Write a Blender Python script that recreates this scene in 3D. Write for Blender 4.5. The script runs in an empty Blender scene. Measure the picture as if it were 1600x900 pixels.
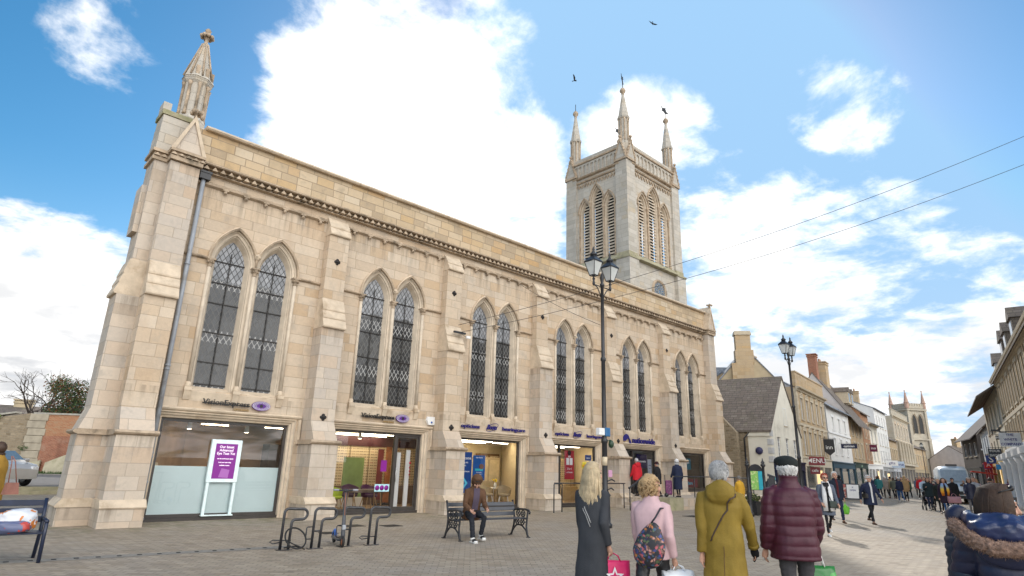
import bpy, bmesh, math, random
from mathutils import Vector, Matrix, Euler, noise
from mathutils.geometry import tessellate_polygon
rad = math.radians
random.seed(7)
scn = bpy.context.scene
COL = scn.collection

# ================================================================ camera
CAM_R = (0.722959, -0.690304, 0.028482)
CAM_U = (-0.216892, -0.187625, 0.957995)
CAM_F = (0.655964, 0.698768, 0.285367)
CAM_C = (-6.24884, -18.253937, 1.65)
_cd = bpy.data.cameras.new('camera')
_cam = bpy.data.objects.new('camera', _cd)
COL.objects.link(_cam)
_cam.matrix_world = Matrix(((CAM_R[0], CAM_U[0], -CAM_F[0], CAM_C[0]), (CAM_R[1], CAM_U[1], -CAM_F[1], CAM_C[1]),
                            (CAM_R[2], CAM_U[2], -CAM_F[2], CAM_C[2]), (0, 0, 0, 1)))
_cd.sensor_width = 36.0
_cd.lens = 934.7 / 1600 * 36
_cd.clip_start = 0.05
_cd.clip_end = 6000
scn.camera = _cam

# ================================================================ light
SUN_AZ, SUN_EL = 35.0, 31.0          # degrees from +X towards +Y
SKY_STRENGTH = 0.12
SUN_STRENGTH = 2.2
EXPOSURE = 0.55
CLOUD_GAIN = 7.0                    # radiance of sunlit cloud in the sky's own units
scn.view_settings.view_transform = 'Standard'
scn.view_settings.look = 'None'
scn.view_settings.gamma = 1.0
scn.view_settings.exposure = EXPOSURE
scn.view_settings.use_curve_mapping = False
scn.cycles.max_bounces = 6
scn.cycles.diffuse_bounces = 3
scn.cycles.glossy_bounces = 3
scn.cycles.transmission_bounces = 4
scn.cycles.transparent_max_bounces = 8
scn.cycles.caustics_reflective = False
scn.cycles.caustics_refractive = False
scn.cycles.use_denoising = True

_sl = bpy.data.lights.new('sun', 'SUN')
_sl.energy = SUN_STRENGTH
_sl.angle = rad(1.2)
_sl.color = (1.0, 0.93, 0.83)
_sun = bpy.data.objects.new('sun', _sl)
COL.objects.link(_sun)
_sd = Vector((math.cos(rad(SUN_EL)) * math.cos(rad(SUN_AZ)), math.cos(rad(SUN_EL)) * math.sin(rad(SUN_AZ)), math.sin(rad(SUN_EL))))
_sun.rotation_euler = _sd.to_track_quat('Z', 'Y').to_euler()


class NT:
    """tiny helper for writing node graphs"""
    def __init__(self, tree):
        self.t = tree
        self.n = tree.nodes
        self.l = tree.links

    def new(self, typ, **kw):
        nd = self.n.new(typ)
        for k, v in kw.items():
            setattr(nd, k, v)
        return nd

    def link(self, a, b):
        self.l.new(a, b)

    def put(self, sock, v):
        if isinstance(v, bpy.types.NodeSocket):
            self.l.new(v, sock)
        elif v is not None:
            if sock.type in ('RGBA',) and len(v) == 3:
                v = (*v, 1)
            sock.default_value = v

    def math(self, op, a, b=None, c=None, clamp=False):
        nd = self.new('ShaderNodeMath', operation=op)
        nd.use_clamp = clamp
        self.put(nd.inputs[0], a)
        if b is not None: self.put(nd.inputs[1], b)
        if c is not None: self.put(nd.inputs[2], c)
        return nd.outputs[0]

    def vmath(self, op, a, b=None, scale=None):
        nd = self.new('ShaderNodeVectorMath', operation=op)
        self.put(nd.inputs[0], a)
        if b is not None: self.put(nd.inputs[1], b)
        if scale is not None: self.put(nd.inputs['Scale'], scale)
        return nd.outputs['Value'] if op in ('DOT_PRODUCT', 'LENGTH', 'DISTANCE') else nd.outputs[0]

    def comb(self, x=0.0, y=0.0, z=0.0):
        nd = self.new('ShaderNodeCombineXYZ')
        self.put(nd.inputs[0], x); self.put(nd.inputs[1], y); self.put(nd.inputs[2], z)
        return nd.outputs[0]

    def sep(self, v):
        nd = self.new('ShaderNodeSeparateXYZ')
        self.put(nd.inputs[0], v)
        return nd.outputs

    def noise(self, vec, scale, detail=4, rough=0.55, dist=0.0, col=False):
        nd = self.new('ShaderNodeTexNoise')
        self.put(nd.inputs['Vector'], vec)
        nd.inputs['Scale'].default_value = scale
        nd.inputs['Detail'].default_value = detail
        nd.inputs['Roughness'].default_value = rough
        nd.inputs['Distortion'].default_value = dist
        return nd.outputs['Color' if col else 'Fac']

    def ramp(self, fac, stops, interp='LINEAR'):
        nd = self.new('ShaderNodeValToRGB')
        cr = nd.color_ramp
        cr.interpolation = interp
        while len(cr.elements) < len(stops):
            cr.elements.new(0.5)
        for e, (p, c) in zip(cr.elements, stops):
            e.position = p
            e.color = (*c, 1) if len(c) == 3 else c
        self.put(nd.inputs[0], fac)
        return nd.outputs[0]

    def mix(self, fac, a, b, mode='MIX'):
        nd = self.new('ShaderNodeMix', data_type='RGBA', blend_type=mode)
        self.put(nd.inputs[0], fac)
        self.put(nd.inputs[6], a); self.put(nd.inputs[7], b)
        return nd.outputs[2]

    def smooth(self, v, lo, hi):
        nd = self.new('ShaderNodeMapRange', interpolation_type='SMOOTHSTEP')
        self.put(nd.inputs[0], v)
        nd.inputs[1].default_value = lo; nd.inputs[2].default_value = hi
        nd.inputs[3].default_value = 0; nd.inputs[4].default_value = 1
        return nd.outputs[0]


def make_world():
    w = bpy.data.worlds.new('World')
    scn.world = w
    w.use_nodes = True
    w.cycles_visibility.camera = True
    t = NT(w.node_tree)
    t.n.clear()
    out = t.new('ShaderNodeOutputWorld')
    sky = t.new('ShaderNodeTexSky', sky_type='NISHITA')
    sky.sun_disc = False
    sky.sun_elevation = rad(SUN_EL)
    # Nishita: rotation 0 puts the sun on +Y, positive turns it clockwise seen from above
    sky.sun_rotation = rad(90 - SUN_AZ)
    sky.altitude = 60
    sky.air_density = 1.0
    sky.dust_density = 0.6
    sky.ozone_density = 2.0
    tc = t.new('ShaderNodeTexCoord')
    d = t.vmath('NORMALIZE', tc.outputs['Generated'])
    x, y, z = t.sep(d)
    zz = t.math('ADD', t.math('MAXIMUM', z, 0.0), 0.22)
    p = t.comb(t.math('DIVIDE', x, zz), t.math('DIVIDE', y, zz), 0.0)
    warp = t.vmath('ADD', p, t.vmath('SCALE', t.noise(p, 1.4, 3, 0.5, col=True), scale=0.25))
    n1 = t.noise(warp, 2.1, 9, 0.60)
    n2 = t.noise(warp, 7.5, 7, 0.62)
    nn = t.math('ADD', t.math('MULTIPLY', n1, 0.68), t.math('MULTIPLY', n2, 0.32))

    def blob(c, r, soft, amp):
        c = Vector(c).normalized()
        dd = t.vmath('DOT_PRODUCT', d, tuple(c))
        return t.math('MULTIPLY', t.smooth(dd, math.cos(r + soft), math.cos(max(0.0, r - soft))), amp)
    blobs = [((0.44, 0.75, 0.50), .20, .10, .34), ((0.55, 0.735, 0.40), .20, .09, .36), ((0.38, 0.70, 0.60), .13, .09, .26),
             ((0.42, 0.64, 0.64), .13, .10, .20), ((0.33, 0.83, 0.44), .10, .08, .22), ((0.47, 0.60, 0.65), .09, .07, .22),
             ((0.078, 0.841, 0.536), .09, .08, .19), ((0.04, 0.80, 0.60), .05, .05, .08),
             ((0.02, 0.99, 0.10), .215, .06, .36), ((-0.12, 0.985, 0.14), .12, .06, .24), ((0.12, 0.97, 0.20), .10, .05, .25),
             ((0.829, 0.221, 0.514), .07, .06, .235), ((0.849, 0.386, 0.361), .12, .07, .28),
             ((0.932, 0.225, 0.284), .12, .06, .23), ((0.965, 0.121, 0.233), .11, .06, .22), ((0.735, 0.492, 0.466), .12, .07, .27), ((0.78, 0.44, 0.44), .07, .06, .22),
             ((0.926, 0.354, 0.13), .25, .12, .30), ((0.98, 0.1, 0.10), .20, .10, .26), ((0.70, 0.60, 0.36), .09, .07, .24)]
    acc = None
    for b in blobs:
        v = blob(*b)
        acc = v if acc is None else t.math('MAXIMUM', acc, v)
    # unseen bright cloud added behind the camera to fill the shaded facade
    back = t.smooth(t.math('SUBTRACT', t.math('MULTIPLY', y, -1.0), t.math('MULTIPLY', x, 0.35)), 0.15, 0.55)
    acc = t.math('MAXIMUM', acc, t.math('MULTIPLY', back, 0.30))
    dens = t.smooth(t.math('ADD', nn, acc), 0.66, 0.82)
    # cloud colour: thick middles go a little grey, edges towards the sun stay white
    thick = t.smooth(t.math('ADD', t.noise(warp, 3.3, 6, 0.55), t.math('MULTIPLY', acc, 0.25)), 0.44, 0.70)
    lowness = t.smooth(z, 0.42, 0.10)
    grey = t.math('MULTIPLY', thick, t.math('MULTIPLY', lowness, 0.72))
    sun_d = t.vmath('DOT_PRODUCT', d, tuple(_sd))
    near = t.smooth(sun_d, 0.3, 1.0)
    gain = t.math('ADD', CLOUD_GAIN, t.math('MULTIPLY', near, CLOUD_GAIN * 0.3))
    gain = t.math('ADD', gain, t.math('MULTIPLY', back, CLOUD_GAIN * 2.2))  # added cloud far brighter than the visible ones, lifts the facade
    ccol = t.mix(grey, (1.0, 0.985, 0.96), (0.40, 0.42, 0.455))
    cl = t.new('ShaderNodeVectorMath', operation='SCALE')
    t.put(cl.inputs[0], ccol); t.put(cl.inputs['Scale'], gain)
    hs = t.new('ShaderNodeHueSaturation'); hs.inputs['Saturation'].default_value = 1.38; hs.inputs['Value'].default_value = .88; hs.inputs['Hue'].default_value = .488
    t.link(sky.outputs[0], hs.inputs['Color'])
    skyc = t.vmath('MINIMUM', hs.outputs[0], (2.2, 3.75, 5.6))
    haze = t.mix(t.math('MULTIPLY', t.smooth(z, 0.40, 0.0), 0.30), skyc, (5.0, 5.6, 6.2))
    col = t.mix(dens, haze, cl.outputs[0])
    bg = t.new('ShaderNodeBackground')
    t.link(col, bg.inputs[0])
    bg.inputs[1].default_value = SKY_STRENGTH
    t.link(bg.outputs[0], out.inputs[0])


make_world()

# ================================================================ materials
MATS = {}


def new_mat(name):
    m = bpy.data.materials.new(name)
    m.use_nodes = True
    t = NT(m.node_tree)
    b = m.node_tree.nodes['Principled BSDF']
    MATS[name] = m
    return m, t, b


def plain(name, col, rough=0.75, metal=0.0, var=0.12, scale=6.0, bump=0.0, bscale=40.0, spec=0.35, dirt=None, coat=0.0):
    """a colour broken up by noise, with optional bump and blotches"""
    if name in MATS: return MATS[name]
    m, t, b = new_mat(name)
    tc = t.new('ShaderNodeTexCoord')
    o = tc.outputs['Object']
    n = t.noise(o, scale, 5, 0.6)
    lo = tuple(c * (1 - var) for c in col); hi = tuple(min(1, c * (1 + var)) for c in col)
    c = t.ramp(n, [(0.3, lo), (0.7, hi)])
    if dirt:
        c = t.mix(t.smooth(t.noise(o, dirt[1], 6, 0.65), 0.5, 0.75), c, dirt[0])
    t.link(c, b.inputs['Base Color'])
    b.inputs['Roughness'].default_value = rough
    b.inputs['Metallic'].default_value = metal
    b.inputs['Specular IOR Level'].default_value = spec
    if coat: b.inputs['Coat Weight'].default_value = coat
    if bump:
        bn = t.new('ShaderNodeBump'); bn.inputs['Strength'].default_value = bump; bn.inputs['Distance'].default_value = 0.01
        t.link(t.noise(o, bscale, 5, 0.6), bn.inputs['Height'])
        t.link(bn.outputs[0], b.inputs['Normal'])
    return m


def wall_uv(t, coord='Object'):
    """u along the wall, v up, picked by the facing of the surface"""
    tc = t.new('ShaderNodeTexCoord')
    x, y, z = t.sep(tc.outputs[coord])
    nx, ny, nz = t.sep(tc.outputs['Normal'])
    side = t.math('GREATER_THAN', t.math('ABSOLUTE', nx), t.math('ABSOLUTE', ny))
    top = t.math('GREATER_THAN', t.math('ABSOLUTE', nz), 0.85)
    u = t.math('ADD', t.math('MULTIPLY', x, t.math('SUBTRACT', 1.0, side)), t.math('MULTIPLY', t.math('ADD', y, 0.37), side))
    v = t.math('ADD', t.math('MULTIPLY', z, t.math('SUBTRACT', 1.0, top)), t.math('MULTIPLY', y, top))
    return t.comb(u, v, 0.0), tc.outputs[coord]


def masonry(name, stops, mortar, bw, bh, ms=0.012, rough=0.85, stain=None, stain2=None, bump=0.5, squash=1.0, freq=2, fine=0.18, wob=0.0, offset=0.5, streaks=()):
    """courses of stone or brick, each block with a tone of its own from a ramp"""
    if name in MATS: return MATS[name]
    m, t, b = new_mat(name)
    uv, o = wall_uv(t)
    if wob:
        uv = t.vmath('ADD', uv, t.vmath('SCALE', t.vmath('SUBTRACT', t.noise(o, 3.0, 3, 0.5, col=True), (0.5, 0.5, 0.5)), scale=wob))
    if bw > .4:
        # courses of uneven height, each course shifted by its own amount
        u, v, _ = t.sep(uv)
        nz = t.new('ShaderNodeTexNoise'); nz.noise_dimensions = '1D'; t.put(nz.inputs['W'], v); nz.inputs['Scale'].default_value = 1.1; nz.inputs['Detail'].default_value = 1
        v = t.math('ADD', v, t.math('MULTIPLY', nz.outputs[0], .30))
        wn = t.new('ShaderNodeTexWhiteNoise'); wn.noise_dimensions = '1D'
        t.put(wn.inputs['W'], t.math('FLOOR', t.math('DIVIDE', v, bh)))
        nu = t.new('ShaderNodeTexNoise'); nu.noise_dimensions = '2D'; t.put(nu.inputs['Vector'], t.comb(t.math('MULTIPLY', u, .8), t.math('MULTIPLY', t.math('FLOOR', t.math('DIVIDE', v, bh)), 7.3), 0)); nu.inputs['Scale'].default_value = 1.0; nu.inputs['Detail'].default_value = 1
        u = t.math('ADD', t.math('ADD', u, t.math('MULTIPLY', wn.outputs[0], bw)), t.math('MULTIPLY', nu.outputs[0], .7))
        uv = t.comb(u, v, 0.0)
    br = t.new('ShaderNodeTexBrick')
    br.offset = offset; br.offset_frequency = 2; br.squash = squash; br.squash_frequency = freq
    t.link(uv, br.inputs['Vector'])
    br.inputs['Color1'].default_value = (0, 0, 0, 1); br.inputs['Color2'].default_value = (1, 1, 1, 1)
    br.inputs['Mortar'].default_value = (0.5, 0.5, 0.5, 1)
    br.inputs['Scale'].default_value = 1.0
    br.inputs['Mortar Size'].default_value = ms
    br.inputs['Mortar Smooth'].default_value = 0.15
    br.inputs['Bias'].default_value = 0.0
    br.inputs['Brick Width'].default_value = bw
    br.inputs['Row Height'].default_value = bh
    c = t.ramp(br.outputs['Color'], stops)
    nf = t.noise(o, 9.0, 8, 0.72)
    c = t.mix(fine, c, t.ramp(nf, [(0.25, tuple(x * 0.55 for x in stops[0][1])), (0.75, tuple(min(1, x * 1.25) for x in stops[-1][1]))]))
    c = t.mix(t.math('MULTIPLY', br.outputs['Fac'], 0.8), c, mortar)
    if stain:
        sc, ssz, amt = stain
        sv = t.vmath('MULTIPLY', o, (1.0, 1.0, 0.35))
        c = t.mix(t.math('MULTIPLY', t.smooth(t.noise(sv, ssz, 6, 0.6, 0.3), 0.50, 0.74), amt), c, sc)
    if stain2:
        sc, ssz, amt = stain2
        c = t.mix(t.math('MULTIPLY', t.smooth(t.noise(t.vmath('ADD', o, (31.0, 7.0, 3.0)), ssz, 6, 0.62), 0.54, 0.72), amt), c, sc)
    for (zt, zl, amt) in streaks:          # rain-washed soot hanging below a ledge at height zt
        z = t.sep(o)[2]
        band = t.math('MULTIPLY', t.smooth(z, zt - zl, zt - .02), t.math('LESS_THAN', z, zt))
        sn = t.noise(t.vmath('MULTIPLY', o, (3.2, 3.2, .22)), 1.6, 6, .65)
        c = t.mix(t.math('MULTIPLY', t.math('MULTIPLY', band, t.smooth(sn, .44, .64)), amt), c, (.17, .14, .105))
    t.link(c, b.inputs['Base Color'])
    b.inputs['Roughness'].default_value = rough
    b.inputs['Specular IOR Level'].default_value = 0.25
    bn = t.new('ShaderNodeBump'); bn.inputs['Strength'].default_value = bump; bn.inputs['Distance'].default_value = 0.02
    h = t.math('ADD', t.math('MULTIPLY', br.outputs['Fac'], -0.9), t.math('MULTIPLY', t.noise(o, 22.0, 5, 0.65), 0.45))
    t.link(h, bn.inputs['Height'])
    t.link(bn.outputs[0], b.inputs['Normal'])
    return m


def emit(name, col, strength):
    if name in MATS: return MATS[name]
    m, t, b = new_mat(name)
    b.inputs['Base Color'].default_value = (*col, 1)
    b.inputs['Emission Color'].default_value = (*col, 1)
    b.inputs['Emission Strength'].default_value = strength
    return m


def glass_mat(name, tint=(1, 1, 1), refl=0.10, rough=0.0):
    """shop glass: see-through with a mirror sheen that grows at a glancing angle"""
    if name in MATS: return MATS[name]
    m, t, b = new_mat(name)
    out = t.n['Material Output']
    tr = t.new('ShaderNodeBsdfTransparent'); tr.inputs[0].default_value = (*tint, 1)
    gl = t.new('ShaderNodeBsdfGlossy'); gl.inputs['Roughness'].default_value = rough
    gl.inputs[0].default_value = (1, 1, 1, 1)
    fr = t.new('ShaderNodeFresnel'); fr.inputs[0].default_value = 1.5
    f = t.math('ADD', t.math('MULTIPLY', fr.outputs[0], 0.8), refl * 0.25, clamp=True)
    mx = t.new('ShaderNodeMixShader')
    t.link(f, mx.inputs[0]); t.link(tr.outputs[0], mx.inputs[1]); t.link(gl.outputs[0], mx.inputs[2])
    t.link(mx.outputs[0], out.inputs[0])
    return m


# ================================================================ mesh building
class MB:
    """collects shapes; build() links them as one mesh object"""
    def __init__(self):
        self.v = []; self.f = []; self.mi = []; self.sm = []
        self.mats = []

    def slot(self, m):
        if m is None: return 0
        if m not in self.mats: self.mats.append(m)
        return self.mats.index(m)

    def add(self, verts, faces, m=None, smooth=False):
        o = len(self.v); s = self.slot(m)
        self.v += [tuple(v) for v in verts]
        for f in faces:
            self.f.append(tuple(i + o for i in f)); self.mi.append(s); self.sm.append(smooth)
        return self

    def box(self, x0, x1, y0, y1, z0, z1, m=None):
        v = [(x0, y0, z0), (x1, y0, z0), (x1, y1, z0), (x0, y1, z0), (x0, y0, z1), (x1, y0, z1), (x1, y1, z1), (x0, y1, z1)]
        return self.add(v, [(0, 3, 2, 1), (4, 5, 6, 7), (0, 1, 5, 4), (1, 2, 6, 5), (2, 3, 7, 6), (3, 0, 4, 7)], m)

    def bbox(self, x0, x1, y0, y1, z0, z1, b=0.01, m=None):
        """box with chamfered edges"""
        bm = bmesh.new()
        bmesh.ops.create_cube(bm, size=1)
        bmesh.ops.scale(bm, vec=(x1 - x0, y1 - y0, z1 - z0), verts=bm.verts)
        bmesh.ops.translate(bm, vec=((x0 + x1) / 2, (y0 + y1) / 2, (z0 + z1) / 2), verts=bm.verts)
        bmesh.ops.bevel(bm, geom=bm.edges[:], offset=b, segments=1, affect='EDGES')
        self.bm(bm, m)
        return self

    def bm(self, bm, m=None, smooth=False):
        bm.verts.index_update()
        self.add([v.co[:] for v in bm.verts], [[v.index for v in f.verts] for f in bm.faces], m, smooth)
        bm.free()
        return self

    def prism(self, pts, axis, a, b, m=None):
        """extrude a closed 2-D outline along an axis: 'x' takes (y,z), 'y' takes (x,z), 'z' takes (x,y)"""
        n = len(pts)
        def P(p, t):
            return {'x': (t, p[0], p[1]), 'y': (p[0], t, p[1]), 'z': (p[0], p[1], t)}[axis]
        v = [P(p, a) for p in pts] + [P(p, b) for p in pts]
        tris = tessellate_polygon([[Vector((p[0], p[1], 0)) for p in pts]]) if n > 4 else None
        f = [(i, (i + 1) % n, n + (i + 1) % n, n + i) for i in range(n)]
        if tris:
            for t in tris:
                f.append(tuple(t)); f.append(tuple(n + i for i in reversed(t)))
        else:
            f.append(tuple(reversed(range(n)))); f.append(tuple(range(n, 2 * n)))
        return self.add(v, f, m)

    def tube(self, path, r, n=8, m=None, caps=True, smooth=True, rs=None, flat=None):
        path = [Vector(p) for p in path]
        k = len(path)
        v = []; f = []
        up = Vector((0, 0, 1))
        prev = None
        for i, p in enumerate(path):
            a = path[max(0, i - 1)]; b = path[min(k - 1, i + 1)]
            d = (b - a)
            if d.length < 1e-9: d = Vector((0, 0, 1))
            d.normalize()
            if prev is None:
                e = d.cross(up)
                if e.length < 1e-3: e = d.cross(Vector((1, 0, 0)))
            else:
                e = prev - d * prev.dot(d)
                if e.length < 1e-4: e = d.cross(up)
            e.normalize(); prev = e
            g = d.cross(e)
            rr = rs[i] if rs else r
            fl = flat if flat else 1.0
            for j in range(n):
                t = 2 * math.pi * j / n
                v.append(p + e * (math.cos(t) * rr) + g * (math.sin(t) * rr * fl))
        for i in range(k - 1):
            for j in range(n):
                f.append((i * n + j, i * n + (j + 1) % n, (i + 1) * n + (j + 1) % n, (i + 1) * n + j))
        if caps:
            f.append(tuple(reversed(range(n)))); f.append(tuple((k - 1) * n + j for j in range(n)))
        return self.add(v, f, m, smooth)

    def lathe(self, prof, c=(0, 0, 0), n=12, m=None, smooth=True, rot=0.0, cap=True):
        """prof: (radius, z) from the bottom up"""
        v = []; f = []
        for (r, z) in prof:
            for j in range(n):
                t = 2 * math.pi * (j + 0.5) / n + rot
                v.append((c[0] + r * math.cos(t), c[1] + r * math.sin(t), c[2] + z))
        k = len(prof)
        for i in range(k - 1):
            for j in range(n):
                f.append((i * n + j, i * n + (j + 1) % n, (i + 1) * n + (j + 1) % n, (i + 1) * n + j))
        if cap:
            f.append(tuple(reversed(range(n)))); f.append(tuple((k - 1) * n + j for j in range(n)))
        return self.add(v, f, m, smooth)

    def ball(self, c, r, m=None, n=10, s=(1, 1, 1)):
        prof = []
        k = max(4, n // 2)
        v = []; f = []
        for i in range(k + 1):
            a = -math.pi / 2 + math.pi * i / k
            for j in range(n):
                t = 2 * math.pi * j / n
                v.append((c[0] + r * s[0] * math.cos(a) * math.cos(t), c[1] + r * s[1] * math.cos(a) * math.sin(t), c[2] + r * s[2] * math.sin(a)))
        for i in range(k):
            for j in range(n):
                f.append((i * n + j, i * n + (j + 1) % n, (i + 1) * n + (j + 1) % n, (i + 1) * n + j))
        return self.add(v, f, m, True)

    def strip(self, A, B, m=None, smooth=False, closed=False):
        n = len(A)
        f = [(i, i + 1, n + i + 1, n + i) for i in range(n - 1)]
        if closed: f.append((n - 1, 0, n, 2 * n - 1))
        return self.add(list(A) + list(B), f, m, smooth)

    def xf(self, mat, start=0):
        for i in range(start, len(self.v)):
            self.v[i] = tuple(mat @ Vector(self.v[i]))
        return self

    def mesh(self, name):
        me = bpy.data.meshes.new(name)
        me.from_pydata(self.v, [], self.f)
        for mt in self.mats: me.materials.append(mt)
        me.polygons.foreach_set('material_index', self.mi)
        me.polygons.foreach_set('use_smooth', self.sm)
        me.update()
        return me

    def build(self, name, mat=None, parent=None, loc=None, fix=True):
        me = self.mesh(name)
        if not self.mats and mat: me.materials.append(mat)
        if fix:
            bm = bmesh.new(); bm.from_mesh(me)
            bmesh.ops.recalc_face_normals(bm, faces=bm.faces[:])
            bm.to_mesh(me); bm.free()
        o = bpy.data.objects.new(name, me)
        COL.objects.link(o)
        if parent: o.parent = parent
        if loc: o.location = loc
        return o


def tag(o, label=None, cat=None, group=None, kind=None):
    if label: o['label'] = label
    if cat: o['category'] = cat
    if group: o['group'] = group
    if kind: o['kind'] = kind
    return o


def thing(name, label, cat, loc=(0, 0, 0), rz=0.0, group=None, scale=None):
    o = bpy.data.objects.new(name, None)
    o.empty_display_size = 0.2
    COL.objects.link(o)
    o.location = loc
    o.rotation_euler = (0, 0, rz)
    if scale: o.scale = (scale,) * 3
    return tag(o, label, cat, group)


def struct(name, mb, mat=None):
    return tag(mb.build(name, mat), kind='structure')


def copy_tree(o, parent=None):
    c = o.copy(); COL.objects.link(c)
    if parent: c.parent = parent
    for ch in [x for x in bpy.data.objects if x.parent == o]:
        copy_tree(ch, c)
    return c


def text_obj(name, body, size, mat, parent=None, mtx=None, depth=0.01, bold=0.0, shear=0.0, align='CENTER', sx=1.0, res=2):
    cu = bpy.data.curves.new(name, 'FONT')
    cu.body = body; cu.size = size; cu.extrude = depth; cu.offset = bold; cu.shear = shear
    cu.align_x = align; cu.align_y = 'CENTER'; cu.resolution_u = res
    tmp = bpy.data.objects.new(name + '_tmp', cu)
    COL.objects.link(tmp)
    dg = bpy.context.evaluated_depsgraph_get()
    me = bpy.data.meshes.new_from_object(tmp.evaluated_get(dg))
    bpy.data.objects.remove(tmp)
    bpy.data.curves.remove(cu)
    me.name = name
    me.materials.clear(); me.materials.append(mat)
    if sx != 1.0: me.transform(Matrix.Diagonal((sx, 1, 1, 1)))
    if mtx is not None: me.transform(mtx)
    o = bpy.data.objects.new(name, me)
    COL.objects.link(o)
    if parent: o.parent = parent
    return o


def face_y(x, y, z):
    """text upright on a wall that faces -Y"""
    return Matrix.Translation((x, y, z)) @ Matrix.Rotation(rad(90), 4, 'X')


# stone and other building materials
STONE = masonry('cream_ashlar', [(0.0, (0.45, 0.33, 0.215)), (0.16, (0.56, 0.45, 0.335)), (0.36, (0.52, 0.44, 0.35)), (0.52, (0.61, 0.52, 0.415)),
                                 (0.68, (0.57, 0.455, 0.335)), (0.84, (0.64, 0.555, 0.45)), (0.93, (0.54, 0.465, 0.375)), (1.0, (0.52, 0.375, 0.235))],
                (0.36, 0.285, 0.205), 0.72, 0.33, 0.009, stain=((0.40, 0.28, 0.18), 0.8, 0.42), stain2=((0.34, 0.305, 0.26), 1.9, 0.42), fine=0.30, bump=0.45, streaks=((9.42, 1.1, .55), (3.38, .5, .45), (2.1, .5, .3), (.45, .5, .5)))
STONE_GOLD = masonry('golden_parapet_stone', [(0.0, (0.38, 0.31, 0.225)), (0.25, (0.53, 0.425, 0.29)), (0.45, (0.59, 0.49, 0.36)), (0.6, (0.52, 0.375, 0.21)),
                                              (0.8, (0.61, 0.53, 0.41)), (1.0, (0.48, 0.31, 0.15))],
                     (0.24, 0.185, 0.13), 0.58, 0.285, 0.013, stain=((0.30, 0.225, 0.14), 1.1, 0.45), stain2=((0.2, 0.175, 0.135), 2.2, 0.4), fine=0.28)
STONE_GREY = masonry('grey_buttress_stone', [(0.0, (0.43, 0.36, 0.29)), (0.25, (0.56, 0.49, 0.405)), (0.5, (0.48, 0.435, 0.385)), (0.75, (0.61, 0.535, 0.445)), (1.0, (0.50, 0.38, 0.275))],
                     (0.36, 0.30, 0.235), 0.64, 0.33, 0.008, stain=((0.33, 0.27, 0.205), 1.3, 0.5), stain2=((0.30, 0.275, 0.245), 2.4, 0.45), fine=0.26, bump=0.4, streaks=((9.7, 1.0, .4), (5.7, .8, .5), (2.1, .7, .5), (.42, .45, .6)))
STONE_TOWER = masonry('weathered_tower_stone', [(0.0, (0.38, 0.355, 0.31)), (0.3, (0.50, 0.47, 0.42)), (0.55, (0.45, 0.415, 0.36)), (0.8, (0.54, 0.51, 0.455)), (1.0, (0.48, 0.41, 0.32))],
                      (0.30, 0.27, 0.225), 0.8, 0.36, 0.012, stain=((0.30, 0.28, 0.245), 0.55, 0.5), stain2=((0.44, 0.35, 0.22), 1.1, 0.35), fine=0.25)
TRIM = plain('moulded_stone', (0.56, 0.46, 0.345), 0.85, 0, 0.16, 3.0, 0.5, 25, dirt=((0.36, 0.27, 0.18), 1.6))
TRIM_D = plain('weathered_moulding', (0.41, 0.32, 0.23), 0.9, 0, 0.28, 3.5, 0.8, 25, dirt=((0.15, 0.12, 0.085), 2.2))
TRIM_GR = plain('algae_stained_stone', (0.33, 0.30, 0.20), 0.9, 0, 0.25, 2.5, 0.6, 25, dirt=((0.20, 0.21, 0.09), 1.2))
RECESS = plain('window_jamb_stone', (0.57, 0.485, 0.38), 0.85, 0, 0.14, 3.0, 0.4, 25, dirt=((0.42, 0.34, 0.25), 1.4))
DARKMETAL = plain('black_painted_metal', (0.022, 0.023, 0.027), 0.42, 0.0, 0.2, 8.0, spec=0.5)
IRON = plain('dark_iron', (0.035, 0.032, 0.03), 0.6, 0.3, 0.3, 10)
LEADGREY = plain('grey_painted_pipe', (0.31, 0.335, 0.37), 0.45, 0.0, 0.12, 4, spec=0.5, dirt=((0.22, 0.22, 0.22), 3))
WHITE = plain('white_paint', (0.78, 0.78, 0.77), 0.55, 0, 0.05)
FRAME = plain('dark_shop_frame', (0.045, 0.038, 0.034), 0.45, 0, 0.2, spec=0.5)
SHOPGLASS = glass_mat('shop_glass')
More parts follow.
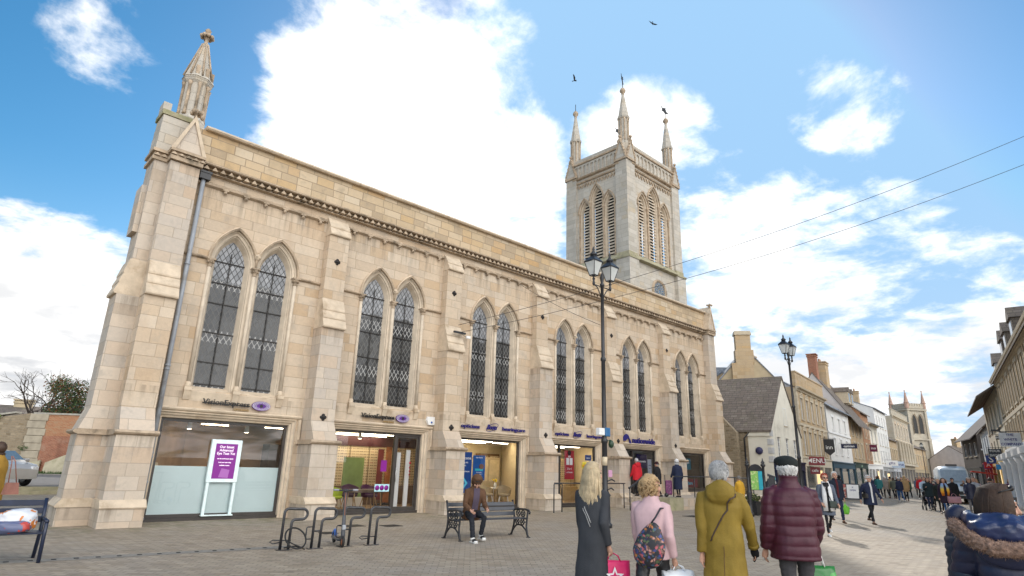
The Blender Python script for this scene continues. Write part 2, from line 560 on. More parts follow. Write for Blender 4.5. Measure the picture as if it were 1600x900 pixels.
# ================================================================ ground
def paving_material():
    m, t, b = new_mat('block_paving')
    tc = t.new('ShaderNodeTexCoord'); o = tc.outputs['Object']
    mp = t.new('ShaderNodeMapping'); mp.inputs['Rotation'].default_value = (0, 0, rad(40)); t.link(o, mp.inputs[0])
    br = t.new('ShaderNodeTexBrick'); br.offset = 0.5
    t.link(mp.outputs[0], br.inputs['Vector'])
    br.inputs['Color1'].default_value = (0, 0, 0, 1); br.inputs['Color2'].default_value = (1, 1, 1, 1); br.inputs['Mortar'].default_value = (0.4, 0.4, 0.4, 1)
    br.inputs['Scale'].default_value = 1; br.inputs['Mortar Size'].default_value = 0.011; br.inputs['Mortar Smooth'].default_value = 0.3
    br.inputs['Brick Width'].default_value = 0.215; br.inputs['Row Height'].default_value = 0.125
    c = t.ramp(br.outputs['Color'], [(0, (0.255, 0.20, 0.145)), (0.3, (0.37, 0.305, 0.225)), (0.6, (0.31, 0.255, 0.195)), (0.85, (0.41, 0.34, 0.255)), (1, (0.29, 0.24, 0.19))])
    c = t.mix(t.math('MULTIPLY', t.smooth(t.noise(o, 0.35, 5, 0.6), 0.45, 0.7), 0.4), c, (0.33, 0.31, 0.29))
    c = t.mix(t.math('MULTIPLY', t.smooth(t.noise(o, 1.1, 8, 0.72), 0.50, 0.70), 0.5), c, (0.215, 0.18, 0.14))
    c = t.mix(t.math('MULTIPLY', t.smooth(t.noise(o, 5.5, 2, 0.4), 0.70, 0.74), 0.55), c, (0.12, 0.11, 0.10))
    c = t.mix(t.math('MULTIPLY', t.smooth(t.noise(o, 9, 4, 0.6), 0.62, 0.72), 0.4), c, (0.47, 0.43, 0.37))
    c = t.mix(t.math('MULTIPLY', br.outputs['Fac'], 0.62), c, (0.15, 0.13, 0.105))
    # moss and dirt along the foot of the church wall
    x, y, z = t.sep(o)
    near = t.math('MULTIPLY', t.smooth(y, -3.4, -0.3), t.smooth(y, 1.2, 0.2))
    moss = t.math('MULTIPLY', near, t.smooth(t.noise(o, 2.3, 6, 0.65), 0.44, 0.60))
    c = t.mix(t.math('MULTIPLY', moss, 0.6), c, (0.155, 0.15, 0.075))
    t.link(c, b.inputs['Base Color'])
    b.inputs['Roughness'].default_value = 0.72
    b.inputs['Specular IOR Level'].default_value = 0.3
    bn = t.new('ShaderNodeBump'); bn.inputs['Strength'].default_value = 0.55; bn.inputs['Distance'].default_value = 0.012
    t.link(t.math('ADD', t.math('MULTIPLY', br.outputs['Fac'], -1.0), t.math('MULTIPLY', t.noise(o, 14, 5, 0.6), 0.5)), bn.inputs['Height'])
    t.link(bn.outputs[0], b.inputs['Normal'])
    return m


PAVING = paving_material()
g = MB()
g.add([(-900, -900, 0), (1400, -900, 0), (1400, 900, 0), (-900, 900, 0)], [(0, 1, 2, 3)], PAVING)
struct('ground', g)
# gutter of paler setts with a row of small drainage slots
g = MB()
GUT = plain('gutter_setts', (0.25, 0.23, 0.20), 0.8, 0, 0.25, 12, 0.5, 30)
SLOT = plain('slot_dark', (0.02, 0.02, 0.02), 0.9)
import itertools
p0 = Vector((-9.5, -5.15, 0)); p1 = Vector((-0.55, -6.0, 0))
dv = (p1 - p0); L = dv.length; dv.normalize(); nv = Vector((-dv.y, dv.x, 0))
g.add([p0 - nv * .16 + Vector((0, 0, .004)), p1 - nv * .16 + Vector((0, 0, .004)), p1 + nv * .16 + Vector((0, 0, .004)), p0 + nv * .16 + Vector((0, 0, .004))], [(0, 1, 2, 3)], GUT)
k = 0.1
while k < L:
    c = p0 + dv * k
    q = [c - dv * .035 - nv * .05, c + dv * .035 - nv * .05, c + dv * .035 + nv * .05, c - dv * .035 + nv * .05]
    g.add([v + Vector((0, 0, .008)) for v in q], [(0, 1, 2, 3)], SLOT)
    k += 0.3
struct('drainage_channel', g)
# worn manhole covers
for i, (x, y, w, h) in enumerate([(2.2, -3.2, .6, .45), (3.2, -3.6, .5, .4), (1.0, -4.4, .35, .35), (13.6, -5.2, .6, .5), (15.4, -5.6, .7, .5)]):
    g = MB(); g.box(x, x + w, y, y + h, 0.001, 0.012, IRON)
    for j in range(4): g.box(x + .05, x + w - .05, y + .06 + j * h / 4.6, y + .09 + j * h / 4.6, 0.012, 0.017, IRON)
    tag(g.build('drain_cover'), ['iron drain cover in the paving before the second shop window', 'iron drain cover next to the bench with the seated man', 'small square iron cover behind the cycle stands',
                                 'iron drain cover in paving left of the ramp', 'iron drain cover in paving in front of the raised stone platform'][i], 'drain cover', 'drain covers in the paving')

# ================================================================ church nave
church = thing('church', 'long cream stone former church with tall paired lancet windows and shops below', 'church')
WALL_T = 9.78
PAR_T = 11.12


def arch(cx, hw, z0, zs, rise, n=9):
    """outline of a pointed opening from bottom left, over the top, to bottom right"""
    a = (rise * rise - hw * hw) / (2 * hw)
    r = hw + a
    out = [(cx - hw, z0)]
    th = math.atan2(rise, a)
    for i in range(n + 1):
        t = th * i / n
        out.append((cx - (r * math.cos(t) - a), zs + r * math.sin(t)))
    for i in range(n - 1, -1, -1):
        t = th * i / n
        out.append((cx + (r * math.cos(t) - a), zs + r * math.sin(t)))
    out.append((cx + hw, z0))
    return out


def P3(pts, y): return [(p[0], y, p[1]) for p in pts]


SHW, SHT = 1.95, 2.84      # shop recess half width and head
LC, LHW, LZ0, LZS, LR = 0.665, 0.645, 3.44, 7.22, 1.08
wall = MB()
for k in range(6):
    X = 5.0 * k
    ztop = WALL_T
    out = [(X - 2.5, 0), (X - SHW, 0), (X - SHW, SHT), (X + SHW, SHT), (X + SHW, 0), (X + 2.5, 0), (X + 2.5, ztop), (X - 2.5, ztop)]
    holes = [arch(X - LC, LHW, LZ0, LZS, LR), arch(X + LC, LHW, LZ0, LZS, LR)]
    loops = [[Vector((p[0], p[1], 0)) for p in l] for l in [out] + holes]
    flat = [p for l in loops for p in l]
    tri = tessellate_polygon(loops)
    wall.add([(p.x, 0, p.y) for p in flat], [tuple(t) for t in tri], STONE)
# end walls, back wall and flat roof behind the parapet
wall.add([(-2.7, .1, 0), (1.2, 18, 0), (1.2, 18, PAR_T), (-2.7, .1, PAR_T)], [(0, 1, 2, 3)], STONE)
wall.add([(27.9, 0, 0), (27.9, 18, 0), (27.9, 18, PAR_T), (27.9, 0, PAR_T)], [(0, 1, 2, 3)], STONE)
wall.add([(1.2, 18, 0), (27.9, 18, 0), (27.9, 18, PAR_T), (1.2, 18, PAR_T)], [(0, 1, 2, 3)], STONE)
wall.add([(-2.9, 0, 0), (-2.5, 0, 0), (-2.5, 0, WALL_T), (-2.9, 0, WALL_T)], [(0, 1, 2, 3)], STONE)
wall.add([(27.5, 0, 0), (27.9, 0, 0), (27.9, 0, WALL_T), (27.5, 0, WALL_T)], [(0, 1, 2, 3)], STONE)
wall.build('wall', STONE, church, fix=False)
rf = MB(); rf.prism([(0.5, 10.2), (9, 12.6), (17.6, 10.2), (17.6, 10.0), (0.5, 10.0)], 'x', 1.4, 27.7)
rf.build('roof', plain('lead_roof', (0.2, 0.21, 0.22), 0.6), church)
# parapet with coping
pp = MB()
pp.box(-2.5, 27.6, -0.10, 0.45, WALL_T + 0.16, PAR_T, STONE_GOLD)
par = pp.build('parapet', STONE_GOLD, church)
cp = MB()
cp.prism([(-0.22, PAR_T + 0.004), (-0.26, PAR_T + 0.05), (-0.24, PAR_T + 0.10), (-0.16, PAR_T + 0.15), (0.52, PAR_T + 0.17), (0.55, PAR_T + 0.004)], 'x', -2.1, 27.3)
cp.build('coping', TRIM, par)
# cornice: mouldings, dog-tooth band and a string with little carved heads
cn = MB()
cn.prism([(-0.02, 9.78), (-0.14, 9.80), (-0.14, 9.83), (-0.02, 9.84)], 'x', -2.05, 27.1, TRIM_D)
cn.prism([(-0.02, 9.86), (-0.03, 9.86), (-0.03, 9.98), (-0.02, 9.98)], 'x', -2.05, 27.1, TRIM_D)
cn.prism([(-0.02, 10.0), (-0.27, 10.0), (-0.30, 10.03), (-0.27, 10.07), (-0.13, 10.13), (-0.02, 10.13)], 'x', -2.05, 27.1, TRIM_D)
x = -2.0
while x < 27.05:
    cn.add([(x, -.09, 9.85), (x + .165, -.09, 9.85), (x + .0825, -.09, 10.0), (x, -.26, 9.86), (x + .165, -.26, 9.86), (x + .0825, -.23, 10.0)],
           [(0, 1, 4, 3), (1, 2, 5, 4), (2, 0, 3, 5), (3, 4, 5)], TRIM_D)
    x += .235
cn.build('cornice', TRIM_D, church)
st = MB()
for k in range(6):
    X = 5.0 * k
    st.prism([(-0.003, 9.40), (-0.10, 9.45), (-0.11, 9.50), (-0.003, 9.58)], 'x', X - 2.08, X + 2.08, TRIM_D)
st.build('string_course', TRIM_D, church)
rnd = random.Random(3)
for k in range(6):
    for i in range(7):
        if (k, i) in ((0, 0),): continue
        X = 5.0 * k - 1.86 + i * 0.62
        hb = MB()
        hb.ball((X, -.075, 9.355), .058, TRIM_D, 8, (1, .9, 1.15 + .2 * rnd.random()))
        hb.ball((X, -.125, 9.335), .024, TRIM_D, 6)
        hb.box(X - .085, X + .085, -.12, 0.0, 9.40, 9.45, TRIM_D)
        hb.build('carved_corbel', TRIM_D, church)

# ---------------------------------------------------------------- lancet windows
def leaded_glass():
    m, t, b = new_mat('leaded_glass')
    tc = t.new('ShaderNodeTexCoord'); o = tc.outputs['Object']
    x, y, z = t.sep(o)
    a = t.math('ADD', t.math('MULTIPLY', x, 1.0), t.math('MULTIPLY', z, 0.62))
    c = t.math('SUBTRACT', t.math('MULTIPLY', x, 1.0), t.math('MULTIPLY', z, 0.62))
    s = 0.165
    fa = t.math('FRACT', t.math('DIVIDE', t.math('ADD', a, 50.0), s)); fc = t.math('FRACT', t.math('DIVIDE', t.math('ADD', c, 50.0), s))
    la = t.math('LESS_THAN', fa, 0.14); lc = t.math('LESS_THAN', fc, 0.14)
    lead = t.math('MAXIMUM', la, lc)
    ia = t.math('FLOOR', t.math('DIVIDE', t.math('ADD', a, 50.0), s)); ic = t.math('FLOOR', t.math('DIVIDE', t.math('ADD', c, 50.0), s))
    wn = t.new('ShaderNodeTexWhiteNoise'); wn.noise_dimensions = '2D'
    t.link(t.comb(ia, ic, 0), wn.inputs['Vector'])
    # broad noise bands of slightly paler glass
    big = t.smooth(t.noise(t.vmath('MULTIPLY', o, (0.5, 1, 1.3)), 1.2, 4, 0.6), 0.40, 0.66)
    # sky reflection painted into the paler head panes, lower panes kept dark
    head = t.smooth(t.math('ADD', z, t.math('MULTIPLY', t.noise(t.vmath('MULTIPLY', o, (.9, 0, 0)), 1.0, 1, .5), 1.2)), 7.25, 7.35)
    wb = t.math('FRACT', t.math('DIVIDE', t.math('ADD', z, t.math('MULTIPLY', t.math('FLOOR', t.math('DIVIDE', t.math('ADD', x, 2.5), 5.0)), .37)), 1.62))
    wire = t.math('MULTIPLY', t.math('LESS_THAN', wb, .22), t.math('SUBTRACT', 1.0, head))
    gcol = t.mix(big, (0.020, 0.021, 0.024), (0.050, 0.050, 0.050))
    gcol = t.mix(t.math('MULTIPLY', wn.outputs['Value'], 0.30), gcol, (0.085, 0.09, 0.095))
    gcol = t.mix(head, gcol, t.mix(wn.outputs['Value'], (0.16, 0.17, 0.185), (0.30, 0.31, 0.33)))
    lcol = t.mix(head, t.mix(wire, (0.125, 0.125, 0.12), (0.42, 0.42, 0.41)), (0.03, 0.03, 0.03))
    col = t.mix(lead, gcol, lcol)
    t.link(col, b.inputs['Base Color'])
    t.link(t.math('ADD', 0.16, t.math('MULTIPLY', lead, 0.5)), b.inputs['Roughness'])
    b.inputs['Specular IOR Level'].default_value = 0.55
    bn = t.new('ShaderNodeBump'); bn.inputs['Strength'].default_value = 0.6; bn.inputs['Distance'].default_value = 0.01
    t.link(t.math('ADD', lead, t.math('MULTIPLY', t.noise(o, 3.0, 2, 0.5), 1.1)), bn.inputs['Height'])
    nv_ = t.vmath('ADD', bn.outputs[0], t.vmath('SCALE', t.vmath('SUBTRACT', wn.outputs['Color'], (0.5, 0.5, 0.5)), scale=0.06))
    t.link(t.vmath('NORMALIZE', nv_), b.inputs['Normal'])
    return m


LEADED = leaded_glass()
rz = MB
GY = 0.27
for k in range(6):
    X = 5.0 * k
    for s in (-1, 1):
        cx = X + s * LC
        w = MB()
        # stepped and splayed jambs: (half width, spring, rise, bottom, y)
        prof = [(LHW, LZS, LR, LZ0, 0.0), (LHW - .035, LZS, LR - .035, LZ0, 0.0), (LHW - .045, LZS, LR - .05, LZ0, 0.045), (LHW - .105, LZS, LR - .13, LZ0 + .02, 0.055),
                (LHW - .115, LZS, LR - .14, LZ0 + .02, 0.10), (LHW - .135, LZS, LR - .17, LZ0 + .03, 0.105), (LHW - .215, LZS, LR - .30, LZ0 + .10, GY)]
        prof[0] = (LHW, LZS, LR, LZ0, -0.004)
        rings = [P3(arch(cx, h, b, zs, r), y) for (h, zs, r, b, y) in prof]
        for i in range(len(rings) - 1):
            w.strip(rings[i], rings[i + 1], RECESS)
        w.build('window_surround', RECESS, church, fix=False)
        hw, rise = LHW - .215, LR - .30
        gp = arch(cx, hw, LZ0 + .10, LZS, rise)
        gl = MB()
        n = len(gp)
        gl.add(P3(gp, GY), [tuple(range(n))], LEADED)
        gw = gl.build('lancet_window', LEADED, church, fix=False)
        # saddle bars and stanchion
        sb = MB()
        for z in (3.62, 4.25, 5.12, 6.0, 6.62, 7.28):
            sb.box(cx - hw, cx + hw, GY - .035, GY - .012, z, z + (.028 if z != 7.0 else .05))
        sb.box(cx - .012, cx + .012, GY - .05, GY - .036, LZ0 + .12, 7.62)
        sb.build('glazing_bars', IRON, gw)
    # sloping sill in two scoops
    sl = MB()
    for s in (-1, 1):
        cx = X + s * LC
        a = [(cx - LHW, -.03, LZ0 - .05), (cx + LHW, -.03, LZ0 - .05), (cx + LHW * .72, GY, LZ0 + .12), (cx - LHW * .72, GY, LZ0 + .12)]
        sl.add(a, [(0, 1, 2, 3)], TRIM)
        sl.add([(cx - LHW, -.03, LZ0 - .05), (cx + LHW, -.03, LZ0 - .05), (cx + LHW * .8, -.003, LZ0 - .30), (cx - LHW * .8, -.003, LZ0 - .30)], [(0, 1, 2, 3)], TRIM)
    sl.build('window_sill', TRIM, church)
    # hood moulds with the string running off either side
    hd = MB()
    for s in (-1, 1):
        cx = X + s * LC
        o1 = arch(cx, LHW + .01, LZS, LZS, LR + .01)[1:-1]; o2 = arch(cx, LHW + .065, LZS, LZS, LR + .08)[1:-1]; o3 = arch(cx, LHW + .085, LZS, LZS, LR + .115)[1:-1]
        clip = lambda pts: [((min(p[0], X - .004) if s < 0 else max(p[0], X + .004)), p[1]) for p in pts]
        o1, o2, o3 = clip(o1), clip(o2), clip(o3)
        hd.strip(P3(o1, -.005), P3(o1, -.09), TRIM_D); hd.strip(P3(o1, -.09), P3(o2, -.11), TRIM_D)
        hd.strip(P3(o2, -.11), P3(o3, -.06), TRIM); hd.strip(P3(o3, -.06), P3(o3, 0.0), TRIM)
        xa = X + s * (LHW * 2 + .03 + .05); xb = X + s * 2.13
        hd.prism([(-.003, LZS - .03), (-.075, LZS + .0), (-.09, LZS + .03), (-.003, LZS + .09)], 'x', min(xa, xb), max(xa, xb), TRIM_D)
    hd.build('hood_mould', TRIM_D, church, fix=False)
    # carved stop between the arches
    bs = MB(); bs.ball((X, -.08, 7.60), .10, TRIM, 8, (1, .8, 1.1)); bs.ball((X - .05, -.13, 7.62), .045, TRIM, 6); bs.ball((X + .05, -.13, 7.58), .045, TRIM, 6)
    bs.prism([(-.003, 7.28), (-.06, 7.42), (-.06, 7.5), (-.003, 7.5)], 'x', X - .04, X + .04, TRIM)
    bs.build('carved_stop', TRIM, church)
    for xx in (X - 1.30, X, X + 1.30):
        c = MB()
        c.lathe([(.055, 3.62), (.055, 7.0)], (xx, -.015, 0), 10)
        col = c.build('colonette', RECESS, church)
        q = MB(); q.lathe([(.06, 6.99), (.075, 7.01), (.06, 7.035), (.065, 7.08), (.11, 7.17), (.125, 7.20)], (xx, -.015, 0), 8)
        for j in range(8):
            a = j * math.pi / 4
            q.ball((xx + .098 * math.cos(a), -.015 + .098 * math.sin(a), 7.13), .028, None, 6)
        q.box(xx - .12, xx + .12, -.135, .105, 7.20, 7.245)
        q.build('capital', TRIM_D, col)
        q = MB(); q.box(xx - .10, xx + .10, -.115, .085, 3.40, 3.50); q.lathe([(.095, 3.50), (.10, 3.53), (.075, 3.56), (.085, 3.60), (.06, 3.64)], (xx, -.015, 0), 10)
        q.prism([(-.003, 3.14), (-.03, 3.16), (-.10, 3.40), (-.003, 3.40)], 'x', xx - .085, xx + .085)
        q.build('base', TRIM, col)

# ---------------------------------------------------------------- buttresses
QUAT = plain('black_tie_plate', (0.03, 0.027, 0.027), 0.7, 0.2, 0.3)
for k in range(7):
    X = -2.5 + 5.0 * k
    b = MB()
    B0 = k in (0, 6)
    # plinth
    b.box(X - .47, X + .47, -1.08, 0.02, 0, .42, STONE_GREY)
    b.prism([(-1.10, .42), (-1.12, .45), (-.955, .62), (0.02, .62), (0.02, .42)], 'x', X - .49, X + .49, TRIM)
    b.box(X - .425, X + .425, -.95, 0.02, .62, 2.11, STONE_GREY)
    # foot weathering above the string
    b.prism([(-.94, 2.24), (-.60, 2.80), (0.02, 2.80), (0.02, 2.24)], 'x', X - .385, X + .385, STONE_GREY)
    b.box(X - .385, X + .385, -.60, 0.02, 2.80, 5.72, STONE_GREY if k % 2 else STONE)
    # triple weathering
    for i, (ya, za, yb, zb) in enumerate([(-.70, 5.72, -.60, 6.02), (-.605, 6.02, -.50, 6.30), (-.505, 6.30, -.36, 6.72)]):
        b.prism([(ya + .02, za), (ya, za + .03), (ya, za + .07), (yb, zb), (0.02, zb), (0.02, za)], 'x', X - .40 + .006 * i, X + .40 - .006 * i, TRIM)
    if not B0:
        b.box(X - .36, X + .36, -.32, 0.02, 6.72, 8.95, STONE)
        for i, (ya, za, yb, zb) in enumerate([(-.41, 8.95, -.30, 9.22), (-.29, 9.22, -.05, 9.62)]):
            b.prism([(ya + .02, za), (ya, za + .03), (ya, za + .07), (yb, zb), (0.02, zb), (0.02, za)], 'x', X - .375 + .006 * i, X + .375 - .006 * i, TRIM)
    else:
        b.box(X - .39, X + .39, -.36, 0.02, 6.72, 9.72, STONE_GREY)
    o = b.build('buttress', STONE_GREY, church)
    s = MB()
    s.prism([(-.95, 2.11), (-1.02, 2.14), (-1.05, 2.18), (-1.02, 2.22), (-.95, 2.24), (0.02, 2.24), (0.02, 2.11)], 'x', X - .49, X + .49)
    s.build('string_moulding', TRIM_D, o)
    if 0 < k < 6:
        for (z, y) in ((2.93, -.61), (8.05, -.33)):
            q = MB()
            for (dx, dz) in ((-.06, 0), (.06, 0), (0, -.06), (0, .06)):
                q.lathe([(.012, -.02), (.05, -.012), (.05, .012), (.012, .02)], (0, 0, 0), 10)
                nn = 40
                M = Matrix.Translation((X + dx, y, z + dz)) @ Matrix.Rotation(rad(90), 4, 'X')
                q.xf(M, len(q.v) - 40)
            q.ball((X, y - .02, z), .05, None, 8)
            q.build('tie_plate', QUAT, o)
# gablets over the end buttresses
for X, zt in ((-2.5, 11.30), (27.5, 11.55)):
    b = MB()
    b.box(X - .43, X + .43, -.46, .3, 9.74, 9.86, TRIM_D)
    b.box(X - .46, X + .46, -.50, .3, 9.99, 10.07, TRIM_D)
    b.box(X - .41, X + .41, -.42, .3, 9.86, 9.99, TRIM_D)
    for i in range(5):
        xx = X - .38 + i * .19 + .02
        b.add([(xx - .075, -.42, 9.87), (xx + .075, -.42, 9.87), (xx, -.42, 9.98), (xx - .075, -.50, 9.88), (xx + .075, -.50, 9.88), (xx, -.46, 9.98)],
              [(0, 1, 4, 3), (1, 2, 5, 4), (2, 0, 3, 5), (3, 4, 5)], TRIM_D)
    b.prism([(X - .42, 10.07), (X + .42, 10.07), (X, zt - .12)], 'y', -.42, .55, STONE_GREY)
    for s in (-1, 1):
        d = Vector((s * .46, 0, 10.07 - zt)).normalized()
        pts = [(X + s * .36, 10.07), (X + s * .47, 10.07), (X, zt), (X, zt - .22)]
        b.prism(pts, 'y', -.47, .6, TRIM)
    o = b.build('gablet', STONE_GREY, church)
    f = MB(); f.lathe([(.05, zt - .10), (.045, zt + .05), (.10, zt + .10), (.05, zt + .14)], (X, -.4, 0), 8)
    for j in range(4):
        a = j * math.pi / 2 + .78
        f.ball((X + .13 * math.cos(a), -.4 + .13 * math.sin(a), zt + .10), .075, None, 8)
    f.ball((X, -.4, zt + .17), .06, None, 8)
    f.build('finial', TRIM_D, o)

# corner buttress that faces west, with its parapet block
b = MB()
Y0, Y1 = -.06, .80
b.box(-3.66, -2.88, Y0 - .10, Y1 + .1, 0, .42, STONE_GREY)
b.prism([(-3.70, .42), (-3.72, .45), (-3.60, .62), (-2.88, .62), (-2.88, .42)], 'y', Y0 - .12, Y1 + .12, TRIM)
b.box(-3.58, -2.88, Y0, Y1, .62, 2.11, STONE_GREY)
b.prism([(-3.58, 2.24), (-3.42, 2.75), (-2.88, 2.75), (-2.88, 2.24)], 'y', Y0, Y1, STONE_GREY)
b.box(-3.42, -2.88, Y0, Y1, 2.75, 5.72, STONE_GREY)
for (xa, za, xb, zb) in ((-3.50, 5.72, -3.42, 6.02), (-3.43, 6.02, -3.36, 6.3), (-3.37, 6.3, -3.28, 6.72)):
    b.prism([(xa + .02, za), (xa, za + .03), (xa, za + .07), (xb, zb), (-2.88, zb), (-2.88, za)], 'y', Y0 - .005, Y1 + .005, TRIM)
b.box(-3.24, -2.88, Y0, Y1, 6.72, 9.72, STONE_GREY)
b.box(-3.36, -3.24, Y0 + .2, Y1, 7.55, 8.95, STONE_GREY)
b.box(-3.31, -2.8, Y0 - .05, Y1 + .05, 9.72, 9.82, TRIM_D)
b.box(-3.27, -2.8, Y0 - .01, Y1, 9.82, 9.96, TRIM_D)
for i in range(3):
    xx = -3.20 + i * .18
    b.add([(xx - .075, Y0 - .01, 9.83), (xx + .075, Y0 - .01, 9.83), (xx, Y0 - .01, 9.95), (xx - .075, Y0 - .09, 9.84), (xx + .075, Y0 - .09, 9.84), (xx, Y0 - .05, 9.95)],
          [(0, 1, 4, 3), (1, 2, 5, 4), (2, 0, 3, 5), (3, 4, 5)], TRIM_D)
b.box(-3.33, -2.8, Y0 - .09, Y1 + .05, 9.96, 10.05, TRIM_D)
for i in range(4):
    z = 10.05 + i * .30
    b.box(-3.27 + i * .012, -2.3, Y0 + .02 + i * .03, Y1, z, z + .285, STONE_TOWER)
    b.box(-3.26 + i * .012, -2.3, Y0 + .05 + i * .03, Y1, z + .285, z + .30, TRIM_D)
b.box(-3.28, -2.3, Y0 + .08, Y1 + .04, 11.25, 11.40, TRIM_GR)
b.box(-3.27, -3.05, Y0 + .25, Y1 - .15, 11.40, 11.72, STONE_TOWER)
o = b.build('corner_buttress', STONE_GREY, church)
s = MB()
s.prism([(-3.58, 2.11), (-3.66, 2.14), (-3.69, 2.18), (-3.66, 2.22), (-3.58, 2.24), (-2.88, 2.24), (-2.88, 2.11)], 'y', Y0 - .08, Y1 + .08)
s.build('string_moulding', TRIM_D, o)
# octagonal corner pinnacle
pn = MB()
cx, cy = -2.45, .50
pn.lathe([(.42, 10.1), (.42, 11.5), (.36, 11.62), (.36, 12.72), (.42, 12.80), (.44, 12.92)], (cx, cy, 0), 8, STONE_TOWER, False)
for j in range(8):
    a = 2 * math.pi * j / 8
    pn.lathe([(.07, 11.6), (.045, 11.72), (.045, 12.62), (.075, 12.74)], (cx + .36 * math.cos(a), cy + .36 * math.sin(a), 0), 6, TRIM_D)
pn.lathe([(.46, 12.92), (.43, 12.98), (.085, 14.32)], (cx, cy, 0), 8, STONE_TOWER, False)
for j in range(8):
    a = 2 * math.pi * j / 8
    pn.tube([(cx + .43 * math.cos(a), cy + .43 * math.sin(a), 12.98), (cx + .09 * math.cos(a), cy + .09 * math.sin(a), 14.32)], .028, 5, TRIM_D)
for j in (5, 6, 7):
    a = 2 * math.pi * (j + .5) / 8
    pn.box(cx + .36 * math.cos(a) - .05, cx + .36 * math.cos(a) + .05, cy + .36 * math.sin(a) - .06, cy + .36 * math.sin(a) + .04, 13.0, 13.3, TRIM_D)
o = pn.build('corner_pinnacle', STONE_TOWER, church)
f = MB(); f.lathe([(.06, 14.30), (.09, 14.34), (.05, 14.40), (.06, 14.52), (.14, 14.62), (.07, 14.68), (.05, 14.76), (.10, 14.85), (.04, 14.93)], (cx, cy, 0), 8)
for j in range(8):
    a = 2 * math.pi * j / 8
    f.ball((cx + .16 * math.cos(a), cy + .16 * math.sin(a), 14.62), .07, None, 6)
f.build('finial', TRIM_D, o)

# rainwater pipe in the angle
dp = MB()
PX, PY = -1.92, -.14
dp.tube([(PX, PY, .28), (PX, PY, 9.55)], .062, 10)
for z in (.55, 1.0, 1.62, 1.72, 3.9, 4.0, 6.9):
    dp.lathe([(.066, -.03), (.078, -.02), (.078, .02), (.066, .03)], (PX, PY, z), 10)
dp.tube([(PX, PY, .28), (PX + .02, PY - .05, .18), (PX + .05, PY - .16, .10)], .062, 10)
dp.build('rainwater_pipe', LEADGREY, church)
hp = MB(); hp.box(PX - .14, PX + .16, PY - .12, .0, 9.53, 9.74); hp.box(PX - .16, PX + .18, PY - .14, .0, 9.72, 9.78); hp.build('hopper_head', DARKMETAL, church)

# ---------------------------------------------------------------- tower
tower = thing('church_tower', 'tall grey belfry tower with louvred openings and pinnacles rising behind the church', 'tower', (0, 0, 0))
TX0, TX1, TY0, TY1 = 29.75, 37.15, 7.15, 13.2
ZL, ZB = 17.35, 25.45           # belfry stage
tb = MB()


def tower_face(mb, L, z0, z1, holes, mat, M):
    out = [(0, z0), (L, z0), (L, z1), (0, z1)]
    loops = [[Vector((p[0], p[1], 0)) for p in l] for l in [out] + holes]
    flat = [p for l in loops for p in l]
    s = len(mb.v)
    mb.add([(p.x, 0, p.y) for p in flat], [tuple(t) for t in tessellate_polygon(loops)], mat)
    mb.xf(M, s)


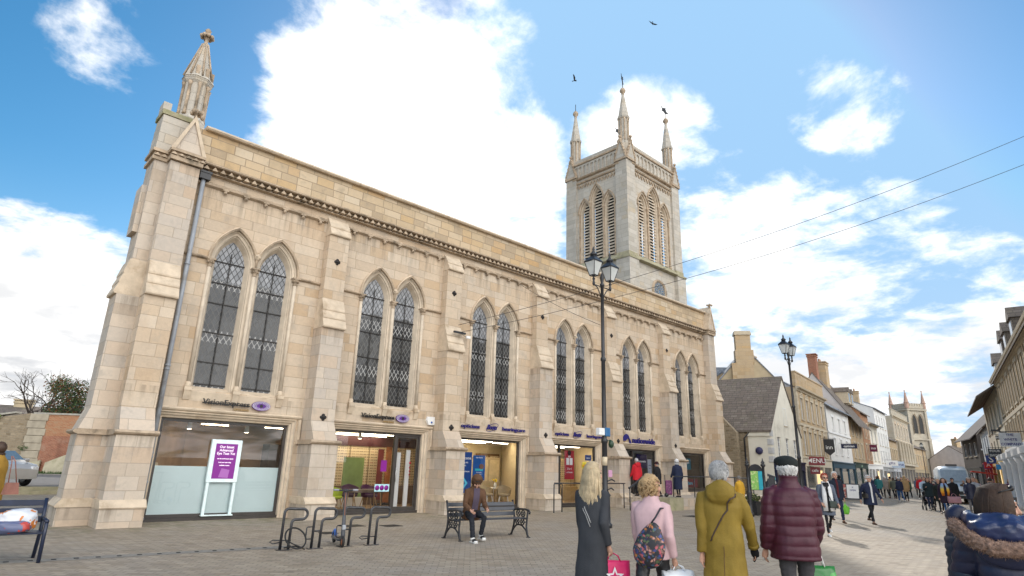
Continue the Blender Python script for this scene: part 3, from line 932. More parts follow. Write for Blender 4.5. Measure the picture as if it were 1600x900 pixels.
faces = [(TX1 - TX0, Matrix.Translation((TX0, TY0, 0))),                                                  # faces -Y
         (TY1 - TY0, Matrix.Translation((TX0, TY1, 0)) @ Matrix.Rotation(rad(-90), 4, 'Z')),              # faces -X
         (TX1 - TX0, Matrix.Translation((TX1, TY1, 0)) @ Matrix.Rotation(rad(180), 4, 'Z')),
         (TY1 - TY0, Matrix.Translation((TX1, TY0, 0)) @ Matrix.Rotation(rad(90), 4, 'Z'))]
LOUVRE = plain('grey_louvre_slats', (0.58, 0.50, 0.40), 0.8, 0, 0.15, 3)
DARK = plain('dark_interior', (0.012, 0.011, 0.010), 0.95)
for fi, (L, M) in enumerate(faces):
    c = L / 2
    sc = L / 7.4
    lights = [(c - 1.55 * sc, .50 * sc, 22.15, .95), (c, .62 * sc, 22.85, 1.25), (c + 1.55 * sc, .50 * sc, 22.15, .95)]
    lights = [(cx, hw, zs, r) for (cx, hw, zs, r) in lights]
    holes = [arch(cx, hw + .22 * sc, ZL + .35, zs, r + .28, 7) for (cx, hw, zs, r) in lights]
    tower_face(tb, L, 0, ZL, [], STONE_TOWER, M)
    tower_face(tb, L, ZL, ZB + 1.9, holes, STONE_TOWER, M)
    if fi > 1: continue
    for (cx, hw, zs, r) in lights:
        w = MB()
        prof = [(hw + .22 * sc, r + .28, -.01), (hw + .15 * sc, r + .20, .0), (hw + .13 * sc, r + .17, .12), (hw + .07 * sc, r + .09, .14), (hw, r, .42)]
        rg = [P3(arch(cx, h, ZL + .35, zs, rr, 7), y) for (h, rr, y) in prof]
        for i in range(len(rg) - 1): w.strip(rg[i], rg[i + 1], RECESS if i != 1 else TRIM_D)
        h1 = [P3(arch(cx, hw + .23 * sc, zs, zs, r + .30, 7)[1:-1], -.01), P3(arch(cx, hw + .25 * sc, zs, zs, r + .33, 7)[1:-1], -.11), P3(arch(cx, hw + .33 * sc, zs, zs, r + .44, 7)[1:-1], -.11), P3(arch(cx, hw + .34 * sc, zs, zs, r + .46, 7)[1:-1], 0)]
        for i in range(3): w.strip(h1[i], h1[i + 1], TRIM_D)
        for s in (-1, 1):
            xx = cx + s * (hw + .17 * sc)
            w.lathe([(.10, ZL + .35), (.10, ZL + .55), (.06, ZL + .62), (.06, zs - .2), (.07, zs - .17), (.13, zs - .02), (.14, zs + .03)], (xx, .0, 0), 8, TRIM_D)
        w.xf(M)
        o = w.build('belfry_opening', TRIM_D, tower, fix=False)
        lv = MB()
        z = ZL + .5
        while z < zs + r - .12:
            half = hw
            if z > zs:
                a = (r * r - hw * hw) / (2 * hw); R_ = hw + a
                half = max(.05, math.sqrt(max(0, R_ * R_ - (z - zs) ** 2)) - a)
            lv.add([(cx - half, .26, z), (cx + half, .26, z), (cx + half, .52, z + .17), (cx - half, .52, z + .17), (cx - half, .26, z - .10), (cx + half, .26, z - .10), (cx + half, .52, z + .07), (cx - half, .52, z + .07)],
                   [(0, 1, 2, 3), (4, 7, 6, 5), (0, 4, 5, 1), (1, 5, 6, 2), (3, 2, 6, 7), (0, 3, 7, 4)])
            z += .265
        s0 = len(lv.v)
        lv.xf(M)
        lv.build('louvres', LOUVRE, o)
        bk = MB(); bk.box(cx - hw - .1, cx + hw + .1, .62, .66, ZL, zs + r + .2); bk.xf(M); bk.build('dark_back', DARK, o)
tb.build('wall', STONE_TOWER, tower, fix=False)
# sills, strings, zig-zag course, panelled parapet
for fi, (L, M) in enumerate(faces[:2]):
    tc_ = MB()
    s0 = 0
    tc_.prism([(-.05, ZL - .12), (-.34, ZL - .06), (-.34, ZL), (0, ZL + .42), (.02, ZL - .12)], 'x', .6, L - .6, TRIM_GR)
    tc_.xf(M); tc_.build('belfry_sill', TRIM_GR, tower); tc_ = MB()
    tc_.prism([(0, 24.98), (-.10, 25.0), (-.16, 25.1), (0, 25.2)], 'x', .6, L - .6, TRIM_D)
    n = 15
    w_ = (L - 1.5) / n
    for i in range(n):
        xx = .75 + i * w_
        for (xa, xb) in ((xx, xx + w_ / 2), (xx + w_, xx + w_ / 2)):
            d = .07
            tc_.add([(xa, -.09, 24.95), (xb, -.09, 24.62), (xb, -.09, 24.50), (xa, -.09, 24.83), (xa, 0.0, 24.95), (xb, 0.0, 24.62), (xb, 0.0, 24.50), (xa, 0.0, 24.83)],
                    [(0, 1, 2, 3), (0, 4, 5, 1), (3, 2, 6, 7)], TRIM_D)
    tc_.prism([(0, 25.36), (-.20, 25.42), (-.26, 25.52), (0, 25.66)], 'x', .6, L - .6, TRIM_D)
    n = 11
    w_ = (L - 1.5) / n
    for i in range(n + 1):
        xx = .75 + i * w_
        tc_.box(xx - .07, xx + .07, -.10, 0.0, 25.62, 26.75, STONE_TOWER)
    for i in range(n):
        xx = .75 + (i + .5) * w_
        ao = arch(xx, w_ / 2 - .06, 26.35, 26.35, .28, 4)
        pts = ao[1:-1] + [(xx + w_ / 2 - .06, 26.75), (xx - w_ / 2 + .06, 26.75)]
        tc_.prism(pts, 'y', -.10, 0.0, STONE_TOWER)
    tc_.prism([(0, 26.75), (-.20, 26.78), (-.22, 26.9), (-.1, 27.02), (.4, 27.02), (.4, 26.75)], 'x', .5, L - .5, TRIM_D)
    tc_.xf(M, s0)
    tc_.build('parapet', TRIM_D, tower, fix=True)
# round clock window on the south face
ck = MB()
M = faces[0][1]
CX, CZ = 4.0, 15.35
for (r0, r1, y0, y1, mt) in ((1.02, .92, -.02, -.16, TRIM_D), (.92, .80, -.16, -.10, TRIM_D), (.80, .70, -.10, .10, TRIM_D)):
    A = [(CX + r0 * math.cos(2 * math.pi * i / 28), y0, CZ + r0 * math.sin(2 * math.pi * i / 28)) for i in range(28)]
    B = [(CX + r1 * math.cos(2 * math.pi * i / 28), y1, CZ + r1 * math.sin(2 * math.pi * i / 28)) for i in range(28)]
    ck.strip(A, B, mt, closed=True)
ck.xf(M)
o = ck.build('rose_window', TRIM_D, tower, fix=False)
gl = MB(); gl.add([(CX + .8 * math.cos(2 * math.pi * i / 28), -.03, CZ + .8 * math.sin(2 * math.pi * i / 28)) for i in range(28)], [tuple(range(28))]); gl.xf(M)
gl.build('pane', plain('blue_grey_glass', (0.16, 0.22, 0.30), 0.15, 0, .5, 4, spec=.7), o, fix=False)
gl = MB()
for i in range(12):
    a = 2 * math.pi * i / 12
    gl.tube([(CX + .2 * math.cos(a), -.06, CZ + .2 * math.sin(a)), (CX + .56 * math.cos(a), -.06, CZ + .56 * math.sin(a))], .022, 5)
    rr = .13
    gl.tube([(CX + .62 * math.cos(a) + rr * math.cos(t * math.pi / 4), -.06, CZ + .62 * math.sin(a) + rr * math.sin(t * math.pi / 4)) for t in range(9)], .02, 5)
gl.tube([(CX + .2 * math.cos(t * math.pi / 8), -.06, CZ + .2 * math.sin(t * math.pi / 8)) for t in range(17)], .025, 5)
gl.xf(M); gl.build('tracery', plain('pale_tracery', (0.36, 0.33, 0.28), .8), o)


def vane(mb, x, y, z, s, flag=True, rz=0.3):
    mb.tube([(x, y, z), (x, y, z + 1.1 * s)], .03, 6)
    if flag:
        st = len(mb.v)
        pts = [(-.75, .25), (-.45, .12), (-.35, .28), (.1, .24), (.3, .1), (.55, .16), (.5, -.02), (.3, -.06), (.05, -.22), (-.3, -.12), (-.7, -.2), (-.55, .02)]
        mb.prism([(p[0] * s, p[1] * s) for p in pts], 'y', -.02, .02)
        mb.xf(Matrix.Translation((x, y, z + .75 * s)) @ Matrix.Rotation(rz, 4, 'Z'), st)
        mb.ball((x, y, z + 1.1 * s), .07 * s, None, 6)
        mb.box(x - .14 * s, x + .14 * s, y - .02, y + .02, z + .98 * s, z + 1.03 * s)


# clasping corner piers and pinnacles
for (px, py, big) in ((TX0, TY0, 1.0), (TX1, TY0, .9), (TX0, TY1, .9), (TX1, TY1, .9)):
    sx = 1 if px == TX0 else -1; sy = 1 if py == TY0 else -1
    q = MB()
    for (z0, z1, e) in ((0, 17.2, .30), (17.75, 25.6, .16)):
        q.box(min(px - sx * e, px + sx * .95), max(px - sx * e, px + sx * .95), min(py - sy * e, py + sy * .30), max(py - sy * e, py + sy * .30), z0, z1, STONE_TOWER)
        q.box(min(px - sx * e, px + sx * .30), max(px - sx * e, px + sx * .30), min(py + sy * .30, py + sy * .95), max(py + sy * .30, py + sy * .95), z0, z1, STONE_TOWER)
    # mossy set-off
    for (a0, a1, b0, b1) in ((-.36, .99, -.36, .35), (-.36, .35, .35, .99)):
        x0, x1 = sorted((px + sx * a0, px + sx * a1)); y0, y1 = sorted((py + sy * b0, py + sy * b1))
        q.box(x0, x1, y0, y1, 17.2, 17.36, TRIM_GR)
        ins = .2
        x0, x1 = sorted((px + sx * (a0 + ins * .8), px + sx * (a1 - .04))); y0, y1 = sorted((py + sy * (b0 + (ins * .8 if b0 < 0 else 0)), py + sy * (b1 - .0)))
        q.prism([(x0, 17.36), (x1, 17.36), (x1 - .02, 17.75), (x0 + .02, 17.75)], 'y', y0, y1, TRIM_GR)
    # gablet heads
    for face in (0, 1):
        st0 = len(q.v)
        q.box(-.62, .62, -.12, .10, 25.6, 25.78, TRIM_D)
        q.prism([(-.56, 25.78), (.56, 25.78), (0, 27.45)], 'y', -.08, .5, STONE_TOWER)
        for s in (-1, 1):
            q.prism([(s * .50, 25.78), (s * .62, 25.78), (0, 27.65), (0, 27.3)], 'y', -.14, .5, TRIM_D)
            for j in range(5):
                tt = .15 + j * .18
                q.ball((s * (.60 * (1 - tt)), -.1, 25.78 + 1.85 * tt), .085, TRIM_D, 6)
        q.ball((0, -.08, 27.75), .13, TRIM_D, 6)
        cxm = px + sx * .38; cym = py + sy * .38
        if face == 0: Mx = Matrix.Translation((px + sx * .40, py - sy * .16, 0)) @ (Matrix.Rotation(0 if sy > 0 else math.pi, 4, 'Z'))
        else: Mx = Matrix.Translation((px - sx * .16, py + sy * .40, 0)) @ Matrix.Rotation(rad(-90 if sx > 0 else 90), 4, 'Z')
        q.xf(Mx, st0)
    q.build('corner_pier', STONE_TOWER, tower)
    c = MB()
    cx, cy = px + sx * .42, py + sy * .42
    zz = 26.8 if big < 1 else 27.2
    hs = 2.30 if big < 1 else 2.05; sp = 2.48 if big < 1 else 2.25
    c.lathe([(.62, zz - 1.2), (.62, zz), (.52, zz + .12), (.52, zz + .25), (.40, zz + .32), (.40, zz + .3 + hs), (.52, zz + .38 + hs), (.52, zz + .5 + hs)], (cx, cy, 0), 8, STONE_TOWER, False)
    for j in range(8):
        a = 2 * math.pi * j / 8
        c.lathe([(.07, zz + .3), (.06, zz + .45), (.06, zz + .15 + hs), (.09, zz + .35 + hs)], (cx + .40 * math.cos(a), cy + .40 * math.sin(a), 0), 6, TRIM_D)
    c.lathe([(.54, zz + .5 + hs), (.46, zz + .58 + hs), (.11, zz + .5 + hs + sp)], (cx, cy, 0), 8, STONE_TOWER, False)
    c.lathe([(.10, 0), (.14, .05), (.09, .12), (.24, .3), (.26, .42), (.16, .62), (.05, .7)], (cx, cy, zz + .48 + hs + sp), 8, TRIM_D)
    o = c.build('pinnacle', STONE_TOWER, tower)
    v = MB(); vane(v, cx, cy, zz + 1.1 + hs + sp, 1.0 if not (px == TX0 and py == TY1) else .7, not (px == TX0 and py == TY1), {True: 0.5, False: 0.1}[big == 1.0])
    v.build('weather_vane', IRON, o)
tr = MB(); tr.box(TX0 + .1, TX1 - .1, TY0 + .1, TY1 - .1, 26.2, 26.3); tr.build('roof', TRIM_D, tower)
# ================================================================ shopfronts and rooms behind
WARM = plain('cream_shop_wall', (0.72, 0.62, 0.42), 0.8, 0, 0.06)
BROWNW = plain('dim_shop_wall', (0.46, 0.33, 0.22), 0.8, 0, 0.15, 1.5)
FLOORW = plain('shop_floor', (0.30, 0.21, 0.13), 0.45, 0, 0.15, 2)
CEILW = plain('shop_ceiling', (0.62, 0.58, 0.5), 0.8, 0, 0.05)
TUBE = emit('ceiling_light_glow', (1.0, 0.86, 0.62), 10.0)
SPOT = emit('spot_glow', (1.0, 0.86, 0.6), 14.0)
FROST = plain('frosted_film', (0.68, 0.85, 0.86), 0.35, 0, 0.05, 1.0, spec=0.6)
NAVY = plain('navy_lettering', (0.025, 0.02, 0.16), 0.4, 0, 0.05)
BLACKL = plain('black_lettering', (0.02, 0.018, 0.018), 0.4)
PURPLE = plain('purple_panel', (0.22, 0.012, 0.24), 0.4, 0, 0.08)
CYANM = plain('cyan_print', (0.10, 0.58, 0.82), 0.5, 0, 0.03)
BLUEP = plain('poster_blue', (0.012, 0.065, 0.28), 0.4, 0, 0.1, 2)
REDP = plain('poster_red', (0.38, 0.025, 0.04), 0.45, 0, 0.12, 3)
OAK = plain('pale_wood', (0.42, 0.27, 0.13), 0.55, 0, 0.12, 5)

sur = MB()
for k in range(6):
    X = 5.0 * k
    o = MB()
    # stepped surround: side and head profiles
    prof = [(SHW, SHT, -.004), (SHW - .04, SHT - .04, -.03), (SHW - .06, SHT - .06, .03), (SHW - .12, SHT - .11, .04), (SHW - .13, SHT - .12, .09), (SHW - .19, SHT - .18, .11), (SHW - .20, SHT - .20, .24)]
    zb = 0.0
    rings = [[(X - w, y, zb), (X - w, y, h), (X + w, y, h), (X + w, y, zb)] for (w, h, y) in prof]
    for i in range(len(rings) - 1): o.strip(rings[i], rings[i + 1], TRIM if i in (0, 2, 4) else RECESS)
    # label mould dropping to the buttress strings
    o.prism([(-.003, SHT + .0), (-.06, SHT + .02), (-.08, SHT + .06), (-.05, SHT + .09), (-.003, SHT + .11)], 'x', X - 2.08, X + 2.08, TRIM)
    for s in (-1, 1):
        x0, x1 = sorted((X + s * 1.99, X + s * 2.08))
        o.prism([(x0, -.003), (x0 + .01, -.07), (x1 - .01, -.07), (x1, -.003)], 'z', 2.16, SHT, TRIM)
        x0, x1 = sorted((X + s * 1.99, X + s * 2.12))
        o.box(x0, x1, -.075, -.003, 2.11, 2.20, TRIM)
    o.build('shopfront_surround', TRIM, church, fix=False)

FW, FH = SHW - .20, SHT - .20
door_x = {1: (.72, FW), 3: (-FW, -.72), 4: (-FW, -.25)}
for k in range(6):
    X = 5.0 * k
    z0 = .66 if k == 5 else .08
    if k == 4: z0 = .42
    f = MB()
    t = .07
    f.box(X - FW, X - FW + t, .20, .30, z0, FH, FRAME); f.box(X + FW - t, X + FW, .20, .30, z0, FH, FRAME)
    f.box(X - FW + t, X + FW - t, .20, .30, FH - t, FH, FRAME); f.box(X - FW + t, X + FW - t, .19, .31, z0, z0 + .09, FRAME)
    f.box(X - FW - .06, X + FW + .06, .12, .34, max(0, z0 - .08), z0 - .002, FRAME)
    gx0, gx1 = X - FW + t, X + FW - t
    if k in door_x:
        a, b = door_x[k]
        dx = X + (a if k == 1 else b)
        f.box(dx - .04, dx + .04, .195, .305, z0 + .09, FH - t, FRAME)
    fo = f.build('shop_window', FRAME, church)
    gl = MB()
    def pane(x0, x1, za, zb, y=.25):
        gl.add([(x0, y, za), (x1, y, za), (x1, y, zb), (x0, y, zb)], [(0, 1, 2, 3)], SHOPGLASS)
    if k in door_x:
        a, b = door_x[k]
        d0, d1 = X + a, X + b
        if k == 1: pane(gx0, d0 - .04, z0 + .09, FH - t); pane(d0 + .04, gx1, z0 + .09, FH - t, .27)
        else: pane(d1 + .04, gx1, z0 + .09, FH - t); pane(gx0, d1 - .04, z0 + .09, FH - t, .27)
        dm = MB()
        x0, x1 = (d0 + .05, gx1) if k == 1 else (gx0, d1 - .05)
        hd_ = FH - t - (.0 if k == 1 else .32)
        for (xa, xb, za, zb) in ((x0, x0 + .06, z0, hd_), (x1 - .06, x1, z0, hd_), (x0 + .06, x1 - .06, hd_ - .07, hd_), (x0 + .06, x1 - .06, z0, z0 + .13)):
            dm.box(xa, xb, .225, .265, za, zb, FRAME)
        do = dm.build('shop_door', plain('blue_black_door', (0.015, 0.03, 0.055), .4) if k == 4 else FRAME, church)
        h = MB(); hx = x0 + .03; h.tube([(hx, .19, 1.0), (hx, .165, 1.03), (hx, .165, 1.42), (hx, .19, 1.45)], .014, 6); h.build('handle', plain('steel', (.5, .5, .5), .3, 1.0), do)
    else:
        pane(gx0, gx1, z0 + .09, FH - t)
    gl.build('pane', SHOPGLASS, fo, fix=False)
    if k == 0:
        q = MB(); q.add([(gx0, .262, z0 + .09), (gx1, .262, z0 + .09), (gx1, .262, 1.40), (gx0, .262, 1.40)], [(0, 1, 2, 3)], FROST)
        q.build('frosted_film', FROST, fo, fix=False)
    st_ = MB()
    if z0 > .3:
        st_.box(X - SHW + .2, X + SHW - .2, .05, .30, 0, z0 - .09, TRIM); st_.build('stall_riser', TRIM, church)

# rooms: floor, ceiling, walls
SKEW = .58
SKX = lambda x, y: x + SKEW * (y - .32)
def room(x0, x1, y1, h, wallm, name, z=0.04):
    e = SKEW * (y1 - .32)
    r = MB()
    r.add([(x0, .32, z), (x1, .32, z), (x1 + e, y1, z), (x0 + e, y1, z)], [(0, 1, 2, 3)], FLOORW)
    r.add([(x0, .32, h), (x1, .32, h), (x1 + e, y1, h), (x0 + e, y1, h)], [(0, 1, 2, 3)], CEILW)
    r.add([(x0 + e, y1, z), (x1 + e, y1, z), (x1 + e, y1, h), (x0 + e, y1, h)], [(0, 1, 2, 3)], wallm)
    for x in (x0, x1): r.add([(x, .32, z), (x + e, y1, z), (x + e, y1, h), (x, .32, h)], [(0, 1, 2, 3)], wallm)
    r.box(x0, x1, .31, .33, FH - .02, h, CEILW)
    return r.build('shop_interior', wallm, church, fix=False)


room(-2.3, 2.4, 4.6, 3.0, BROWNW, 'a')
room(2.45, 7.4, 5.2, 2.72, WARM, 'b')
room(7.5, 12.4, 4.8, 2.72, WARM, 'c')
room(12.5, 17.4, 4.8, 2.72, WARM, 'd')
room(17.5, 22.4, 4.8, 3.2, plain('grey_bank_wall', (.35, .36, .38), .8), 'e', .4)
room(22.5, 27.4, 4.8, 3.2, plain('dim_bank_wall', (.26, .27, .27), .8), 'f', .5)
LAMPG = 'ceiling lamps inside the shops'
def strip_light(x, y, w, d, lab, m=TUBE, z=2.64):
    x = SKX(x, y)
    q = MB(); q.box(x - w / 2, x + w / 2, y - d / 2, y + d / 2, z, z + .03, m)
    tag(q.build('ceiling_light'), lab, 'ceiling light', LAMPG)
for (x, y, w, d) in ((3.3, 1.4, 1.2, .16), (5.2, 2.2, 1.6, .2), (4.4, 3.6, 2.2, .2), (6.4, 1.2, .9, .16)):
    strip_light(x, y, w, d, 'glowing ceiling strip in the spectacle shop above the green chair')
for (x, y, w, d) in ((-.9, 2.6, .8, .12), (1.2, 2.2, .8, .12)):
    strip_light(x, y, w, d, 'dim warm ceiling strip at the back of the frosted-window shop', emit('amber_tube', (1.0, .75, .45), 13.0))
for (x, y, w, d) in ((8.8, 1.2, .9, .16), (10.0, 2.4, 1.8, .25), (11.3, 1.6, 1.0, .16), (9.6, 3.7, 2.6, .2), (11.7, 3.0, .8, .2)):
    strip_light(x, y, w, d, 'glowing ceiling strip in the cream shop behind the blue posters')
for (x, y, w, d) in ((14.0, 1.6, 1.3, .2), (16.0, 2.2, 1.6, .2), (15.2, 3.6, 2.4, .2)):
    strip_light(x, y, w, d, 'glowing ceiling strip in the shop with the red door poster')
for (x, y, w, d) in ((20.2, 1.8, 1.6, .14), (24.8, 2.0, 1.4, .10)):
    strip_light(x, y, w, d, 'dim ceiling strip inside the bank branch', emit('dim_tube', (.9, .95, 1), 2.5), 3.15)
def track_spot(x, y, lab):
    q = MB(); q.tube([(x, y, 2.72), (x, y, 2.6)], .012, 5, DARKMETAL); q.lathe([(.06, 2.42), (.075, 2.44), (.05, 2.62), (.02, 2.66)], (x, y, 0), 10, WHITE)
    q.lathe([(.055, 2.415), (.055, 2.425)], (x, y, 0), 10, SPOT)
    tag(q.build('pendant_lamp'), lab, 'pendant lamp')
track_spot(-.75, 1.1, 'left white pendant spot hanging behind the frosted shop window')
track_spot(1.0, 1.4, 'right white pendant spot hanging behind the frosted shop window')
track_spot(4.75, 1.0, 'white pendant spot hanging in the spectacle shop window')

# ---- screen totem behind the frosted window
t = thing('display_totem', 'white advertising totem with a lit purple screen in the frosted shop window', 'display screen', (.05, .18, .1))
q = MB(); q.bbox(-.42, .42, -.06, .05, .88, 2.04, .012); q.build('screen_surround', plain('white_screen_case', (.72, .84, .85), .3, spec=.5), t)
q = MB(); q.add([(-.30, -.0625, .98), (.30, -.0625, .98), (.30, -.0625, 1.93), (-.30, -.0625, 1.93)], [(0, 1, 2, 3)])
scr = q.build('screen', emit('purple_screen', (.17, .010, .20), .25), t, fix=False)
LW = emit('screen_white', (.85, .75, .85), .3)
for (s, z, sz) in (('Our latest', 1.84, .095), ('Advanced', 1.75, .095), ('Eye Test Yet', 1.66, .095), ('see the world more clearly', 1.52, .04), ('book your test today', 1.42, .04), ('available in store', 1.34, .04)):
    text_obj('screen_lettering', s, sz, LW, scr, face_y(0, -.066, z), .001, .002)
q = MB(); q.add([(-.12, -.066, 1.02), (.14, -.066, 1.0), (.16, -.066, 1.22), (-.06, -.066, 1.26)], [(0, 1, 2, 3)]); q.build('screen_picture', emit('pale_purple', (.30, .10, .34), .25), scr, fix=False)
q = MB(); q.bbox(-.40, -.32, -.05, .03, .03, .88, .01); q.bbox(.32, .40, -.05, .03, .03, .88, .01); q.bbox(-.42, .42, -.12, .08, 0, .035, .01); q.build('stand', plain('white_screen_case', (.72, .84, .85), .3), t)
# things on the counter behind the frosted film
t = thing('counter', 'white reception counter behind the frosted window', 'counter', (.5, 1.2, 0))
q = MB(); q.bbox(-1.9, 1.9, -.25, .35, .04, 1.02, .01); q.bbox(-1.95, 1.95, -.3, .4, 1.02, 1.07, .01); q.build('body', WHITE, t)
q = MB(); q.bbox(-.36, .2, .25, .6, 1.07, 1.72, .01); q.build('cabinet', WHITE, t)
q = MB(); q.box(-.25, -.16, .245, .249, 1.5, 1.62); q.box(-.0, .1, .245, .249, 1.5, 1.58); q.build('notice', plain('grey_notice', (.3, .3, .3)), t)
q = MB()
for i in range(8): q.box(-.98 + i * .045, -.945 + i * .045, 1.3, 1.5, 1.075, 1.075 + .26 + .02 * (i % 3), [plain('blue_folder', (.04, .07, .22)), plain('wood_folder', (.35, .22, .1)), BLACKL][i // 3 if i < 8 else 0])
tag(q.build('folders'), 'row of dark blue and brown folders standing on the white counter', 'folders')
t = thing('desk_lamp', 'small shaded table lamp on the counter at the left of the frosted window', 'lamp', (-1.45, 1.25, 1.07))
q = MB(); q.lathe([(.09, 0), (.02, .03), (.02, .25)], (0, 0, 0), 10); q.build('stem', DARKMETAL, t)
q = MB(); q.lathe([(.12, .22), (.08, .40)], (0, 0, 0), 12, cap=False); q.build('lamp_shade', plain('shade_cream', (.6, .5, .35)), t)
t = thing('storage_cupboard', 'tall pale cupboard against the back of the frosted-window shop', 'cupboard', (2.9, 3.2, .04))
q = MB(); q.bbox(-.5, .5, -.3, .3, 0, 2.1, .01); q.box(-.005, .005, -.305, -.3, .1, 2.0, FRAME); q.build('carcass', plain('pale_cupboard', (.5, .44, .36)), t)
# ---- spectacle display
def spec_wall_mat():
    m, t, b = new_mat('spectacle_shelving')
    tc = t.new('ShaderNodeTexCoord'); x, y, z = t.sep(tc.outputs['Object'])
    row = t.math('FRACT', t.math('DIVIDE', z, .105)); c = t.math('FRACT', t.math('DIVIDE', x, .17))
    r0 = t.math('MULTIPLY', t.math('GREATER_THAN', row, .30), t.math('LESS_THAN', row, .62))
    c0 = t.math('MULTIPLY', t.math('GREATER_THAN', c, .12), t.math('LESS_THAN', c, .88))
    br_ = t.math('GREATER_THAN', t.math('ABSOLUTE', t.math('SUBTRACT', c, .5)), .06)
    sp = t.math('MULTIPLY', r0, t.math('MULTIPLY', c0, br_))
    sh = t.math('LESS_THAN', row, .10)
    wn = t.new('ShaderNodeTexWhiteNoise'); wn.noise_dimensions = '2D'
    t.link(t.comb(t.math('FLOOR', t.math('DIVIDE', x, .17)), t.math('FLOOR', t.math('DIVIDE', z, .105)), 0), wn.inputs['Vector'])
    fr = t.ramp(wn.outputs['Value'], [(0, (.03, .025, .02)), (.5, (.12, .05, .03)), (.8, (.25, .15, .08)), (1, (.30, .03, .06))])
    panel = t.math('GREATER_THAN', t.math('FRACT', t.math('DIVIDE', x, .86)), .05)
    c1 = t.mix(sh, (.66, .55, .36), (.40, .30, .17)); c1 = t.mix(sp, c1, fr); c1 = t.mix(panel, (.20, .14, .08), c1)
    t.link(c1, b.inputs['Base Color']); b.inputs['Roughness'].default_value = .5
    return m
SPECW = spec_wall_mat()
t = thing('spectacle_display', 'wall of lit shelves crowded with spectacle frames in the second shop', 'shop display', (0, 0, 0))
q = MB(); q.box(4.5, 9.5, 3.9, 4.0, .75, 2.25); q.build('shelves', SPECW, t)
q = MB(); q.box(4.5, 9.5, 3.86, 4.0, 2.25, 2.62); q.build('header_band', plain('dark_red_band', (.05, .012, .016), .5), t)
q = MB(); q.box(4.4, 9.4, 3.6, 4.0, .05, .75); q.build('base_cupboard', plain('brown_base', (.16, .10, .06)), t)
t = thing('shop_divider', 'bright green glass panel standing among the spectacle shelves', 'divider panel', (SKX(4.2, 2.6), 2.6, .05))
q = MB(); q.box(-.42, .42, -.02, .02, .35, 1.75); q.build('panel', plain('green_glass', (.15, .22, .07), .3, 0, .3, 1.5), t)
q = MB(); q.bbox(-.45, .45, -.12, .12, 0, .35, .01); q.build('plinth', WHITE, t)
for (x, z0, z1, m, lab) in ((5.35, .6, 2.1, plain('dull_red_banner', (.15, .02, .025), .5), 'narrow red banner stand among the spectacle shelves'), (5.72, .5, 2.2, plain('orange_print', (.30, .11, .04), .5, 0, .6, 3), 'tall orange printed banner beside the spectacle shop door')):
    t = thing('banner_stand', lab, 'banner', (SKX(x, 3.2), 3.2, .05))
    q = MB(); q.box(-.13, .13, -.01, .01, z0 - .4, z1); q.build('banner', m, t)
    q = MB(); q.bbox(-.16, .16, -.12, .12, 0, .06, .01); q.tube([(0, .02, .05), (0, .02, z1)], .012, 6); q.build('stand', DARKMETAL, t)
def tub_chair(x, y, rz, m, lab, legm=OAK, z=.04):
    x = SKX(x, y) if x > 2.4 else x
    t = thing('tub_chair', lab, 'chair', (x, y, z), rz)
    q = MB(); q.lathe([(.18, .40), (.27, .43), (.29, .48), (.27, .50)], (0, 0, 0), 16); q.build('seat', m, t)
    q = MB()
    n = 15
    A = []; B = []; A2 = []; B2 = []
    for i in range(n):
        a = math.pi * (-.12 + 1.24 * i / (n - 1)); h = .84 - .20 * abs(i / (n - 1) - .5) * 1.6
        A.append((.28 * math.cos(a), .28 * math.sin(a), .45)); B.append((.33 * math.cos(a), .33 * math.sin(a), h))
        A2.append((.24 * math.cos(a), .24 * math.sin(a), .45)); B2.append((.29 * math.cos(a), .29 * math.sin(a), h))
    q.strip(A, B, None, True); q.strip(A2, B2, None, True); q.strip(B, B2, None, True)
    q.build('backrest', m, t)
    for (sx, sy) in ((1, 1), (1, -1), (-1, 1), (-1, -1)):
        q = MB(); q.tube([(sx * .15, sy * .15, .42), (sx * .23, sy * .23, 0)], .016, 6, rs=[.02, .013]); q.build('leg', legm, t)
LIME = plain('lime_fabric', (.36, .44, .02), .85, 0, .1)
tub_chair(3.60, .95, rad(20), LIME, 'lime green tub chair on pale wooden legs in shop window')
tub_chair(4.15, 1.9, rad(-20), plain('plum_fabric', (.06, .02, .05), .85), 'dark plum tub chair behind the brown table')
tub_chair(4.95, 1.55, rad(0), plain('purple_fabric', (.09, .03, .08), .85), 'purple tub chair beside the spectacle shop door')
t = thing('shop_table', 'long brown table with pale legs behind the spectacle shop window', 'table', (SKX(4.75, 1.05), 1.05, .04))
q = MB(); q.bbox(-.62, .62, -.28, .28, .60, .70, .01); q.build('tabletop', plain('brown_table', (.13, .085, .06), .5), t)
for (sx, sy) in ((1, 1), (1, -1), (-1, 1), (-1, -1)):
    q = MB(); q.tube([(sx * .5, sy * .2, .60), (sx * .56, sy * .24, 0)], .02, 6); q.build('leg', OAK, t)
q = MB(); q.box(5.05, 5.62, .236, .240, .70, .94, plain('pale_cyan_print', (.45, .72, .80), .5))
for i in range(3):
    q.lathe([(.085, 0), (.085, .001)], (0, 0, 0), 14, PURPLE)
    q.xf(Matrix.Translation((5.15 + i * .18, .2345, .82)) @ Matrix.Rotation(rad(90), 4, 'X'), len(q.v) - 28)
tag(q.build('window_sticker'), 'pale blue window sticker with three purple roundels low beside the door', 'sticker')
q = MB(); q.box(5.22, 5.45, .237, .240, 1.35, 1.72, PURPLE); tag(q.build('window_notice'), 'small purple square notice inside the spectacle shop window', 'notice')
q = MB(); q.bbox(5.95, 6.12, .42, .48, .15, 2.0, .01, WHITE); q.bbox(6.35, 6.52, .42, .48, .15, 2.1, .01, WHITE)
tag(q.build('door_curtain'), 'pale upright panels standing inside the glass shop door', 'panel')
q = MB()
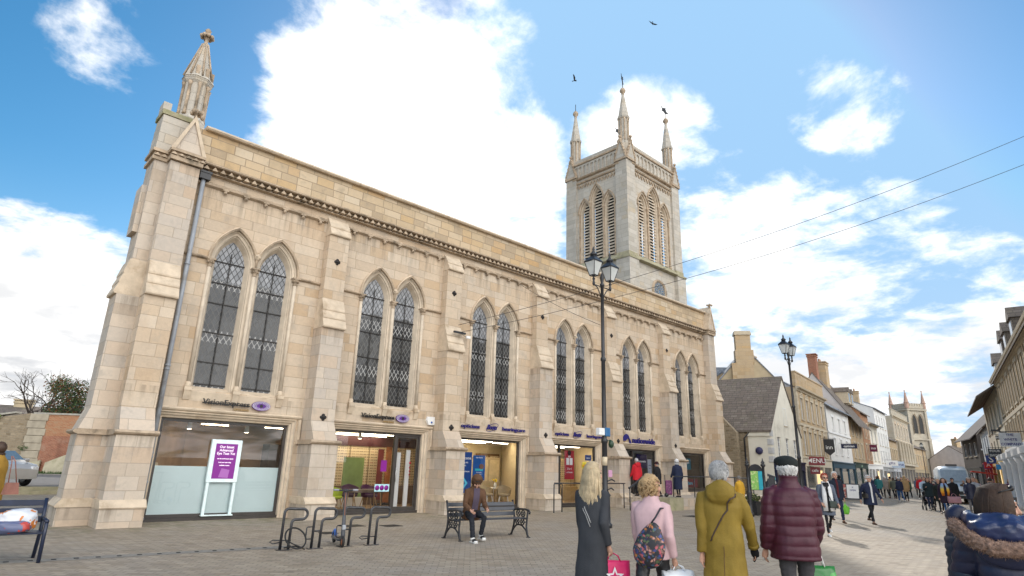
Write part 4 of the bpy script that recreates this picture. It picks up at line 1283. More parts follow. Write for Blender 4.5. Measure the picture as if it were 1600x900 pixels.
for (z, r) in ((1.66, .045), (1.50, .03), (1.38, .03), (1.26, .03)):
    q.lathe([(r, 0), (r, .001)], (0, 0, 0), 12, REDP); q.xf(Matrix.Translation((6.42, .262, z)) @ Matrix.Rotation(rad(90), 4, 'X'), len(q.v) - 24)
tag(q.build('door_sticker'), 'column of red roundel stickers on the glass shop door', 'sticker')
# wall sign hood over the shelves: reflected style lettering on dark band is left plain
# ---- third shop: blue posters, cream chairs
def poster(name, x0, x1, z0, z1, y, m, lab, lines=(), extra=None, cat='poster', group=None):
    t = thing(name, lab, cat, ((x0 + x1) / 2, y, z0), 0, group)
    w = (x1 - x0) / 2; h = z1 - z0
    q = MB(); q.box(-w, w, 0, .012, 0, h); q.build('sheet', m, t)
    for (s, dx, z, size, mm, al) in lines:
        text_obj('lettering', s, size, mm, t, face_y(dx, -.004, z), .001, size * .02, align=al)
    if extra: extra(t, w, h)
    return t
WL = plain('white_lettering', (.8, .82, .85), .5, 0, .03)
def chev(t, w, h):
    q = MB(); q.prism([(-.17, .62), (-.08, .62), (.16, .36), (-.08, .10), (-.17, .10), (.04, .36)], 'y', -.004, -.001); q.build('arrow', CYANM, t)
poster('blue_banner', 8.68, 9.34, .62, 2.13, .34, BLUEP, 'tall blue banner with welcome lettering and pale arrow in window',
       [('welcome', -.26, 1.28, .15, WL, 'LEFT'), ('hearing aids', -.26, 1.12, .085, WL, 'LEFT'), ('eye tests', -.26, 1.01, .085, WL, 'LEFT'), ('glasses', -.26, .90, .085, WL, 'LEFT'), ('contact lenses', -.26, .79, .085, WL, 'LEFT')], chev)
def pic(t, w, h):
    q = MB(); q.ball((.12, -.005, h - .42), .13, plain('warm_brown', (.2, .09, .06)), 10, (1, .03, .8)); q.box(-.2, .2, -.004, -.001, .36, .44, plain('teal_strip', (.05, .5, .6))); q.build('picture', BLUEP, t)
poster('blue_poster', 9.40, 10.02, 1.08, 2.02, .33, plain('poster_mid_blue', (.015, .10, .36), .4, 0, .1, 2), 'square blue poster with small picture and teal strip in window',
       [('see clearly', 0, .86, .08, WL, 'CENTER'), ('free hearing', 0, .30, .055, WL, 'CENTER'), ('test in store', 0, .23, .055, WL, 'CENTER'), ('ask inside today', 0, .12, .045, WL, 'CENTER')], pic)
CREAMF = plain('beige_fabric', (.42, .33, .20), .85)
tub_chair(11.3, 1.0, rad(-40), CREAMF, 'beige tub chair at the right of the cream shop window', WHITE)
tub_chair(10.5, 1.5, rad(10), CREAMF, 'beige tub chair in the middle of the cream shop window', WHITE)
t = thing('shop_cabinet', 'tall beige display cabinet at the back of the cream shop', 'cabinet', (SKX(10.4, 2.6), 2.6, .04))
q = MB(); q.bbox(-1.1, 1.0, -.2, .3, 0, 1.95, .01); q.build('carcass', plain('beige_cabinet', (.46, .36, .22)), t)
for i in range(3):
    q = MB(); q.box(-1.0 + i * .68, -.42 + i * .68, -.215, -.2, .95, 1.85); q.build('shelf_panel', plain('cream_panel', (.66, .54, .33)), t)
for i, x in enumerate((10.6, 11.4, 13.6, 14.3)):
    q = MB(); q.bbox(x - .34, x + .34, 4.55, 4.75, .1, 2.2, .01, plain('brown_cabinet', (.24, .15, .08))); q.box(x - .28, x + .28, 4.53, 4.55, .9, 2.1, SPECW)
    tag(q.build('shop_cabinet'), ['brown shelf unit at far left back of the cream shop', 'brown shelf unit behind the blue posters', 'brown shelf unit behind the beige chair', 'brown shelf unit at far right back of the cream shop'][i], 'cabinet')
q = MB(); q.bbox(12.7, 12.95, 2.8, 2.9, 1.2, 1.95, .02, DARKMETAL); tag(q.build('wall_screen'), 'dark upright screen at the right back of the cream shop', 'screen')
t = thing('flower_vase', 'vase of yellow flowers on the shop table beside beige chair', 'vase', (SKX(11.1, 1.9), 1.9, .75))
q = MB(); q.lathe([(.05, 0), (.07, .1), (.04, .2)], (0, 0, 0), 10); q.build('vase', WHITE, t)
q = MB(); rr = random.Random(2)
for i in range(14): q.ball((rr.uniform(-.1, .1), rr.uniform(-.1, .1), .24 + rr.uniform(0, .12)), .03, None, 6)
q.build('flowers', plain('yellow_petal', (.75, .55, .03)), t)
t = thing('side_table', 'low white shop table under the yellow flowers', 'table', (SKX(11.1, 1.9), 1.9, .04))
q = MB(); q.bbox(-.35, .35, -.3, .3, .66, .71, .01); q.build('tabletop', WHITE, t)
for (sx, sy) in ((1, 1), (1, -1), (-1, 1), (-1, -1)):
    q = MB(); q.tube([(sx * .3, sy * .25, .66), (sx * .3, sy * .25, 0)], .015, 6); q.build('leg', WHITE, t)
# ---- fourth shop
def papers(t, w, h):
    for i in range(2):
        q = MB(); q.box(-.21 + i * .23, -.02 + i * .23, -.005, -.001, .62, .92); q.build('paper', WL, t)
    q = MB(); q.ball((0, -.004, 1.14), .13, BLACKL, 10, (1, .03, .9)); q.build('picture', BLACKL, t)
poster('red_poster', 14.75, 15.40, 1.16, 2.40, .33, REDP, 'tall red poster with two white papers behind the fourth shop window', [('sale', 0, .99, .13, WL, 'CENTER'), ('2 for 1', -.0, .45, .12, WL, 'CENTER'), ('on frames', 0, .3, .1, WL, 'CENTER')], papers)
poster('door_notice', 13.55, 13.98, 1.28, 1.58, .235, plain('sky_blue_print', (.04, .30, .62), .5), 'small blue and white notice stuck on the fourth shop door', [('1', .08, .15, .2, WL, 'CENTER')])
poster('blue_header', 16.2, 16.65, 2.0, 2.25, .34, BLUEP, 'small blue sign inside the fourth shop window near its corner', [('eyecare', 0, .12, .09, WL, 'CENTER')])
t = thing('spectacle_display', 'beige shelves of spectacles behind the red poster', 'shop display', (0, 0, 0))
q = MB(); q.box(14.6, 19.2, 3.6, 3.7, .7, 2.1); q.build('shelves', SPECW, t)
q = MB(); q.box(14.6, 19.2, 3.3, 3.7, .05, .7); q.build('base_cupboard', plain('beige_cabinet', (.46, .36, .22)), t)
# ---- bank
poster('bank_sign', 20.3, 21.2, 1.75, 2.42, .34, plain('deep_navy', (.012, .010, .06), .4), 'navy hanging sign inside the bank entrance window', [('nationwide', 0, .33, .15, WL, 'CENTER')])
poster('bank_notice', 21.25, 21.6, 1.1, 2.2, .34, plain('pale_notice', (.4, .45, .55), .5), 'tall pale notice beside the navy bank sign', [('savings', 0, .8, .08, NAVY, 'CENTER'), ('rates', 0, .65, .08, NAVY, 'CENTER')])
poster('door_sticker', 18.95, 19.2, 1.45, 1.7, .235, CYANM, 'cyan square sticker on the dark bank door')
poster('teal_board', 24.0, 25.6, 1.75, 2.35, .38, plain('teal_board', (.012, .14, .22), .4), 'teal display board in the last shop window', [('mortgages', .3, .38, .16, WL, 'CENTER')])
poster('bank_banner', 23.6, 26.2, .80, 1.25, .36, plain('wine_red', (.16, .02, .035), .4), 'red and blue banner along the foot of the last window', [('help', -.5, .22, .26, WL, 'CENTER'), ('here', .5, .22, .26, CYANM, 'CENTER')])
t = thing('teller_desk', 'grey desk inside the last bank window', 'desk', (26.3, 2.2, .5))
q = MB(); q.bbox(-.9, .9, -.3, .3, 0, 1.0, .01); q.build('body', plain('grey_desk', (.2, .22, .22)), t)

# ================================================================ fascia lettering
def lettering(name, s, x0, x1, z, size, mat, lab, bold=.012, y=-.055):
    t = thing(name, lab, 'shop sign', ((x0 + x1) / 2, y, z))
    o = text_obj('letters', s, size, mat, t, face_y(0, 0, 0), .018, bold * size * .9)
    w = max(v.co.x for v in o.data.vertices) - min(v.co.x for v in o.data.vertices)
    k_ = (x1 - x0) / w
    mid = (max(v.co.x for v in o.data.vertices) + min(v.co.x for v in o.data.vertices)) / 2
    for v in o.data.vertices: v.co.x = (v.co.x - mid) * k_
    return t
WHITED = plain('white_dot', (.75, .75, .75), .5, 0, .02)
VIOLET = plain('violet_iris', (.10, .02, .22), .4)
for X0, lab in ((0.0, 'black standing-off lettering with a purple eye emblem above the frosted window'), (4.97, 'black standing-off lettering with a purple eye emblem above the spectacle shop')):
    t = lettering('shop_sign', 'VisionExpress', X0 - .87, X0 + .42, 3.14, .215, BLACKL, lab, .015, -.09)
    cxm = (X0 - .87 + X0 + .42) / 2
    text_obj('small_lettering', 'OPTICIANS', .085, plain('gold_letter', (.30, .19, .07), .4), t, face_y(X0 + .22 - cxm, .03, -.155), .008, .003)
    q = MB(); q.box(-.64, .68, .02, .035, -.045, -.015); q.build('mounting_rail', BLACKL, t)
    e = MB()
    ex = X0 + .76 - cxm
    n = 30
    e.prism([(ex + .27 * math.cos(2 * math.pi * i / n), .135 * math.sin(2 * math.pi * i / n)) for i in range(n)], 'y', -.02, .03)
    eo = e.build('eye_emblem', VIOLET, t)
    d = MB()
    for ring, (ra, rb, cnt, rr) in enumerate(((.245, .115, 30, .011), (.20, .093, 26, .010), (.155, .072, 20, .008))):
        for i in range(cnt):
            a = 2 * math.pi * (i + .5 * ring) / cnt
            ca, sa = math.cos(a), math.sin(a)
            px_, pz_ = ex + ra * ca, rb * sa
            d.add([(px_ - rr * 1.5, -.023, pz_), (px_, -.023, pz_ - rr), (px_ + rr * 1.5, -.023, pz_), (px_, -.023, pz_ + rr)], [(0, 1, 2, 3)])
    d.build('dots', WHITED, eo, fix=False)
    d = MB(); d.prism([(ex + .05 * math.cos(2 * math.pi * i / 16), .05 * math.sin(2 * math.pi * i / 16)) for i in range(16)], 'y', -.026, -.021); d.build('pupil', BLACKL, eo)
for i, (a, b, c, d, e_, f_, nm) in enumerate(((8.40, 9.33, 9.72, 10.24, 10.54, 11.83, 'third'), (13.69, 14.60, 14.92, 15.45, 15.85, 17.01, 'fourth'))):
    where = 'above the window with blue posters' if i == 0 else 'above the door with the red poster'
    t = lettering('shop_sign', 'opticians', a, b, 3.08, .20, NAVY, 'navy opticians and hearingcare lettering ' + where, .02)
    m0 = (a + b) / 2
    for (s, x0, x1, sz, sh, dz) in (('Boots', c, d, .27, .35, .02), ('hearingcare', e_, f_, .20, 0, .0)):
        o = text_obj('letters', s, sz, NAVY, t, face_y(0, 0, dz), .018, sz * .018, sh)
        w0 = min(v.co.x for v in o.data.vertices); w1 = max(v.co.x for v in o.data.vertices)
        for v in o.data.vertices: v.co.x = (v.co.x - w0) / (w1 - w0) * (x1 - x0) + x0 - m0
    q = MB()
    n = 30; xc = (c + d) / 2 - m0
    pts = [(xc + .31 * math.cos(2 * math.pi * j / n), -.01, .02 + .13 * math.sin(2 * math.pi * j / n) + .10 * math.cos(2 * math.pi * j / n)) for j in range(n + 1)]
    q.tube(pts, .010, 5, None, False); q.build('oval_outline', NAVY, t)
t = lettering('shop_sign', 'nationwide', 19.42, 21.41, 3.06, .40, NAVY, 'large navy lettering with roof-shaped emblem over the bank door', .022)
q = MB()
n = 12; xc = -1.28
q.prism([(xc - .24 + .27 * math.cos(math.pi - math.pi * .75 * i / n) + .0, .02 + .27 * math.sin(math.pi - math.pi * .75 * i / n)) for i in range(n + 1)] + [(xc + .2, -.17), (xc + .02, -.17), (xc + .02, .0), (xc - .1, .1), (xc - .3, -.05), (xc - .52, -.05)], 'y', -.02, .02)
q.build('emblem', NAVY, t)
# alarm box, camera
t = thing('alarm_box', 'white hexagonal burglar alarm box on the wall over second shop door', 'alarm box', (6.98, 0, 3.16))
q = MB(); q.prism([(-.16, .13), (.16, .13), (.20, .0), (.12, -.16), (-.12, -.16), (-.20, 0)], 'y', -.10, 0); q.build('case', WHITE, t)
q = MB(); q.ball((0, -.11, -.07), .04, None, 8, (1, .4, 1)); q.build('strobe', plain('blue_strobe', (.02, .1, .4), .2), t)
q = MB(); q.prism([(8.32, -.2), (8.48, -.26), (8.5, -.2), (8.34, -.12)], 'z', 6.42, 6.52, WHITE); q.tube([(7.6, -.62, 6.47), (8.3, -.2, 6.47)], .012, 5, DARKMETAL); q.box(7.35, 7.9, -.68, -.60, 6.43, 6.50, DARKMETAL)
tag(q.build('wire_bracket'), 'small dark bracket with cable ends on the second inner buttress', 'bracket')
# ================================================================ cycle stands, scooter, benches
BLKSTEEL = plain('worn_black_steel', (0.03, 0.031, 0.035), 0.35, 0.1, 0.35, 12, spec=.6, dirt=((.09, .09, .095), 7))


def arc_pts(c, r, a0, a1, n, plane='xz'):
    return [(c[0] + r * math.cos(rad(a0 + (a1 - a0) * i / n)), 0, c[1] + r * math.sin(rad(a0 + (a1 - a0) * i / n))) for i in range(n + 1)]


def cycle_stand(x, y, rz, lab, extras):
    t = thing('cycle_stand', lab, 'cycle stand', (x, y, 0), rz, 'black cycle stands in front of the church')
    q = MB()
    path = [(0, 0, .01), (0.01, 0, .60)] + arc_pts((.09, .66), .08, 180, 90, 4) + [(.30, 0, .73)] + arc_pts((.37, .635), .095, 90, -90, 8) + [(.25, 0, .54)] + arc_pts((.24, .47), .07, 90, 180, 4) + [(.155, 0, .01)]
    q.tube(path, .027, 8); q.build('rail', BLKSTEEL, t)
    q = MB(); q.bbox(-.07, .22, -.07, .07, 0, .015, .003); q.build('base_plate', BLKSTEEL, t)
    if 'loop' in extras:
        q = MB(); q.tube([(.0, .0, .14), (-.14, .02, .12), (-.20, .03, .15), (-.14, .04, .18), (.0, .02, .17), (.2, .02, .16)], .012, 6); q.build('wheel_loop', BLKSTEEL, t)
    if 'frame' in extras:
        q = MB(); q.tube([(0, 0, .40), (-.11, 0, .40), (-.13, 0, .38), (-.13, 0, .20), (-.11, 0, .18), (0, 0, .18)], .012, 6); q.tube([(0, 0, .32), (.16, 0, .32)], .018, 6); q.build('wheel_loop', BLKSTEEL, t)
    return t


cycle_stand(-.93, -6.38, rad(-4), 'black hooked cycle stand with a buckled wheel rim leaning on it', ('loop',))
cycle_stand(-.35, -6.48, rad(-4), 'black hooked cycle stand with a square side loop', ('frame',))
cycle_stand(.30, -6.46, rad(-4), 'black hooked cycle stand behind the electric scooter', ('frame',))
cycle_stand(.86, -6.56, rad(-4), 'black hooked cycle stand at the end nearest the bench', ('loop',))
q = MB()
ring = [(.20 * math.cos(2 * math.pi * i / 24), .17 * math.sin(2 * math.pi * i / 24) * .9, .05 + .17 + .17 * math.sin(2 * math.pi * i / 24)) for i in range(25)]
q.tube(ring, .016, 6, None, False)
q.tube([(-.2, 0, .2), (-.05, -.05, .12), (.1, -.08, .06), (.16, -.1, .02)], .012, 6)
q.tube([(-.2, .02, .06), (.0, -.02, .08), (.12, -.06, .04)], .014, 6)
o = q.build('wheel_rim', plain('black_tyre', (.02, .02, .02), .6), None, (-.72, -6.55, 0)); tag(o, 'buckled black wheel rim locked at the foot of a cycle stand', 'wheel rim')
# electric scooter
t = thing('electric_scooter', 'dark electric kick scooter parked leaning between two cycle stands', 'scooter', (.24, -6.62, 0), rad(73))
# local: +x points to the rear wheel, front wheel at origin
SCG = plain('scooter_grey', (.07, .075, .085), .4, 0, .2)
for nm, x in (('front_wheel', 0), ('rear_wheel', .85)):
    q = MB(); q.tube([(x + .085 * math.cos(2 * math.pi * i / 20), 0, .108 + .085 * math.sin(2 * math.pi * i / 20)) for i in range(21)], .027, 8, None, False); w = q.build(nm, plain('black_tyre', (.02, .02, .02), .6), t)
    q = MB(); q.lathe([(.06, -.025), (.06, .025)], (0, 0, 0), 14); q.xf(Matrix.Translation((x, 0, .108)) @ Matrix.Rotation(rad(90), 4, 'X')); q.build('hub', plain('orange_hub', (.30, .10, .04), .5) if x == 0 else SCG, w)
q = MB(); q.bbox(.16, .80, -.08, .08, .10, .155, .015); q.tube([(.05, 0, .30), (.12, 0, .14), (.2, 0, .13)], .03, 8); q.build('deck', SCG, t)
q = MB(); q.tube([(0, 0, .13), (.03, 0, .25), (.10, 0, .62), (.17, 0, 1.06)], .026, 8, rs=[.03, .045, .032, .026]); q.build('stem', SCG, t)
q = MB(); q.tube([(.17, -.23, 1.08), (.17, 0, 1.07), (.17, .23, 1.08)], .016, 8); q.bbox(.12, .20, -.05, .05, 1.05, 1.10, .01); q.build('handlebar', DARKMETAL, t)
for s in (-1, 1):
    q = MB(); q.tube([(.17, s * .14, 1.08), (.17, s * .25, 1.08)], .021, 8); q.build('grip', plain('grey_grip', (.28, .28, .31), .6), t)
q = MB(); q.tube([(.14, 0, 1.03), (.05, .02, .9), (.05, 0, .6)], .006, 5); q.build('brake_cable', plain('orange_cable', (.45, .14, .03), .6), t)
q = MB(); q.tube([(.85 + .13 * math.cos(rad(a)), 0, .108 + .13 * math.sin(rad(a))) for a in range(10, 171, 16)], .03, 6, flat=1.3); q.build('mudguard', plain('blue_mudguard', (.03, .12, .42), .4), t)
q = MB(); q.bbox(-.03, .05, -.035, .035, .33, .42, .01); q.build('head_lamp', plain('grey_lamp', (.35, .37, .4), .3), t)

# seated man's bench: cast-iron ends and wooden slats
SLATP = plain('blue_black_slats', (.045, .05, .062), .35, 0, .25, 5, spec=.5)
t = thing('park_bench', 'black bench with scrolled cast iron ends and a man seated on it', 'bench', (3.94, -6.78, 0), rad(-6))
BL = .98
for (y, z, a) in ((-.19, .435, 0), (-.06, .43, 0), (.07, .425, 0)):
    q = MB(); q.bbox(-BL, BL, y - .055, y + .055, z - .014, z + .014, .005); q.build('seat', SLATP, t)
for i, z in enumerate((.52, .63, .74)):
    q = MB(); y = .17 + (z - .45) * .26; q.bbox(-BL, BL, -.012, .012, -.045, .045, .005); q.xf(Matrix.Translation((0, y, z)) @ Matrix.Rotation(rad(-14), 4, 'X')); q.build('backrest', SLATP, t)
for s in (-1, 1):
    q = MB(); x = s * BL
    def rib(pts, r=.02): q.tube([(x, p[0], p[1]) for p in pts], r, 6)
    rib([(.36, 0), (.30, .05), (.22, .25), (.20, .42), (.24, .62), (.30, .83)], .026)
    rib([(-.36, 0), (-.33, .06), (-.28, .25), (-.30, .45), (-.33, .60)], .024)
    rib([(.24, .60), (.05, .63), (-.2, .64), (-.36, .62), (-.41, .58), (-.39, .54)], .024)
    rib([(-.30, .42), (.2, .42)], .022)
    rib([(-.33, .03), (-.26, .16), (-.12, .25), (.0, .27), (.12, .25), (.22, .16), (.33, .03)], .02)
    for (cy, cz, r) in ((-.12, .34, .07), (.08, .34, .07), (-.14, .53, .075), (.05, .53, .075)):
        rib([(cy + r * math.cos(2 * math.pi * i / 12), cz + r * math.sin(2 * math.pi * i / 12)) for i in range(13)], .014)
        rib([(cy - r * .6, cz - r * .6), (cy + r * .6, cz + r * .6)], .012)
        rib([(cy + r * .6, cz - r * .6), (cy - r * .6, cz + r * .6)], .012)
    rib([(-.24, .34), (-.19, .34)], .014)
    q.bbox(x - .04, x + .04, -.40, -.32, 0, .02, .004); q.bbox(x - .04, x + .04, .32, .40, 0, .02, .004)
    q.build('end_frame', DARKMETAL, t)
# near-left metal bench with bags on it
BB = plain('blue_black_metal', (.014, .022, .05), .35, .1, .2, spec=.6)
t = thing('park_bench', 'dark blue metal bench with shopping bags on it at the picture edge', 'bench', (-5.55, -5.55, 0), rad(0))
for y in (-.25, -.16, -.07, .02, .11):
    q = MB(); q.bbox(-1.0, .98, y - .035, y + .035, .415, .44, .005); q.build('seat', BB, t)
for z, y in ((.60, .19), (.73, .23), (.85, .27)):
    q = MB(); q.bbox(-1.0, .98, y - .012, y + .012, z - .045, z + .045, .005); q.build('backrest', BB, t)
for x in (-1.0, 1.0):
    q = MB(); q.tube([(x, -.32, 0), (x, -.27, .42), (x, -.27, .60)], .028, 6, flat=1.2); q.tube([(x, .30, 0), (x, .17, .42), (x, .28, .92)], .028, 6, flat=1.2); q.tube([(x, -.30, .60), (x, .2, .62)], .03, 6); q.tube([(x, -.27, .41), (x, .17, .42)], .024, 6)
    q.build('end_frame', BB, t)


def soft_bag(name, c, s, m, lab, seed=1, cat='bag', parts=None, rz=0):
    t = thing(name, lab, cat, c, rz)
    bm = bmesh.new(); bmesh.ops.create_icosphere(bm, subdivisions=4, radius=1)
    for v in bm.verts:
        n = noise.fractal(v.co * 1.7 + Vector((seed, 0, 0)), 1.0, 2.0, 4)
        e = 0.72
        p = Vector((math.copysign(abs(v.co.x) ** e, v.co.x), math.copysign(abs(v.co.y) ** e, v.co.y), math.copysign(abs(v.co.z) ** e, v.co.z)))
        p *= 1 + .16 * n
        v.co = Vector((p.x * s[0], p.y * s[1], max(0, (p.z + 1) * s[2])))
    q = MB(); q.bm(bm, None, True); q.build('bag_body', m, t)
    return t


def print_mat(name, base, cols, scale=7.0, rough=.35):
    m, t, b = new_mat(name)
    tc = t.new('ShaderNodeTexCoord'); o = tc.outputs['Object']
    n = t.noise(o, scale, 3, .6, .6)
    st = [(0.0, base), (0.54, base)]
    for i, c in enumerate(cols): st.append((.55 + .35 * i / max(1, len(cols)), c))
    t.link(t.ramp(n, st, 'CONSTANT'), b.inputs['Base Color'])
    b.inputs['Roughness'].default_value = rough
    return m


t = soft_bag('carrier_bag', (-4.92, -5.62, .44), (.27, .17, .17), print_mat('printed_white_plastic', (.62, .64, .68), [(.60, .20, .04), (.5, .03, .05), (.05, .12, .4)], 4.5), 'white plastic carrier bag with red and yellow print on bench', 3)
for i, (ch, c) in enumerate(zip('S420', ((.5, .03, .05), (.6, .25, .02), (.55, .03, .2), (.6, .3, .02)))):
    pass
soft_bag('paper_bag', (-5.42, -5.66, .44), (.22, .15, .13), plain('brown_paper', (.34, .21, .10), .8, 0, .2), 'crumpled brown paper bag beside the white carrier bag', 8)
soft_bag('picnic_bag', (-4.98, -5.80, .44), (.24, .10, .09), print_mat('printed_dark_plastic', (.10, .12, .22), [(.45, .06, .05), (.5, .4, .1)], 5), 'small dark printed bag squashed under the white carrier bag', 5)

# ================================================================ lamp posts
LGLASS = plain('lantern_glass', (.72, .75, .74), .25, 0, .05, 3, spec=.6)
_b = LGLASS.node_tree.nodes['Principled BSDF']; _b.inputs['Transmission Weight'].default_value = .0; _b.inputs['Alpha'].default_value = .72
def lantern(parent, x, z, m=DARKMETAL):
    q = MB()
    b0, b1, h = .095, .205, .46
    for sx in (-1, 1):
        for sy in (-1, 1):
            q.tube([(x + sx * b0, sy * b0, z), (x + sx * b1, sy * b1, z + h)], .013, 5)
    for (b, zz, r) in ((b0, z, .016), (b1, z + h, .02)):
        q.tube([(x - b, -b, zz), (x + b, -b, zz), (x + b, b, zz), (x - b, b, zz), (x - b, -b, zz)], r, 5)
    q.lathe([(.055, z - .12), (.03, z - .08), (.035, z - .02), (.06, z)], (x, 0, 0), 8)
    o = q.build('lantern', m, parent)
    q = MB(); q.lathe([(.31, z + h), (.30, z + h + .03), (.11, z + h + .19), (.10, z + h + .23)], (x, 0, 0), 4, None, False); q.lathe([(.10, z + h + .22), (.13, z + h + .26), (.06, z + h + .34), (.03, z + h + .40), (.045, z + h + .44), (.008, z + h + .54)], (x, 0, 0), 8); q.build('lantern_roof', m, o)
    q = MB(); A = [(x - b0, -b0, z), (x + b0, -b0, z), (x + b0, b0, z), (x - b0, b0, z)]; B = [(x - b1, -b1, z + h), (x + b1, -b1, z + h), (x + b1, b1, z + h), (x - b1, b1, z + h)]
    q.strip(A, B, None, False, True); q.build('pane', LGLASS, o, fix=False)


def lamp_post(x, y, lab, rz=0.0, H=7.72, lanterns=True):
    t = thing('street_lamp', lab, 'street lamp', (x, y, 0), rz, 'black twin-lantern street lamps')
    q = MB()
    q.lathe([(.19, 0), (.20, .10), (.15, .14), (.14, .85), (.17, .9), (.12, .97), (.085, 1.05), (.078, 2.4), (.10, 2.42), (.10, 2.50), (.072, 2.55), (.062, 4.9), (.085, 4.93), (.085, 5.0), (.058, 5.05), (.05, H - .35), (.075, H - .33), (.075, H - .27), (.045, H - .22), (.06, H - .12), (.075, H - .05), (.02, H + .12)], (0, 0, 0), 12)
    q.build('post', DARKMETAL, t)
    q = MB()
    for s in (-1, 1):
        q.tube([(0, 0, H - .75), (s * .12, 0, H - .60), (s * .25, 0, H - .42), (s * .43, 0, H - .36)], .018, 6)
        q.tube([(0, 0, H - .36), (s * .43, 0, H - .36)], .018, 6)
        q.lathe([(.03, H - .40), (.05, H - .33), (.03, H - .24), (.045, H - .18)], (s * .43, 0, 0), 8)
    q.build('cross_arm', DARKMETAL, t)
    for s in (-1, 1): lantern(t, s * .43, H - .06)
    return t


la = lamp_post(8.75, -6.59, 'tall black twin-lantern lamp post in front of the church facade')
q = MB(); q.bbox(-.32, -.06, -.08, .08, 2.62, 2.84, .02, WHITE); q.bbox(-.06, .16, -.12, -.05, 2.60, 2.86, .02, plain('blue_box', (.04, .14, .3), .4)); q.build('junction_box', DARKMETAL, la)
q = MB(); q.ball((.20, -.1, 2.38), .09, None, 8, (1, 1, 1.4)); q.tube([(0, 0, 2.45), (.2, -.1, 2.5)], .015, 5); q.build('camera_dome', plain('dark_green_dome', (.03, .06, .035), .3), la)
q = MB(); q.lathe([(.082, 1.75), (.082, 2.0)], (0, 0, 0), 12); q.build('pale_band', plain('cream_band', (.6, .5, .35), .6), la)
q = MB(); q.bbox(.04, .22, -.11, -.09, 1.42, 1.62, .004); q.build('sticker', plain('pink_sticker', (.55, .3, .45), .5), la)
for (z, s, w) in ((1.30, 1, .32), (1.05, 1, .26)):
    q = MB(); q.tube([(0, -.09, z), (s * w * .5, -.12, z + .06), (s * w, -.12, z)], .02, 6); q.build('cable_cleat', DARKMETAL, la)
lamp_post(25.5, -5.70, 'black twin-lantern lamp post in the street beside the white gabled house')

# ================================================================ raised platform, rails
g = MB()
g.box(17.75, 27.6, -3.05, .08, 0, .5, STONE_GREY)
for i in range(3): g.box(16.95 + .27 * i, 17.76, -2.6, -.98, 0, .125 * (i + 1), STONE_GREY)
g.box(17.60, 18.7, -3.2, -2.6, 0, .52, TRIM_GR)
struct('steps', g)
def rail(name, pts, posts, lab, r=.024, mid=True):
    t = thing(name, lab, 'handrail', (0, 0, 0))
    q = MB(); q.tube(pts, r, 8); q.build('rail', DARKMETAL, t)
    if mid:
        q = MB(); q.tube([(p[0], p[1], p[2] - .45) for p in pts], r * .7, 6); q.build('mid_rail', DARKMETAL, t)
    for (x, y, z0, z1) in posts:
        q = MB(); q.tube([(x, y, z0), (x, y, z1)], r, 8); q.build('post', DARKMETAL, t)
RY = -2.9
rail('handrail', [(18.4, RY, .55), (18.4, RY, 1.35), (18.5, RY, 1.42), (24.0, RY, 1.42), (27.4, RY, 1.35)], [(x, RY, .5, 1.42) for x in (20.2, 22.2, 24.2, 26.2)], 'dark blue-grey handrail along the edge of the raised stone platform', mid=False)
rail('handrail', [(12.25, -1.75, 0), (12.25, -1.75, 1.02), (12.2, -1.72, 1.05), (11.6, -1.95, 1.05), (11.55, -1.97, 1.02), (11.55, -1.97, 0)], [], 'black looped guard rail at the foot of the fourth shop door', mid=False)
rail('handrail', [(12.3, -1.3, 1.05), (17.0, -1.3, 1.05)], [(14.6, -1.3, 0, 1.05), (16.9, -1.3, 0, 1.05)], 'long black guard rail before the fourth shop window', mid=False)
t = thing('handrail', 'short sloping handrail beside the bank entrance steps', 'handrail', (0, 0, 0))
q = MB(); q.tube([(15.9, -2.3, .90), (16.2, -2.25, .98), (17.5, -1.9, 1.36)], .04, 8); q.build('rail', DARKMETAL, t)
q = MB(); q.tube([(15.98, -2.28, 0), (15.98, -2.28, .92)], .025, 8); q.build('post', DARKMETAL, t)
# notice board between two posts
t = thing('notice_board', 'arched black notice board with a green town map between finialed posts', 'notice board', (18.6, -6.62, 0), rad(-24))
for x in (-.38, .42):
    q = MB(); q.lathe([(.13, 0), (.13, .12), (.09, .18), (.075, .5), (.10, .9), (.10, .96), (.055, 1.0), (.05, 1.9), (.09, 1.95), (.10, 2.0), (.045, 2.04), (.07, 2.10), (.03, 2.16), (.015, 2.26)], (x, 0, 0), 12)
    for i in range(4): q.ball((x + .06 * math.cos(i * 1.57), .06 * math.sin(i * 1.57), 2.08), .035, None, 6)
    q.build('post', DARKMETAL, t)
q = MB(); q.bbox(-.31, .35, -.03, .03, 1.0, 1.78, .01); q.prism([(-.31, 1.78), (.35, 1.78), (.30, 1.90), (.16, 1.99), (.02, 2.02), (-.12, 1.99), (-.26, 1.90)], 'y', -.03, .03); q.build('board', DARKMETAL, t)
q = MB(); q.box(-.27, .10, -.036, -.031, 1.02, 1.74); q.build('map_sheet', print_mat('town_map', (.20, .42, .10), [(.45, .55, .25), (.55, .5, .2), (.3, .5, .55)], 9), t)
q = MB(); q.box(.11, .31, -.036, -.031, 1.02, 1.74); q.build('map_key', plain('cyan_key', (.03, .32, .42), .5), t)
t = thing('planter', 'black square planter with pale flowers beside the notice board', 'planter', (19.3, -6.1, 0))
q = MB(); q.prism([(-.24, 0), (.24, 0), (.30, .55), (-.30, .55)], 'y', -.26, .26); q.build('tub', DARKMETAL, t)
